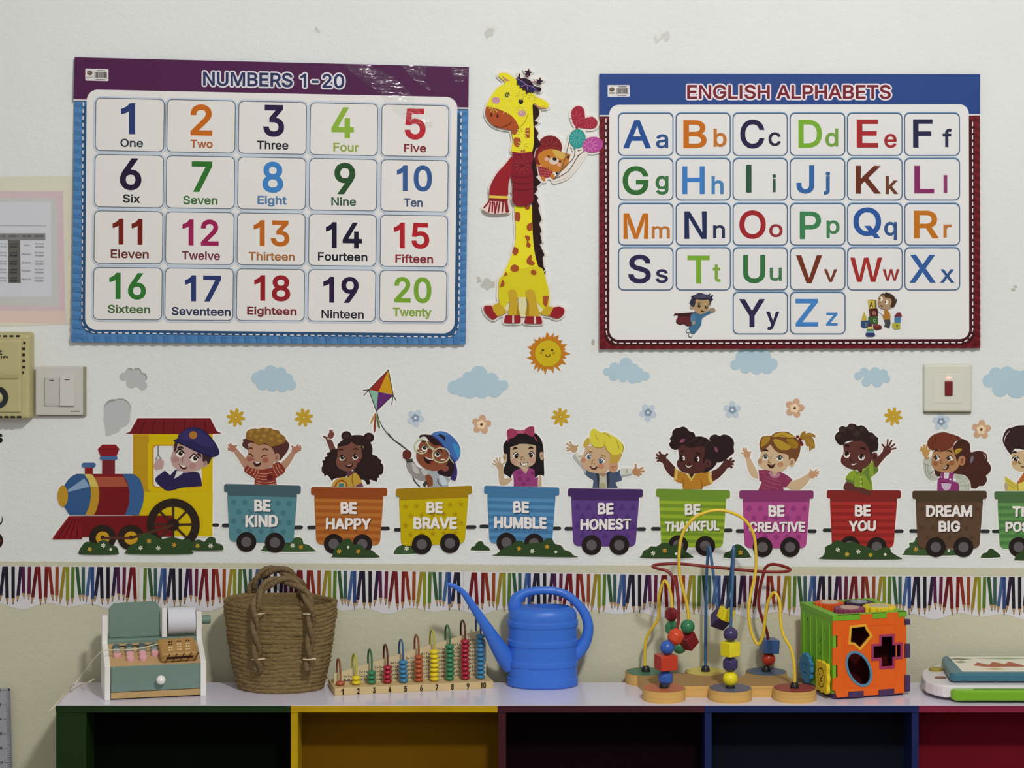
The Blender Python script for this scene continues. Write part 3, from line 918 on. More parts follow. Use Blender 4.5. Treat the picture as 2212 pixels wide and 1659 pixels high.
AL = [('A', '#274a88', b1(o3, 305, 552, 577, 832), '#2f4d80', b1(o3, 628, 692, 750, 832)),
      ('B', '#b5641d', b1(o3, 900, 552, 1132, 832), '#b06a30', b1(o3, 1200, 637, 1330, 820)),
      ('C', '#292040', b1(o3, 1465, 545, 1703, 835), '#2a2a3c', b1(o3, 1745, 672, 1868, 810)),
      ('D', '#6f9e30', bx(2043, o3, 548, o3, 203, o4, 828, o4), '#6f9440', b1(o4, 237, 635, 365, 818)),
      ('E', '#97282c', b1(o4, 548, 545, 760, 825), '#952e30', b1(o4, 822, 688, 945, 828)),
      ('F', '#262642', b1(o4, 1108, 543, 1302, 825), '#282c44', b1(o4, 1402, 637, 1492, 820)),
      ('G', '#2f6432', b1(o3, 297, 1008, 553, 1297), '#376a3c', b1(o3, 623, 1105, 752, 1293)),
      ('H', '#3a74b4', b1(o3, 890, 1010, 1112, 1287), '#4378ac', b1(o3, 1180, 1108, 1300, 1287)),
      ('I', '#2c503c', b1(o3, 1520, 995, 1577, 1272), '#335042', b1(o3, 1783, 1088, 1820, 1268)),
      ('J', '#315e98', bx(2022, o3, 1000, o4, 127, o4, 1283, o4), '#365c8c', b1(o4, 220, 1063, 285, 1293)),
      ('K', '#5f2d1e', b1(o4, 537, 1005, 782, 1283), '#653826', b1(o4, 835, 1107, 955, 1287)),
      ('L', '#7c2a5c', b1(o4, 1120, 1005, 1317, 1280), '#803a60', b1(o4, 1410, 1098, 1447, 1277)),
      ('M', '#b5671c', bx(305, o3, 1477, o3, 552, o3, 165, o5), '#ae6e38', b1(o5, 585, 38, 765, 160)),
      ('N', '#222b50', bx(910, o3, 1457, o3, 1132, o3, 165, o5), '#262e4c', b1(o5, 1195, 28, 1313, 158)),
      ('O', '#93262a', bx(1455, o3, 1447, o3, 1718, o3, 165, o5), '#8e3034', b1(o5, 1752, 18, 1885, 148)),
      ('P', '#3a774c', bx(2055, o3, 1458, o3, 193, o4, 167, o5), '#40764e', bx(247, o4, 1547, o4, 377, o4, 160, o6)),
      ('Q', '#2a5090', bx(513, o4, 1418, o4, 790, o4, 158, o6), '#31507f', bx(820, o4, 1562, o4, 947, o4, 178, o6)),
      ('R', '#b0691a', bx(1115, o4, 1450, o4, 1358, o4, 160, o6), '#ac6c34', bx(1408, o4, 1587, o4, 1492, o4, 152, o6)),
      ('S', '#2c2648', b1(o5, 353, 320, 577, 608), '#2c2a48', b1(o5, 625, 465, 747, 603)),
      ('T', '#719f31', b1(o5, 940, 330, 1160, 608), '#759a3a', b1(o5, 1192, 418, 1270, 593)),
      ('U', '#33693a', b1(o5, 1492, 323, 1712, 605), '#41704a', b1(o5, 1757, 450, 1877, 582)),
      ('V', '#69301f', bx(2020, o5, 327, o5, 200, o6, 605, o6), '#6a3a2a', b1(o6, 222, 465, 352, 593)),
      ('W', '#962b28', b1(o6, 485, 350, 798, 592), '#8f302c', b1(o6, 805, 465, 970, 580)),
      ('X', '#305590', b1(o6, 1077, 322, 1325, 600), '#32507f', b1(o6, 1378, 467, 1513, 600)),
      ('Y', '#2a2444', b1(o5, 1457, 762, 1703, 1040), '#282444', b1(o5, 1723, 885, 1850, 1068)),
      ('Z', '#4077b6', bx(2012, o5, 760, o5, 163, o6, 1035, o6), '#4076ae', b1(o6, 242, 895, 357, 1027))]
cxs = [(1334.3, 1454.3), (1458.4, 1577.7), (1581.2, 1700.6), (1704.3, 1824.8), (1827.7, 1948), (1951, 2071.8)]
rys = [(241.8, 337), (339.7, 433.4), (436.7, 530.3), (532, 627), (628, 721.5)]
for i, (a, ca, ba, cb, bb) in enumerate(AL):
    col, row = (i % 6, i // 6) if i < 24 else (i - 22, 4)
    x0, x1 = cxs[col]; y0, y1 = rys[row]
    n = 'card' + a
    st.part(n, None, 'letter_card', label='card %s%s' % (a, a.lower()))
    st.part(n + 'c', n, 'capital_letter'); st.part(n + 's', n, 'small_letter')
    z0 = st.z
    Q = lambda e, f=0: [(x0 + e, y0 + e + f), (x1 - e, y0 + e + f), (x1 - e, y1 - e), (x0 + e, y1 - e)]
    ring(st, n, '#7f9dbb', rrect(Q(0), 12), rrect(Q(1, 1), 11))
    ring(st, n, '#3f556f', rrect(Q(.6, 1.4), 11.5), rrect(Q(2.5, 1.8), 10))
    st.poly(n, '#d2d0cf', rrect(Q(2.5, 1.8), 10))
    st.text(n + 'c', ca, a, *ba, bold=.03)
    st.text(n + 's', cb, a.lower(), *bb, bold=.034)
    st.z = z0
st.z += 8e-5 * 4
# flying boy with cape
st.T(1440, 620, 13.83)
st.part('caped_boy'); b = 'caped_boy'
st.f(b, '#3a1a1e', '190,850! 230,780 330,775 820,740 880,760 720,900 720,1160! 580,1150 500,1095 380,1115 280,1060 270,980 320,880 300,830')
st.f(b, '#5c2428', '320,900 640,880 700,1120 600,1120 500,1060 380,1090 300,1020')
st.f(b, '#3c6684', '690,880 760,780 900,780 1040,800 1250,690! 1330,760! 1060,910 1020,1100 930,1250 790,1390 690,1330 640,1200 720,1130')
st.f(b, '#4a7190', '700,900 780,800 860,900 800,1020 700,1000')
st.e(b, '#8f8478', 790, 1055, 58, 60)
for x, y in ((620, 1300), (690, 1430)):
    st.e(b, '#55625f', x, y, 62, 66); st.e(b, '#d8d8d6', x + 6, y - 4, 44, 46)
st.f(b, '#8f7c66', '1240,660 1300,620 1400,620 1440,680 1400,740 1330,750 1260,700')
st.e(b, '#9c8870', 735, 600, 55, 65)
st.f(b, '#a58a64', '840,360! 1240,370! 1270,520 1230,660 1140,760 990,800 860,740 790,620 820,500')
st.f(b, '#2b2a3c', '690,490! 660,480! 700,380 740,290! 700,265! 770,250! 790,225! 830,230 900,180 1000,165 1120,200 1220,215 1290,165! 1280,260! 1380,215! 1340,330! 1380,360! 1310,420! 1270,580! 1240,380 1050,380 850,350! 840,500 800,590! 720,560')
st.f(b, '#47435c', '800,290 900,210 1000,190 1150,230 1260,270 1290,310 1100,320 900,320')
st.e(b, '#2e2a1c', 955, 555, 46, 52); st.e(b, '#2e2a1c', 1170, 590, 44, 50)
st.e(b, '#b8b49a', 965, 540, 14, 14); st.e(b, '#b8b49a', 1178, 575, 14, 14)
st.s(b, '#3a2e22', 18, '920,480 970,462 1020,468'); st.s(b, '#3a2e22', 18, '1190,490 1240,510')
st.f(b, '#2c1c18', '1010,680! 1110,715 1080,740 1020,720')
st.e(b, '#b08468', 860, 660, 60, 40, 20)
# boy with toy blocks
st.T(1840, 620, 13.83)
st.part('block_boy', None, 'boy_with_blocks'); b = 'block_boy'
st.F(b, '#b7a545', '450,390 690,380 700,620 480,635'); st.F(b, '#8a7c30', '450,390 560,362 700,380 640,400'); st.F(b, '#6b6030', '650,400 700,380 715,615 655,630')
st.text(b, '#3a3518', 'A', 495, 440, 605, 590)
st.F(b, '#4c1c16', '480,640 740,630 745,860 500,875'); st.text(b, '#a87c6c', 'B', 590, 710, 690, 835); st.s(b, '#8a5a48', 14, '520,730 528,850')
st.F(b, '#35552c', '455,880 745,870 740,1085 560,1090 470,1000'); st.text(b, '#8fae7c', 'C', 605, 935, 690, 1035)
st.F(b, '#b0a044', '340,710 250,960 245,1000 430,1000 425,950'); st.F(b, '#2c466c', '245,1000 500,980 510,1090 440,1200 300,1215 245,1160'); st.text(b, '#8a8a6c', 'D', 370, 1070, 430, 1160)
st.F(b, '#5a2420', '600,1110 740,1090 855,1150 855,1240 700,1275 620,1230'); st.F(b, '#7a3a34', '640,1120 740,1100 820,1150 700,1190')
st.F(b, '#4e2430', '460,1110 520,1060 570,1110 580,1170 450,1170'); st.F(b, '#c0b060', '450,1170 590,1170 605,1240 430,1240'); st.F(b, '#557a44', '420,1240 615,1240 625,1300 410,1300')
st.F(b, '#7fa0b4', '410,1300 628,1300 635,1350 395,1350'); st.f(b, '#2b3560', '395,1350! 635,1350! 660,1420 600,1465 500,1470 420,1460 375,1420')
st.F(b, '#a5a036', '1175,1060 1410,1060 1415,1230 1240,1245 1180,1180'); st.F(b, '#5a5a20', '1290,1110 1340,1110 1340,1190 1290,1190')
st.F(b, '#4a6e96', '1240,880 1430,880 1420,1055 1245,1060'); st.F(b, '#6a2a34', '1235,860 1320,745 1415,745 1465,850 1430,880 1250,880')
st.f(b, '#3d4240', '930,970! 1110,950! 1120,1080 1090,1190 1050,1210 1000,1180 930,1150 960,1080')
st.f(b, '#a0702c', '880,800 930,700 1010,660 1090,760 1120,860 1110,940! 930,975!')
st.f(b, '#cfcfd0', '740,640! 850,720 930,740 910,820 850,790 740,690')
st.f(b, '#a08264', '760,300 740,450 760,560 830,620 980,660 1100,630 1200,560 1240,440 1200,300 1050,230 850,220')
st.f(b, '#3f2c1c', '790,280! 850,190 960,180 980,130! 1030,160 1130,190 1230,270 1280,360! 1315,330! 1300,430 1240,560 1180,600 1110,560 1150,470 1120,330 960,300 940,250 850,240')
for x, y in ((840, 345), (1005, 440)):
    st.e(b, '#d6d2c4', x, y, 52, 66); st.e(b, '#2e2418', x - 34, y - 5, 22, 34)
st.s(b, '#3c2a20', 20, '820,530 860,575 895,550'); st.e(b, '#96704e', 790, 460, 40, 30)
alphabet = st.done()
alphabet.rotation_euler = (R(-.55), 0, 0)
alphabet.location.y = -.0075

# ---- laminated timetable at the left edge
st = Sticker('laminated_timetable', 'laminated class timetable sheet taped to the wall, cut by the left edge', 'poster', 40, 670, base=.0006, step=6e-5, border=None, rough=.3)
tape = pm('#cdc9b6', .3, .4, EW, var=.05, vscale=40)
pink = pm('#c6b0b4', .25, .45, EW, var=.06, vscale=60)
st.part('tape_mount', label='yellowed tape border')
st.F('tape_mount', tape, '-220,384 158,380 160,700 -220,712')
st.F('tape_mount', '#d0b9b0', '-220,668 140,665 145,700 -220,690')
st.part('pouch')
st.F('pouch', pink, '-220,413 136,413 141,672 -220,668')
st.F('pouch', pm('#b9b9b6', .25, .45, EW, var=.04), '-220,426 122,428 128,662 -220,655')
st.part('paper')
st.F('paper', '#c2c4ca', '-220,436 110,436 112,641 -220,640')
st.part('table', 'paper')
st.s('table', '#8a8c92', 1.2, '-220,487 100,488')
st.F('table', '#7a7a7a', '-220,504 98,504 98,519 -220,519')
st.F('table', '#5d5a58', '17,519 43.5,519 45,611 18.5,611')
for r, y in enumerate((525, 544, 562, 580, 598)):
    for x0, x1, ws, c in ((-12, 14, ('Reading', 'Writing'), '#8a8c90'), (22, 38, ('Lunch', 'Break'), '#282624'), (48, 68, (('Art',), ('Phonics',), ('Science',), ('Numeracy',), ('Story',))[r], '#77787c'), (76, 95, ('Play Room', 'Activities'), '#77787c')):
        for j, wd in enumerate(ws):
            hh = 3.6
            yy = y + j * 6 + (3 if len(ws) == 1 else 0)
            sh_ = 4 if len(wd) < 4 else 0
            st.text('table', c, wd, x0 + sh_, yy, x1 - sh_, yy + hh, bold=.02)
for x0, x1, wd in ((-14, 12, '11:00-12'), (20, 40, '12:00-1'), (48, 67, '1:00-2:00'), (75, 94, '2:00-3:10')):
    st.text('table', '#2c2c2c', wd, x0, 507.5, x1, 511.5, bold=.02)
st.done()
# ---------------------------------------------------------------- clouds, flowers, sun
def blob(name, label, cat, circles, col, group=None, base=.0006, extra=(), border=None):
    xs = [c[0] for c in circles]; ys = [c[1] for c in circles]
    st = Sticker(name, label, cat, sum(xs) / len(xs), max(ys), group, base=base, single=True, border=border, bw=3)
    st.part(name)
    st.step = 4e-6
    for c in circles:
        st.e(name, c[3] if len(c) > 3 and isinstance(c[3], str) else col, c[0], c[1], c[2], c[2], n=22, edge=True)
    for q in extra:
        st.F(name, col, q)
    return st.done()


CB = '#a6bcc8'
GC = 'cloud stickers above the train'
T_ = lambda ox, oy, k, L: [(ox + x / k, oy + y / k, r / k) for x, y, r in L]
blob('cloud_sticker', 'pale blue cloud sticker right of the grey puffs, above the first wagon', 'sticker', T_(230, 770, 4.916,
     [(1600, 230, 62), (1650, 200, 60), (1745, 165, 72), (1850, 180, 66), (1920, 240, 62), (1960, 300, 56), (1870, 300, 76), (1760, 290, 80), (1655, 290, 68), (1850, 240, 90), (1720, 240, 90)]), CB, GC)
blob('cloud_sticker', 'wide pale blue cloud sticker below the giraffe, over the boy in a cap', 'sticker', T_(760, 780, 6.506,
     [(1440, 370, 95), (1540, 320, 90), (1640, 240, 92), (1785, 190, 125), (1960, 270, 105), (2090, 350, 80), (2130, 340, 70), (2010, 410, 100), (1830, 410, 110), (1660, 420, 105), (1540, 430, 70), (1780, 310, 150), (1920, 360, 130)]), CB, GC)
blob('cloud_sticker', 'pale blue cloud sticker under the lower left corner of the alphabet poster', 'sticker', T_(1280, 760, 5.267,
     [(165, 225, 44), (250, 180, 60), (380, 140, 76), (470, 200, 66), (530, 230, 50), (600, 275, 50), (520, 300, 52), (455, 300, 60), (350, 290, 55), (240, 275, 55), (340, 230, 80), (440, 250, 70)]), CB, GC)
blob('cloud_sticker', 'pale blue cloud sticker tucked half under the bottom edge of the alphabet poster', 'sticker', T_(1280, 760, 5.267,
     [(1625, 148, 58), (1710, 60, 85), (1800, 30, 100), (1930, 60, 100), (2040, 140, 68), (1985, 180, 72), (1865, 185, 72), (1740, 180, 66), (1830, 110, 110), (1920, 130, 100)]), CB, GC)
blob('cloud_sticker', 'small pale blue cloud sticker left of the red rocker switch', 'sticker', T_(1730, 480, 4.608,
     [(570, 1530, 40), (630, 1490, 45), (740, 1490, 48), (820, 1510, 48), (850, 1560, 40), (760, 1590, 52), (650, 1590, 46), (700, 1540, 65), (790, 1550, 55)]), CB, GC)
blob('cloud_sticker', 'large pale blue cloud sticker right of the red rocker switch, cut by the edge', 'sticker', T_(1970, 760, 8.293,
     [(1380, 520, 118), (1500, 390, 115), (1700, 400, 140), (1580, 660, 145), (1870, 640, 190), (2010, 500, 170), (1640, 540, 160), (2150, 620, 200), (1860, 480, 150)]), CB, GC)
GP = 'grey smoke puffs of the engine'
g2 = '#8f9090'
blob('smoke_puff_sticker', 'small grey smoke puff sticker, the upper of the two', 'sticker',
     [(a, b, r, g2) for a, b, r in T_(230, 770, 4.916, [(250, 170, 48), (325, 168, 48), (385, 222, 48)])] +
     T_(230, 770, 4.916, [(185, 215, 44), (245, 180, 46), (318, 180, 46), (372, 236, 50), (265, 280, 56), (385, 310, 48), (310, 250, 64), (350, 280, 50)]), '#adaeae', GP)
blob('smoke_puff_sticker', 'large grey smoke puff sticker tapering down over the engine chimney', 'sticker',
     [(a, b, r, g2) for a, b, r in T_(100, 860, 4.74, [(690, 110, 100), (760, 110, 108)])] +
     T_(100, 860, 4.74, [(680, 130, 92), (755, 125, 110), (680, 220, 95), (760, 200, 100), (690, 280, 80)]), '#b0b1b1', GP,
     extra=['%f,%f %f,%f %f,%f %f,%f' % (100 + 600 / 4.74, 860 + 270 / 4.74, 100 + 760 / 4.74, 860 + 290 / 4.74, 100 + 650 / 4.74, 860 + 385 / 4.74, 100 + 610 / 4.74, 860 + 385 / 4.74)])


def flower(name, label, cx, cy, rad, n, rot, c, c2, kind, group):
    st = Sticker(name, label, 'sticker', cx, cy + rad, group, base=.0006, single=True, border=None, step=6e-6)
    st.part(name)
    for i in range(n):
        a = 2 * pi * i / n + R(rot)
        if kind == 'daisy':
            st.e(name, c, cx + rad * .6 * cos(a), cy + rad * .6 * sin(a), rad * .42, rad * .2, math.degrees(a))
        else:
            st.e(name, c, cx + rad * .62 * cos(a), cy + rad * .62 * sin(a), rad * .4, rad * .36, math.degrees(a))
    if kind == 'daisy':
        st.e(name, c, cx, cy, rad * .4)
        st.e(name, c2, cx, cy, rad * .17); st.e(name, '#d6c690', cx, cy, rad * .1)
    else:
        st.e(name, c, cx, cy, rad * .45)
        for i in range(n):
            a = 2 * pi * i / n + R(rot + (180 / n if kind == 'blue' else 0))
            st.e(name, c2, cx + rad * .27 * cos(a), cy + rad * .27 * sin(a), rad * .2 if kind == 'blue' else rad * .22)
        st.e(name, c2, cx, cy, rad * .25)
        st.e(name, '#d0d6da' if kind == 'blue' else '#5a3a22', cx, cy, rad * (.15 if kind == 'blue' else .14))
    return st.done()


GF = 'flower stickers above the train'
for cx, cy, rot, lab in ((509.6, 902, 8, 'yellow daisy sticker above the left hand of the curly haired boy'), (656.6, 902, -12, 'yellow daisy sticker above the right hand of the curly haired boy'),
                         (1211, 900.5, -5, 'yellow daisy sticker below the sun sticker'), (1929.5, 899.5, 10, 'yellow daisy sticker left below the red rocker switch')):
    flower('daisy_sticker', lab, cx, cy, 20, 8, rot, '#b9962c', '#a07a1c', 'daisy', GF)
for cx, cy, rot, lab in ((897.4, 903, 10, 'pale blue flower sticker right of the kite string'), (1400, 891, -50, 'pale blue flower sticker above the pigtailed girl on the left'),
                         (1582, 885.5, -90, 'pale blue flower sticker right of the girl with two hair puffs'), (2033, 910.5, 50, 'pale blue flower sticker directly under the red rocker switch')):
    flower('blue_flower_sticker', lab, cx, cy, 19, 5, rot, '#b3bfca', '#7f8ea2', 'blue', GF)
for cx, cy, rot, lab in ((1040, 917, -82, 'peach flower sticker left of the girl with the pink bow'), (1716.5, 881.5, -75, 'peach flower sticker above the blonde girl with the ponytail'),
                         (2119.5, 928, -85, 'peach flower sticker right of the long haired girl')):
    flower('peach_flower_sticker', lab, cx, cy, 21, 5, rot, '#c09a7c', '#dcc4a4', 'peach', GF)

st = Sticker('sun_sticker', 'smiling yellow sun sticker with orange rays under the giraffe', 'sticker', 1183, 806, base=.0006, border=None, step=3e-5)
st.T(1120, 700, 7.54)
st.part('rays')
tips = '465,125 515,205 575,140 570,215 657,178 645,265 715,262 690,325 790,328 740,390 772,405 740,440 848,485 745,520 778,555 715,570 778,660 690,645 690,670 640,680 690,775 580,690 568,805 520,730 500,750 470,720 435,830 400,715 390,770 365,710 310,795 320,690 250,750 275,640 195,652 240,590 130,555 215,515 175,460 215,430 140,368 240,350 215,320 275,300 242,240 320,265 332,205 385,245 395,195 430,230'
st.F('rays', '#b5711e', tips)
st.part('face', label='yellow smiling disc')
st.e('face', '#a0701a', 482, 478, 222, n=36)
st.e('face', '#bfa41c', 482, 478, 212, n=36)
for x in (397, 548):
    st.e('face', '#3f2c10', x, 425, 20)
for x in (370, 574):
    st.e('face', '#8f7a1c', x, 472, 20)
st.s('face', '#3f2c10', 15, '438,498 455,522 478,532 502,522 516,495')
st.done()

# ---------------------------------------------------------------- giraffe of foam board
st = Sticker('giraffe_sticker', 'yellow foam giraffe cutout with red scarf, cub and balloons between the two posters', 'sticker', 1133, 704, base=.0042, step=3.5e-5, border='#d9d2ca', bw=4.5)
A = lambda: st.T(1000, 130, 5.722)
B = lambda: st.T(1000, 420, 5.531)
foam = pm('#d4ccc4', .6, .2)
st.part('foam_board', label='white foam edge')
st.part('body'); st.part('scarf'); st.part('mane', label='dark brown mane'); st.part('cub', label='orange bear cub in checked red shirt'); st.part('hairband', label='dark hairband with stars and sunglasses')
Y, YD, BR, RD = '#d8cc28', '#c9bb22', '#9a4a24', '#8a1f28'


def facets(part, c, cx, cy, r, n, a0=0):
    """embossed ray lines"""
    for i in range(n):
        a = a0 + 2 * pi * i / n
        st.s(part, c, 7, '%f,%f %f,%f' % (cx + r * .25 * cos(a), cy + r * .25 * sin(a), cx + r * cos(a), cy + r * sin(a)), taper=True)


# cub and its balloons
A()
st.e('cub', '#742025', 1075, 1080, 150, 152, edge=True)
st.f('cub', '#742025', '900,1120 960,1100 960,1290 890,1290')
facets('cub', '#8f4038', 1075, 1060, 130, 8, .3)
st.f('cub', '#b8742c', '1030,1105 1130,1100 1240,1140 1330,1165! 1310,1240 1290,1300 1220,1370 1120,1385 1010,1340 940,1260 935,1160', edge=True)
st.f('cub', '#c2a050', '1110,1110 1180,1115 1260,1160 1260,1215 1200,1215 1140,1180')
st.f('cub', '#3f281c', '1275,1195! 1325,1165! 1300,1225')
st.e('cub', '#c9b8aa', 1122, 1245, 62, 45); st.e('cub', '#241a18', 1132, 1222, 28, 20, 10)
st.e('cub', '#4a2c1c', 1058, 1190, 15); st.e('cub', '#4a2c1c', 1200, 1250, 15)
st.e('cub', '#d09a90', 1032, 1222, 26); st.e('cub', '#d09a90', 1190, 1293, 24)
st.f('cub', '#96323a', '930,1310 1010,1330 1090,1370 1110,1400 1070,1445 960,1440', edge=True)
for i in range(5):
    st.s('cub', '#5f1e26', 6, '%d,1325 %d,1440' % (955 + i * 32, 975 + i * 32))
for i in range(3):
    st.s('cub', '#c46a62', 5, '940,%d 1095,%d' % (1345 + i * 36, 1375 + i * 30))
st.f('cub', '#b8742c', '890,1285 940,1290 950,1320 900,1310'); st.f('cub', '#b8742c', '960,1440 1010,1445 1015,1495 980,1480', edge=True); st.f('cub', '#b8742c', '1090,1400 1130,1420 1125,1470 1085,1450', edge=True)
st.part('balloon1', None, 'balloon', 'red heart balloon'); st.part('balloon2', None, 'balloon', 'teal round balloon'); st.part('balloon3', None, 'balloon', 'pink round balloon')
st.f('cub', '#d3cbc4', '1120,1475 1300,1400 1480,1130 1520,1150 1320,1420 1150,1500')
for p in ('1310,1010 1270,1180 1200,1390 1120,1470', '1385,1105 1370,1200 1290,1290 1200,1370 1120,1475', '1500,1125 1420,1190 1300,1370 1120,1475'):
    st.s('cub', '#58504c', 9, p, edge=True)
st.f('balloon1', '#96273a', '1420,565 1490,600 1510,720! 1600,700 1660,760 1640,830 1560,850 1420,830 1370,790 1340,690 1350,610', edge=True)
st.F('balloon1', '#96273a', '1385,825 1425,825 1420,860 1405,860')
facets('balloon1', '#b8525c', 1400, 720, 95, 8); facets('balloon1', '#b8525c', 1560, 775, 85, 10)
st.e('balloon2', '#2f8c86', 1415, 970, 103, 118, edge=True); st.F('balloon2', '#2f8c86', '1370,1080 1395,1085 1385,1105 1365,1105')
facets('balloon2', '#78b8b2', 1405, 960, 95, 12)
st.e('balloon3', '#a8478a', 1605, 1045, 128, 98, -8, edge=True); st.F('balloon3', '#a8478a', '1480,1110 1510,1120 1495,1135')
facets('balloon3', '#cf8cba', 1570, 1050, 100, 10)
# mane
st.f('mane', '#2a1718', '860,540! 930,600 940,680 885,745! 935,775! 880,815! 935,900! 915,950! 965,1045! 900,1100 880,1180! 930,1420! 900,1440! 965,1510! 910,1560! 920,1600! 880,1660! 830,1660! 830,620!', edge=True)
B()
st.f('mane', '#2a1718', '840,0! 870,0! 900,40! 885,70! 915,140! 900,160! 940,300! 910,345! 940,440! 920,460! 945,575! 915,590! 975,720! 950,750! 970,905! 955,970! 900,860 850,680 825,400 825,100!', edge=True)
# body
st.f('body', Y, '615,140! 825,140! 830,400 850,650 900,860 990,1020 1030,1200 1020,1340 960,1390 880,1280 660,1230 540,1290 510,1400 440,1300 425,1150 480,960 560,780 620,600 630,400', edge=True)
st.f('body', YD, '480,960 900,860 990,1020 1030,1200 1020,1340 960,1390 880,1280 660,1230 540,1290 500,1390 440,1300 425,1150')
st.F('body', '#cfc89a', '660,1225 750,1225 760,1460 665,1460'); st.f('body', '#cfc89a', '880,1280! 970,1385! 930,1410 880,1380'); st.f('body', '#cfc89a', '545,1290! 545,1380 500,1400 480,1370')
for leg in ('350,1330! 430,1290! 520,1400 420,1455! 370,1400', '1080,1345! 1000,1330! 930,1420 1030,1450! 1070,1390'):
    st.f('body', '#b99a26', leg, edge=True)
st.f('body', RD, '260,1330 340,1325! 370,1400 420,1455! 360,1490 290,1440 255,1380', edge=True)
st.f('body', RD, '1085,1345! 1160,1340 1210,1370 1200,1430 1130,1480 1030,1450!', edge=True)
for x0, l in ((540, '545,1440 560,1300 540,1170 590,1130 640,1170 660,1340 680,1440'), (750, '750,1445 770,1300 745,1170 800,1130 860,1170 890,1340 915,1450')):
    st.f('body', '#b9982a', l)
    st.f('body', '#94731f', ('620,1200! 655,1340! 675,1440! 640,1440! 648,1330' if x0 == 540 else '770,1200! 790,1330! 790,1445! 750,1445! 768,1320'))
st.f('body', RD, '510,1440! 685,1440! 690,1500 670,1530 510,1530 495,1500', edge=True); st.F('body', '#d2bcb4', '590,1440 610,1440 612,1535 588,1535')
st.f('body', RD, '750,1450! 930,1455! 945,1510 930,1540 750,1535 740,1500', edge=True); st.F('body', '#d2bcb4', '845,1450 870,1455 875,1540 848,1540')
for sp in ('730,150! 800,130 790,175 760,180', '625,215 680,220 685,290 665,320 625,300', '825,330! 770,360 765,410 790,435 825,425!', '740,495 790,495 800,540 780,560 810,600 790,635 755,610 765,560', '610,620! 660,650 655,700 620,725 590,690!',
           '810,720 825,740 820,780 860,815 830,845 770,825 765,770', '570,870 610,835 665,860 665,905 620,920 575,905', '810,920 840,895 875,920 870,955 830,955', '510,915! 530,955 490,975!', '470,1010! 495,1045 490,1090 440,1110!', '960,1210! 1025,1210! 1000,1330 960,1300'):
    st.f('body', BR, sp)
A()
st.f('body', Y, '600,880! 640,900 690,800 830,640! 860,570! 860,1120 610,1140 620,1000', edge=True)
st.f('body', '#96502a', '600,860 700,830! 660,910 615,920')
for sp in ('775,840! 825,835! 825,960! 790,960 770,900', '625,975 660,955 710,975 705,1050 670,1075 635,1050', '720,1110 760,1110 770,1140! 715,1140!'):
    st.f('body', '#a0512a', sp)
# head
st.f('body', Y, '470,160 560,170 640,230 700,260 850,400 900,450 1000,495 1060,545 1040,590 940,590 880,530 830,640 780,760 690,840! 500,640 290,575! 320,500 420,350 520,280 440,200', edge=True)
st.f('body', '#b07a6a', '475,185! 520,220 580,255! 520,260'); st.f('body', '#b07a6a', '880,530! 950,575 1030,580! 960,600 900,570')
st.f('body', '#a04a26', '290,575! 420,600 560,660 640,730 690,820! 660,860 540,855 400,820 310,740 280,650', edge=True)
for x, y in ((548, 430), (715, 515)):
    st.e('body', '#2a2410', x, y, 30, 34, 20)
for x, y in ((408, 498), (728, 655)):
    st.e('body', '#b88a98', x, y, 52, 42, 10)
for x, y in ((350, 675), (428, 692)):
    st.e('body', '#54200f', x, y, 14, 24)
st.s('body', '#5a2412', 10, '395,815 480,830 560,800 598,765'); st.s('body', '#98881c', 8, '690,840 760,770 805,670')
for x, y, r in ((550, 360, 80), (550, 600, 80), (385, 590, 70), (720, 600, 70), (550, 470, 60), (720, 430, 70), (740, 900, 90), (860, 450, 60), (740, 1050, 80)):
    facets('body', '#e2da62', x, y, r, 9, .2)
# hairband with stars and sunglasses
H = '#2b1a2e'
for sp in ('650,225! 690,210! 685,170 705,175 710,225 770,225 840,260 880,320 960,340 960,385 920,385 880,370 870,400 800,400! 790,430! 770,370 735,375 740,345 700,340 710,310 665,300 680,260',):
    st.f('hairband', H, sp, edge=True)
st.s('hairband', '#7a3036', 14, '790,215 800,185'); st.s('hairband', '#7a3036', 14, '850,275 905,268')
for cx, cy in ((805, 158), (945, 265)):
    st.F('hairband', H, ' '.join('%f,%f' % (cx + (55 if i % 2 == 0 else 24) * sin(i * pi / 5 + .2), cy - (55 if i % 2 == 0 else 24) * cos(i * pi / 5 + .2)) for i in range(10)), edge=True)
st.f('hairband', '#26284c', '670,255 730,260 770,300 740,325 690,305'); st.f('hairband', '#26284c', '800,320 860,340 895,375 860,400 815,375')
st.s('hairband', '#8a6aa0', 9, '672,232 740,270 790,310 860,330 905,375 880,385'); st.s('hairband', '#8a6aa0', 9, '770,310 720,330'); st.s('hairband', '#8a6aa0', 9, '795,330 800,370')
# scarf
A()
st.f('scarf', '#8c2028', '600,1190! 640,1200! 600,1400 565,1520 560,1660! 325,1660! 345,1540 420,1400 520,1290', edge=True)
st.f('scarf', '#7a1c28', '610,1130! 730,1145 850,1130! 870,1200 850,1300 865,1420 870,1660! 610,1660! 615,1540 600,1450 600,1320 620,1230', edge=True)
for y in (1290, 1430, 1510, 1590):
    st.s('scarf', '#571420', 9, '615,%d 740,%d 860,%d' % (y, y + 18, y - 5))
facets('scarf', '#8f4044', 730, 1300, 110, 10)
B()
st.f('scarf', '#7a1c28', '600,0! 835,0! 840,70 790,120 700,140 620,120 590,60', edge=True)
st.F('scarf', '#8c2028', '325,0 540,0 535,12 320,12', edge=True)
st.F('scarf', '#d3b440', '318,10 540,20 538,52 312,40', edge=True)
st.F('scarf', '#7c2024', '312,42 538,54 534,90 310,78', edge=True)
st.f('scarf', '#d9c2ba', '310,78! 535,90! 555,200 520,220 380,230 300,215 240,165', edge=True)
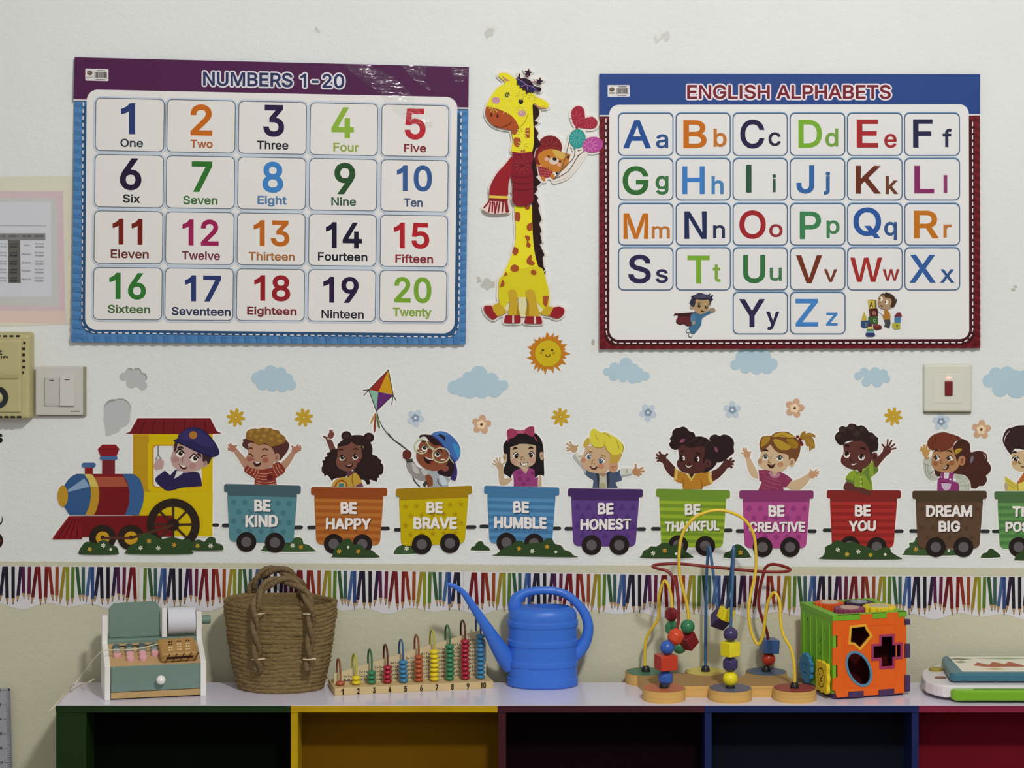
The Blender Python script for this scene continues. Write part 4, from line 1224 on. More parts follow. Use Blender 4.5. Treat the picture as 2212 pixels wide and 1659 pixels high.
for a, b, c in (('312,85', 255, 155), ('330,95', 310, 205), ('355,90', 350, 205), ('375,95', 385, 220), ('410,95', 385, 220), ('440,95', 420, 210), ('480,90', 470, 205), ('505,92', 520, 205), ('525,95', 540, 205)):
    st.s('scarf', '#82242a', 20, '%s %d,%d' % (a, b, c))
gir = st.done()


def foam_sides(o, parent, y0, y1, m):
    """give the flat backing real thickness back to the wall"""
    me = o.data
    bm = bmesh.new(); bm.from_mesh(me)
    bmesh.ops.remove_doubles(bm, verts=bm.verts, dist=1e-6)
    r = bmesh.ops.extrude_face_region(bm, geom=bm.faces[:])
    for v in [g for g in r['geom'] if isinstance(g, bmesh.types.BMVert)]:
        v.co.y = y1
    bm.to_mesh(me); bm.free()


for c in gir.children:
    if c.name.startswith('backing'):
        c['label'] = 'white foam board backing'
        c.name = 'foam_board'
        foam_sides(c, gir, -.004, -.0004, foam)
# ---------------------------------------------------------------- train of wall stickers
BUSH, BUSH2 = '#2f4526', '#3a5230'


def bush(st, name, ox, oy, k, outline, fl, col=BUSH):
    st.T(ox, oy, k)
    st.part(name, None, 'bush')
    st.f(name, col, outline)
    for x, y, c in fl:
        cc = {'w': '#d3d6c4', 'y': '#c0a23a', 'o': '#c28d2c', 's': '#cfd0bc'}[c]
        r = {'s': 14}.get(c, 26) * k / 5.267
        for i in range(6 if c != 's' else 1):
            a = i * pi / 3 + x
            if c == 's':
                st.e(name, cc, x, y, r * 1.2, n=8)
            else:
                st.e(name, cc, x + r * .6 * cos(a), y + r * .6 * sin(a), r * .5, r * .24, math.degrees(a), n=8)
        if c != 's':
            st.e(name, '#a08a3a' if c == 'w' else '#a07a20', x, y, r * .25, n=8)


def wheel(st, cx, cy, r=21.5, c='#231c1a', hub='#5a5456', i=0):
    st.T()
    n = st.part('wheel%d' % i, None, 'wheel')
    st.e(n, c, cx, cy, r, edge=True, n=28)
    st.e(n, hub, cx, cy, r * .52, n=20)


def coupling(st, x0, x1, y):
    st.T()
    n = st.part('coupling%d' % int(x0), None, 'coupling')
    st.s(n, '#2a2c2e', 7.5, '%f,%f %f,%f' % (min(x0, x1) + 3, y, max(x0, x1) - 3, y), edge=True)


def wagon(st, x0, y0, x1, y1, rim, body, pat, patc, couple, clip=None):
    st.T()
    st.part('wagon_body'); st.part('wagon_pattern', 'wagon_body'); st.part('rim', 'wagon_body', label='darker rim of the wagon')
    sl = (y1 - y0) / (x1 - x0)
    Y = lambda x, dy: y0 + (x - x0) * sl + dy
    bl, br = x0 + 11.5, x1 - 16
    tl, tr = x0 + 6.5, x1 - 7.5
    bot = 124
    for cx0, cx1, dy in couple:
        coupling(st, cx0, cx1, Y(cx0, dy))
    q = [(tl, Y(tl, 14)), (tr, Y(tr, 14)), (br, Y(br, bot)), (bl, Y(bl, bot))]
    st.poly('wagon_body', body, rrect(q, 11))

    def ins(v):   # inner width at depth v
        t = (v - 14) / (bot - 14)
        return tl + (bl - tl) * t + .5, tr + (br - tr) * t - .5
    z = st.z
    st.raw('wagon_pattern', rim, [(ins(16)[0], Y(tl, 16)), (ins(16)[1], Y(tr, 16)), (ins(26)[1], Y(tr, 25)), (ins(26)[0], Y(tl, 25))], [(0, 1, 2, 3)], z)
    if pat == 'stripes':
        for i in range(6):
            v = 32 + i * 15.2
            a, b = ins(v)
            c, d = ins(v + 7.5)
            st.raw('wagon_pattern', patc, [(a, Y(a, v)), (b, Y(b, v)), (d, Y(d, v + 7.5)), (c, Y(c, v + 7.5))], [(0, 1, 2, 3)], z)
    else:
        for r in range(4):
            v = 39 + r * 20.5
            a, b = ins(v)
            n = 6
            for i in range(n):
                x = x0 + 20.5 + i * 24 + (11 if r % 2 else 0)
                if x < a + 7 or x > b - 7:
                    continue
                if pat == 'dots':
                    ps = [(x + 6 * cos(t), Y(x, v) + 6 * sin(t)) for t in (2 * pi * j / 12 for j in range(12))]
                elif pat == 'stars':
                    ps = [(x + (7.6 if j % 2 == 0 else 3.2) * sin(j * pi / 5), Y(x, v) - (7.6 if j % 2 == 0 else 3.2) * cos(j * pi / 5)) for j in range(10)]
                else:
                    ps = [(x, Y(x, v) - 8), (x + 7.5, Y(x, v) + 6), (x - 7.5, Y(x, v) + 6)]
                tri = tessellate_polygon([[Vector((p[0], -p[1], 0)) for p in ps]])
                st.raw('wagon_pattern', patc, ps, tri, z)
    st.z += st.step
    st.poly('rim', rim, rrect([(x0, Y(x0, 0)), (x1, Y(x1, 0)), (x1, Y(x1, 17)), (x0, Y(x0, 17))], 4))


def words(st, lines, shadow):
    st.T()
    for i, (s, b) in enumerate(lines):
        n = st.part('lettering%d' % i, 'wagon_body', 'lettering', 'white words ' + s)
        sl = random.Random(s).uniform(-.02, .02)
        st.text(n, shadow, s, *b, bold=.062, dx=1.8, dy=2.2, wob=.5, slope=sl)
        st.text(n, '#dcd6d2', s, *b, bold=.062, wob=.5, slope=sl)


def hand(st, part, c, px, py, r, tips, wd):
    st.e(part, c, px, py, r, r * 1.1, edge=True)
    for t in tips.split():
        st.s(part, c, wd, '%f,%f %s' % (px, py, t), edge=True)


def eye(st, p, cx, cy, rx, ry, ix, iy, ir, iris='#2a1a14', white='#ded8d0', lid='#241a18', lidw=14):
    st.e(p, white, cx, cy, rx, ry)
    st.e(p, iris, cx + ix, cy + iy, ir, ir * 1.15)
    st.e(p, '#d8d4d0', cx + ix + ir * .35, cy + iy - ir * .4, ir * .25, ir * .25, n=8)
    st.s(p, lid, lidw, '%f,%f %f,%f %f,%f' % (cx - rx, cy - ry * .1, cx, cy - ry * 1.05, cx + rx, cy - ry * .1), sub=5)


def wsticker(label, px):
    return Sticker('train_wagon_sticker', label, 'sticker', px, 1203, 'train wagon stickers', base=.0005, step=3e-5, bw=3.5, border='#dedcd8')


# ---------------------------------------------------------------- engine
st = Sticker('train_engine_sticker', 'yellow, red and blue steam engine sticker with a driver in a blue cap', 'sticker', 300, 1198, base=.0005, step=3e-5, bw=3.5, border='#dedcd8')
E = lambda: st.T(100, 860, 4.74)
E()
for n in ('cab', 'boiler', 'frame', 'chimney', 'driver'):
    st.part(n)
st.part('roof', 'cab'); st.part('cab_window', 'cab'); st.part('valve', 'boiler')
st.part('hair', 'driver'); st.part('cap', 'driver', label='navy driver cap with round badge'); st.part('coat', 'driver', label='navy coat')
coupling(st, 459, 473, 860 + 1300 / 4.74)
E()
st.F('cab', '#c2a80c', '888,350 1705,350 1700,1415 888,1415')
st.F('cab', '#b0881c', '888,372 1050,372 1060,960 1700,960 1700,1000 990,1010 888,1200')
st.F('cab', '#c4aa10', '1000,960 1705,960 1700,1415 1300,1415 1300,1200 950,1200')
st.f('roof', '#6a1a1e', '935,205! 1680,205! 1740,330 1725,365 880,365 865,335')
for i in range(7):
    x = 1005 + i * 102
    st.s('roof', '#4a1014', 8, '%d,215 %d,280 %d,362' % (x + 12 - i * 2, x - 18 + i * 5, x - 32 + i * 9))
st.poly('cab_window', '#c8a90c', rrect([st.px(p) for p in ((1040, 430), (1650, 430), (1650, 955), (1040, 955))], 10), False)
st.poly('cab_window', '#b5821c', rrect([st.px(p) for p in ((1085, 475), (1600, 475), (1600, 915), (1085, 915))], 8), False)
st.poly('cab_window', '#d2d1ce', rrect([st.px(p) for p in ((1100, 488), (1592, 488), (1592, 905), (1100, 905))], 7), False)
st.s('cab_window', '#73777a', 14, '1147,490 1147,580'); st.s('cab_window', '#73777a', 12, '1147,580 1120,630'); st.s('cab_window', '#73777a', 12, '1147,580 1180,630')
# driver
SK = '#b0908a'
st.f('driver', SK, '1125,640 1160,620 1200,640 1205,680 1180,740 1130,745 1100,700')
st.f('driver', '#cfcac8', '1130,745 1195,725 1220,745 1180,800 1120,800')
st.f('coat', '#2a2348', '1215,740! 1270,790! 1330,730 1400,760 1540,755 1580,800 1595,900! 1400,915 1260,950 1190,920 1115,830')
st.f('driver', '#cfcac8', '1340,740! 1400,760 1370,790 1310,825!')
st.f('driver', SK, '1320,470 1600,560 1600,700 1540,745 1420,755 1340,730 1290,680 1275,610 1300,540')
st.e('driver', SK, 1625, 665, 32, 45, 20); st.e('driver', '#96706a', 1625, 670, 14, 24, 20)
st.f('hair', '#33242a', '1600,560! 1700,600! 1660,680 1640,640 1605,650')
st.f('hair', '#33242a', '1315,450! 1345,465 1325,540 1310,545')
st.f('cap', '#28244c', '1300,430! 1345,410 1360,370 1440,310 1540,300 1630,340 1720,440 1775,550 1750,590 1705,605! 1560,560 1420,490 1330,455')
st.f('cap', '#332d5c', '1370,380 1450,325 1560,330 1650,390 1720,480 1640,500 1500,440 1380,420')
st.s('cap', '#1c1838', 10, '1330,450 1440,490 1560,550 1700,600')
st.e('cap', '#a06a2c', 1505, 378, 42, 40, edge=False)
eye(st, 'driver', 1370, 565, 42, 40, 6, 0, 22)
eye(st, 'driver', 1515, 615, 42, 42, 12, 0, 22)
st.s('driver', '#2c1e1c', 24, '1345,512 1375,500 1405,512', taper=True); st.s('driver', '#2c1e1c', 24, '1545,570 1570,578 1585,600', taper=True)
st.s('driver', '#8a625c', 9, '1410,600 1390,635 1400,650')
st.f('driver', '#4c2422', '1355,665! 1400,690 1450,695! 1430,725 1385,720'); st.f('driver', '#d8d2cc', '1360,668! 1400,690 1448,697! 1400,708')
st.e('driver', '#a87c78', 1325, 625, 34, 28); st.e('driver', '#a87c78', 1500, 690, 34, 28)
# boiler
st.f('boiler', '#375a88', '780,775! 890,775! 960,830 1000,960 990,1080 950,1195! 780,1195!')
st.F('boiler', '#6e191c', '440,775 780,775 830,850 855,950 850,1080 810,1195 440,1195')
st.F('boiler', '#9c4e38', '500,805 795,805 842,905 520,905'); st.F('boiler', '#7d1d20', '470,775 780,775 795,805 490,805')
st.f('boiler', '#b0862a', '390,775! 470,780 530,880 545,1000 520,1130 490,1195! 400,1195!')
st.f('boiler', '#c2b058', '390,775! 470,780 525,880! 530,905! 440,905! 420,850')
st.f('boiler', '#32537f', '310,775! 390,775! 440,860 460,960 445,1090 400,1195! 240,1195! 200,1130 180,1100 170,1000 190,890 250,810')
st.F('boiler', '#7f97b4', '225,935 390,820 420,860 440,905 225,960')
st.e('boiler', '#b0862a', 172, 1000, 54, 110, edge=True)
st.F('valve', '#7d1d22', '398,705 478,705 478,775 398,775'); st.poly('valve', '#43628f', rrect([st.px(p) for p in ((365, 660), (508, 660), (508, 708), (365, 708))], 4.6))
st.F('chimney', '#6c2228', '575,630 705,630 705,775 575,775'); st.F('chimney', '#7f1c22', '575,475 710,475 750,520 720,595 560,595 530,520')
st.s('chimney', '#5a1418', 8, '540,522 745,522'); st.poly('chimney', '#43628f', rrect([st.px(p) for p in ((550, 593), (732, 593), (732, 630), (550, 630))], 3.5))
# frame and cow catcher
st.F('frame', '#6c181c', '235,1205 1300,1200 1300,1415 235,1420'); st.f('frame', '#7a1a20', '235,1205! 350,1205! 370,1440! 85,1445! 75,1420')
for a in ('250,1230 120,1430', '275,1240 180,1430', '305,1240 245,1430', '335,1240 310,1430'):
    st.s('frame', '#55101a', 12, a)
for i, cx in enumerate((580, 870)):
    n = st.part('small_wheel%d' % i, None, 'small_wheel')
    st.e(n, '#2b211b', cx, 1425, 138, 130, edge=True, n=28); st.e(n, '#bb8f22', cx, 1430, 70, 68, n=22); st.e(n, '#2b211b', cx, 1425, 22, n=12)
n = st.part('drive_wheel')
ot = [st.px((1302 + 272 * cos(a), 1295 + 270 * sin(a))) for a in (2 * pi * i / 40 for i in range(40))]
it = [st.px((1302 + 188 * cos(a), 1290 + 185 * sin(a))) for a in (2 * pi * i / 40 for i in range(40))]
ring(st, n, '#2b211b', ot, it)
for i in range(8):
    a = i * pi / 4 + .0
    st.s(n, '#3d2a20', 22, '1302,1293 %f,%f' % (1302 + 195 * cos(a), 1290 + 192 * sin(a)))
st.e(n, '#2b1d1a', 1302, 1293, 62, n=20)
st.part('connecting_rod')
st.s('connecting_rod', '#4e2e24', 26, '580,1430 870,1430'); st.s('connecting_rod', '#4e2e24', 26, '870,1430 1290,1300')
bush(st, 'bush1', 100, 860, 4.74, '340,1560 365,1515 400,1475 450,1470 520,1490! 560,1455 620,1455 660,1500 720,1520 740,1570 710,1598 370,1598', [(450, 1545, 'y'), (587, 1505, 'w'), (663, 1545, 's')])
bush(st, 'bush2', 100, 860, 4.74, '830,1550 870,1500 930,1470 960,1400 1030,1378 1110,1400 1180,1440 1290,1420 1400,1450! 1470,1440 1495,1500 1490,1560 1460,1592 860,1592', [(1055, 1460, 'o'), (968, 1528, 'w'), (1150, 1532, 'w'), (1313, 1500, 'o')])
bush(st, 'bush3', 100, 860, 4.74, '1490,1470! 1560,1445 1620,1470! 1670,1420 1730,1430 1740,1480! 1800,1500 1815,1540 1780,1552 1490,1550', [(1553, 1507, 'y'), (1685, 1507, 'w')])
st.done()

# ---------------------------------------------------------------- 1 BE KIND
st = wsticker('teal dotted wagon sticker reading BE KIND with a laughing curly haired boy', 567)
bush(st, 'bush', 460, 1030, 5.267, '570,815 600,780 860,740! 940,690 1010,700 1030,760! 1090,775 1120,800 1155,830 1130,850 590,848', [(905, 783, 'w'), (1002, 798, 'o')], BUSH2)
st.part('child_figure'); st.part('shirt', 'child_figure', label='rust red striped shirt'); st.part('hair', 'child_figure', label='curly ginger hair')
st.T(470, 860, 7.9)
b, sk = 'child_figure', '#a98069'
st.f('hair', '#4f2c2a', '490,690 440,740 420,800 450,840! 530,890! 560,760 900,880 960,1000 1060,1060 1120,1000 1195,900 1225,800 1190,740 1100,700')
st.f(b, sk, '310,860 290,930 360,1040 430,1160 470,1200! 540,1140 480,1030 400,940 335,870')
st.f(b, sk, '1085,1105! 1180,1010 1265,910 1320,945 1275,1050 1190,1180 1130,1220')
hand(st, b, '#a4715c', 262, 858, 55, '190,798 222,782 186,850 190,884 320,808', 28)
hand(st, b, '#a4715c', 1322, 885, 56, '1272,818 1372,795 1412,815 1422,852 1412,888', 28)
st.f('shirt', '#7c3026', '520,1140 455,1240 640,1370! 630,1475! 1012,1475! 990,1365! 1155,1245 1060,1095 950,1125 900,1190 700,1220 590,1180')
for q in ('490,1245 530,1200 560,1165', '545,1280 590,1230 605,1190', '600,1315 640,1270 655,1215', '645,1350 680,1290 695,1230', '940,1140 965,1220 1025,1330', '990,1125 1020,1210 1075,1300', '1030,1110 1065,1200 1125,1260',
          '690,1275 800,1295 930,1265', '690,1325 760,1335 840,1335', '670,1360 760,1385 840,1385', '660,1410 800,1445 985,1415', '645,1450 800,1482 1000,1455'):
    st.s('shirt', '#c08a70', 11, q)
st.e('shirt', '#5c1c20', 895, 1350, 50, 46)
st.f(b, sk, '560,760 530,860 520,950 480,1020 490,1110 560,1180 680,1212 800,1212 900,1175 960,1100 990,1000 930,850 830,790 700,790')
st.e(b, sk, 1015, 1010, 50, 74, 10); st.e(b, '#8f6252', 1012, 1015, 22, 40, 10)
st.f('hair', '#83602a', '490,640 500,570 560,530 640,520 700,525 780,500 850,522 900,510 960,540 1040,550 1075,610 1140,650 1170,720 1120,770 1000,810 900,830 880,800 800,770 720,810 640,770 600,730 560,720 490,690', edge=True)
for x, y, r in ((580, 570, 40), (700, 560, 36), (830, 545, 40), (950, 590, 42), (1040, 640, 42), (660, 650, 38), (800, 640, 40), (920, 690, 40), (1060, 730, 40), (560, 640, 32), (740, 720, 32)):
    st.e('hair', '#9a7434', x, y, r, r * .8)
st.s(b, '#4a2a20', 24, '535,860 570,845 605,865', taper=True); st.s(b, '#4a2a20', 26, '765,882 815,862 865,885', taper=True)
st.s(b, '#3a2018', 15, '535,950 575,955 600,995'); st.s(b, '#3a2018', 15, '755,1005 790,975 845,970')
st.e(b, '#96594a', 550, 1035, 48, 40); st.e(b, '#96594a', 820, 1055, 52, 42)
st.s(b, '#86503f', 12, '615,985 605,1030 635,1045')
st.f(b, '#3a1d18', '608,1080! 680,1090 745,1068! 738,1130 680,1165 630,1140'); st.f(b, '#d8d2c8', '625,1086! 680,1092 738,1075! 715,1105 670,1112')
wagon(st, 484.7, 1045, 650, 1049, '#41585f', '#517f87', 'dots', '#456d78', [(480.5, 496, 89.5), (633, 654, 90)])
wheel(st, 532.7, 1170, i=0); wheel(st, 594.2, 1171.5, i=1)
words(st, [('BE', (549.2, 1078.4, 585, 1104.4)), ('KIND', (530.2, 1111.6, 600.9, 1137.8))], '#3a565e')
st.done()

# ---------------------------------------------------------------- 2 BE HAPPY
st = wsticker('orange striped wagon sticker reading BE HAPPY with a waving girl in hair buns', 754)
st.T(660, 900, 9.759)
st.part('child_figure'); st.part('shirt', 'child_figure', label='yellow shirt with a rainbow'); st.part('hair', 'child_figure', label='dark curly hair with two buns')
b, sk, hr = 'child_figure', '#6e473a', '#2b1c1c'
st.f('hair', hr, '700,560 660,690 560,690 520,740 450,770 460,830 400,860 410,910 355,930 370,1000 340,1080 350,1170 390,1210 400,1280! 430,1240 480,1250 560,1360! 600,1310 640,1300 720,1290 830,1290! 900,1150 900,700')
st.f('hair', hr, '1180,600 1400,640 1410,790 1500,830 1540,880 1600,920 1590,970 1640,1030 1640,1160 1600,1220 1550,1230 1560,1290 1520,1290 1500,1370 1440,1350 1350,1330 1370,1400 1300,1430 1240,1340 1150,1320 1040,1200 1000,1000')
st.f(b, '#67413a', '470,470 430,480 480,610 520,740! 640,690! 600,590 550,490')
hand(st, b, '#6e4238', 530, 400, 62, '520,290 560,300 590,345 590,380 470,440', 40)
st.f(b, '#55302c', '450,430! 385,402 365,415 430,470 460,490')
st.f('hair', hr, '560,690 660,680 690,760 640,800 520,760')
st.f(b, '#5c3440', '860,1130! 1040,1150! 1010,1230 880,1290!')
st.f('shirt', '#b28f38', '540,1475! 620,1340 790,1270 880,1280 1010,1190! 1060,1180 1150,1290 1180,1400 1060,1440 1070,1485!')
st.s('shirt', '#7c5a26', 20, '1000,1200 985,1330 1010,1460')
st.f(b, '#6e4250', '1060,1450! 1190,1390! 1225,1480! 1070,1485!')
for c, r in (('#7c3a1c', 150), ('#a85a24', 128), ('#c8b060', 100), ('#5c8a4c', 72), ('#3f6a86', 44)):
    st.f('shirt', c, '%d,1475! %d,1400 760,%d %d,1400 %d,1475!' % (760 - r, 760 - r * .75, 1475 - r, 760 + r * .75, 760 + r * .8))
st.f(b, sk, '700,620 680,700 670,850 640,930 660,1030 720,1100 850,1150 980,1130 1080,1050 1180,900 1190,700 1100,580 960,520 800,560')
st.f('hair', hr, '700,640! 720,540 820,470 960,400 1120,385 1240,410 1340,500 1400,620 1410,760 1350,830 1220,800 1180,740 1190,620! 1060,590 965,525! 900,590 780,620')
st.e('hair', hr, 862, 405, 108, 100, edge=True); st.e('hair', hr, 1335, 440, 112, 104, edge=True)
st.e('hair', '#3d2626', 870, 400, 60, 54); st.e('hair', '#3d2626', 1345, 435, 60, 56)
st.f('hair', hr, '1080,1020 1180,880 1330,830 1480,880 1560,1000 1560,1150 1440,1260 1250,1260 1120,1170')
st.F('hair', '#8a7c4c', '1195,610 1225,620 1235,665 1215,660')
eye(st, b, 768, 865, 58, 62, 8, -10, 42); eye(st, b, 1048, 848, 64, 60, 5, -8, 44)
st.s(b, '#3a2018', 34, '695,705 740,690 795,700', taper=True); st.s(b, '#3a2018', 34, '1005,690 1055,672 1110,690', taper=True)
st.s(b, '#4c2a24', 14, '870,870 835,920 860,945')
st.f(b, '#3a1616', '830,1015! 920,1020 1000,965! 990,1040 930,1085 860,1050'); st.f(b, '#b8a494', '870,1020! 930,1015 985,985! 960,1020 910,1035')
st.e(b, '#7c403a', 700, 960, 40, 42); st.e(b, '#7c403a', 1100, 930, 50, 40)
wagon(st, 672.3, 1051.5, 836.5, 1054, '#8a431c', '#a8682e', 'stripes', '#9a5420', [(664.5, 683, 87.5), (822, 841.5, 87.5)])
wheel(st, 721.1, 1174.3, i=0); wheel(st, 782.8, 1175, i=1)
bush(st, 'bush', 460, 1030, 5.267, '1360,900 1380,830 1430,770 1500,710 1560,705 1600,770! 1680,770 1740,830! 1800,830 1860,880 1865,915 1380,912', [(1437, 847, 'y'), (1540, 798, 's'), (1655, 847, 'o')])
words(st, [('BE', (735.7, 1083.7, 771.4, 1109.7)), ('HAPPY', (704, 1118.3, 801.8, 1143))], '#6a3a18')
st.done()

# ---------------------------------------------------------------- 3 BE BRAVE with the kite
st = wsticker('yellow starred wagon sticker reading BE BRAVE with a boy in glasses flying a kite', 937)
bush(st, 'bush', 830, 1030, 5.267, '110,860 130,820 160,790 215,770 235,735 330,760! 420,870! 140,882', [(255, 815, 'w')], BUSH2)
st.part('child_figure'); st.part('shirt', 'child_figure', label='grey jacket'); st.part('hair', 'child_figure'); st.part('cap', 'child_figure', label='blue backwards cap'); st.part('glasses', 'child_figure', label='pale green round glasses')
st.part('kite', label='kite of red, yellow, green and purple panels'); st.part('kite_string', 'kite')
st.T(760, 780, 6.506)
K = 'kite'
st.f(K, '#b4883c', '345,715! 320,790 275,880 262,860 310,750', edge=True); st.f(K, '#86362c', '340,720! 340,920 320,1005 305,930 330,740', edge=True); st.f(K, '#52703c', '350,720! 370,820 398,930 375,940 345,820', edge=True)
st.F(K, '#8c2c24', '515,120 240,400 375,430'); st.F(K, '#bf8f1c', '515,120 580,470 375,430'); st.F(K, '#7fae96', '240,405 372,432 345,700'); st.F(K, '#5c2a66', '372,432 582,475 345,700')
for q in ('515,122 242,400', '515,122 582,475', '240,405 345,700', '582,475 345,702', '245,400 160,410', '235,405 168,485', '585,485 625,555', '580,490 562,610'):
    st.s(K, '#38343a', 11, q, edge=True)
st.s('kite_string', '#2c3232', 10, '352,705 385,830 450,950 560,1080 690,1170')
st.T(840, 900, 9.759)
st.s('kite_string', '#2c3232', 22, '-10,355 100,480 320,645 380,700'); st.s('kite_string', '#2c3232', 22, '470,960 490,1130 530,1330 650,1475')
b, sk = 'child_figure', '#7e4630'
st.f('shirt', '#8b8684', '380,960 500,920 590,1040 700,1090 830,1130! 830,1250 760,1350 620,1330 480,1230 400,1130 370,1040', edge=True)
st.f('shirt', '#b3b1ac', '490,960 580,1050 640,1180 560,1190 500,1100'); st.f('shirt', '#b0aeaa', '680,1100 820,1140 790,1240 720,1210')
st.f('shirt', '#9aa0a4', '830,1150 1040,1180 1200,1240 1290,1330 1250,1400 1260,1470! 830,1480!'); st.f('shirt', '#b8c4c8', '1060,1250 1130,1240 1230,1370 1220,1440 1120,1430'); st.f('shirt', '#4a4848', '1040,1290 1060,1400 1120,1450 1080,1450 1020,1360')
st.F('shirt', '#3c3a34', '360,910 500,880 505,950 380,975')
st.e(b, '#5e2c24', 385, 800, 95, 105, edge=True); st.s(b, '#4a201c', 14, '300,740 330,760'); st.s(b, '#4a201c', 14, '295,800 330,815'); st.s(b, '#4a201c', 14, '300,860 335,870')
st.f(b, '#7a452c', '770,1250 850,1220 920,1300 930,1450! 820,1480! 790,1360'); st.f('shirt', '#3a3a34', '720,1420 780,1350 810,1400 760,1480')
st.f('hair', '#2a1a1c', '1230,880 1400,960 1390,1150 1300,1260 1100,1230 1020,1160 1100,1040')
st.f(b, sk, '620,620 580,760 590,900 680,1030 830,1120 1000,1140 1120,1110 1220,1000 1290,800 1200,640 900,540 720,500')
st.e(b, '#82483a', 1195, 1090, 75, 60, -20)
st.f('cap', '#3f62a0', '890,380! 960,330 1100,305 1250,350 1400,480 1490,620 1510,760 1470,890 1400,955! 1290,790 1160,610 1020,460', edge=True)
st.f('cap', '#3a82b4', '1340,560 1450,600 1500,720 1470,860 1410,800'); st.f('cap', '#4a76b0', '940,360 1100,320 1250,370 1180,400 1040,380')
st.f('cap', '#231a24', '1030,380! 1100,370 1180,420 1190,520! 1110,440')
st.f('cap', '#352c60', '890,385! 1020,460 1160,610 1400,950! 1440,1120 1430,1280 1390,1345 1290,1310! 1380,1100 1330,920 1180,700 1000,500', edge=True)
st.f('hair', '#2a191a', '640,460! 660,390 760,375 890,385! 1010,490 1150,620! 1080,600 960,600 860,520 780,420 700,420', edge=True)
for cx, cy, rx, ry in ((690, 625, 145, 150), (1100, 810, 178, 155)):
    st.s('glasses', '#b3b890', 26, ' '.join('%f,%f' % (cx + rx * cos(t), cy + ry * sin(t)) for t in (2 * pi * i / 16 for i in range(17))), sub=2)
st.F('glasses', '#a8b090', '830,590 960,660 930,720 860,660'); st.s('glasses', '#9aa88c', 24, '1270,840 1360,970')
eye(st, b, 750, 660, 62, 66, 5, -8, 38, iris='#27281e'); eye(st, b, 1025, 790, 66, 60, 5, -8, 38, iris='#27281e')
st.F('glasses', '#cfd2c0', '610,600 650,680 600,700'); st.F('glasses', '#d8d0c4', '645,710 715,735 705,752 640,728'); st.F('glasses', '#d8d0c4', '1095,890 1180,885 1180,905 1095,915')
st.s(b, '#241612', 24, '690,500 740,520 780,510', taper=True); st.s(b, '#241612', 26, '1040,690 1090,690 1125,745', taper=True)
st.e(b, '#6a2c20', 865, 720, 55, 45, 20)
st.f(b, '#241614', '730,830! 800,880 960,900! 930,960 830,990 760,930'); st.f(b, '#d5cbc2', '765,825! 850,880 955,885! 920,905 810,890'); st.f(b, '#8a3434', '870,950 940,920 950,950 890,980')
wagon(st, 855.6, 1055.6, 1019.9, 1049, '#97760f', '#b5a008', 'stars', '#a08407', [(852, 872, 88), (1007, 1028.5, 88.5)])
wheel(st, 911.3, 1175.2, i=0); wheel(st, 972, 1172.8, i=1)
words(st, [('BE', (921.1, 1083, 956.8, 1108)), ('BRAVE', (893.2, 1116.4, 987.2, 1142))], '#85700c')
st.done()

# ---------------------------------------------------------------- 4 BE HUMBLE
st = wsticker('light blue striped wagon sticker reading BE HUMBLE with a girl in a pink bow', 1127)
st.T(1030, 900, 9.76)
st.part('child_figure'); st.part('shirt', 'child_figure', label='magenta top'); st.part('hair', 'child_figure', label='straight black hair'); st.part('hair_bow', 'child_figure', label='pink bow')
b, sk, hr = 'child_figure', '#b59c80', '#1e191a'
st.f('hair', hr, '620,500! 560,600 570,760 640,800! 620,950 570,1090 560,1190 640,1240 720,1300! 780,1200 1210,1150! 1220,1300! 1310,1230 1380,1240! 1420,1230 1415,1000 1400,640 1330,440 1180,330 900,340 720,400')
st.f(b, sk, '460,1090 560,1090! 580,1310! 700,1290 750,1320 640,1430 520,1450 470,1370')
hand(st, b, '#b09574', 490, 1055, 72, '335,995 362,925 412,872 483,862 590,960', 30)
st.f(b, sk, '1310,1230! 1360,1270 1365,1470! 1290,1470!')
st.f('shirt', '#8a3c70', '760,1160! 920,1085! 1030,1205! 1100,1075! 1215,1120! 1225,1300! 1290,1270! 1285,1470! 775,1470! 780,1380!')
st.f(b, '#b89c84', '920,1085! 1100,1075! 1030,1200!')
for x, y in ((905, 1310), (1085, 1325), (900, 1180), (1180, 1190), (985, 1425)):
    st.e('shirt', '#7a2c60', x, y, 46, 44)
st.f(b, sk, '705,625! 860,580 1000,570 1245,600! 1250,760 1230,960 1120,1050 980,1080 840,1040 730,970 705,840')
st.f(b, sk, '640,790! 570,780 550,850 590,930 640,950!', edge=True); st.f(b, sk, '1330,760 1380,745 1415,800 1400,880 1360,915 1330,850')
st.e(b, '#96745c', 590, 865, 20, 34); st.e(b, '#96745c', 1375, 825, 18, 40)
st.f('hair', hr, '690,640! 850,600 870,575! 1000,570! 1110,570 1240,605! 1300,500 1180,400 900,360 700,450 640,560')
pk = '#8f3552'
st.f('hair_bow', pk, '870,300! 740,250 650,280 630,350 660,440 760,450 860,360', edge=True); st.f('hair_bow', pk, '1000,280! 1090,215 1195,210 1215,290 1200,400 1150,415 1010,340', edge=True)
st.f('hair_bow', '#a5506a', '850,285 930,290 1000,280 1010,350 930,355 860,350')
st.f('hair_bow', pk, '640,560! 690,470 760,440 700,440 650,440'); st.f('hair_bow', pk, '1200,400! 1240,440 1290,530! 1230,480')
eye(st, b, 820, 815, 64, 62, 12, 15, 42, lidw=18); eye(st, b, 1150, 795, 62, 60, -8, 15, 42, lidw=18)
st.s(b, '#1c1614', 42, '760,690 805,655 855,665', taper=True); st.s(b, '#1c1614', 42, '1095,670 1140,645 1190,665', taper=True)
st.s(b, '#7a5844', 14, '985,840 940,850 935,890 970,910'); st.e(b, '#8a6450', 1005, 885, 12)
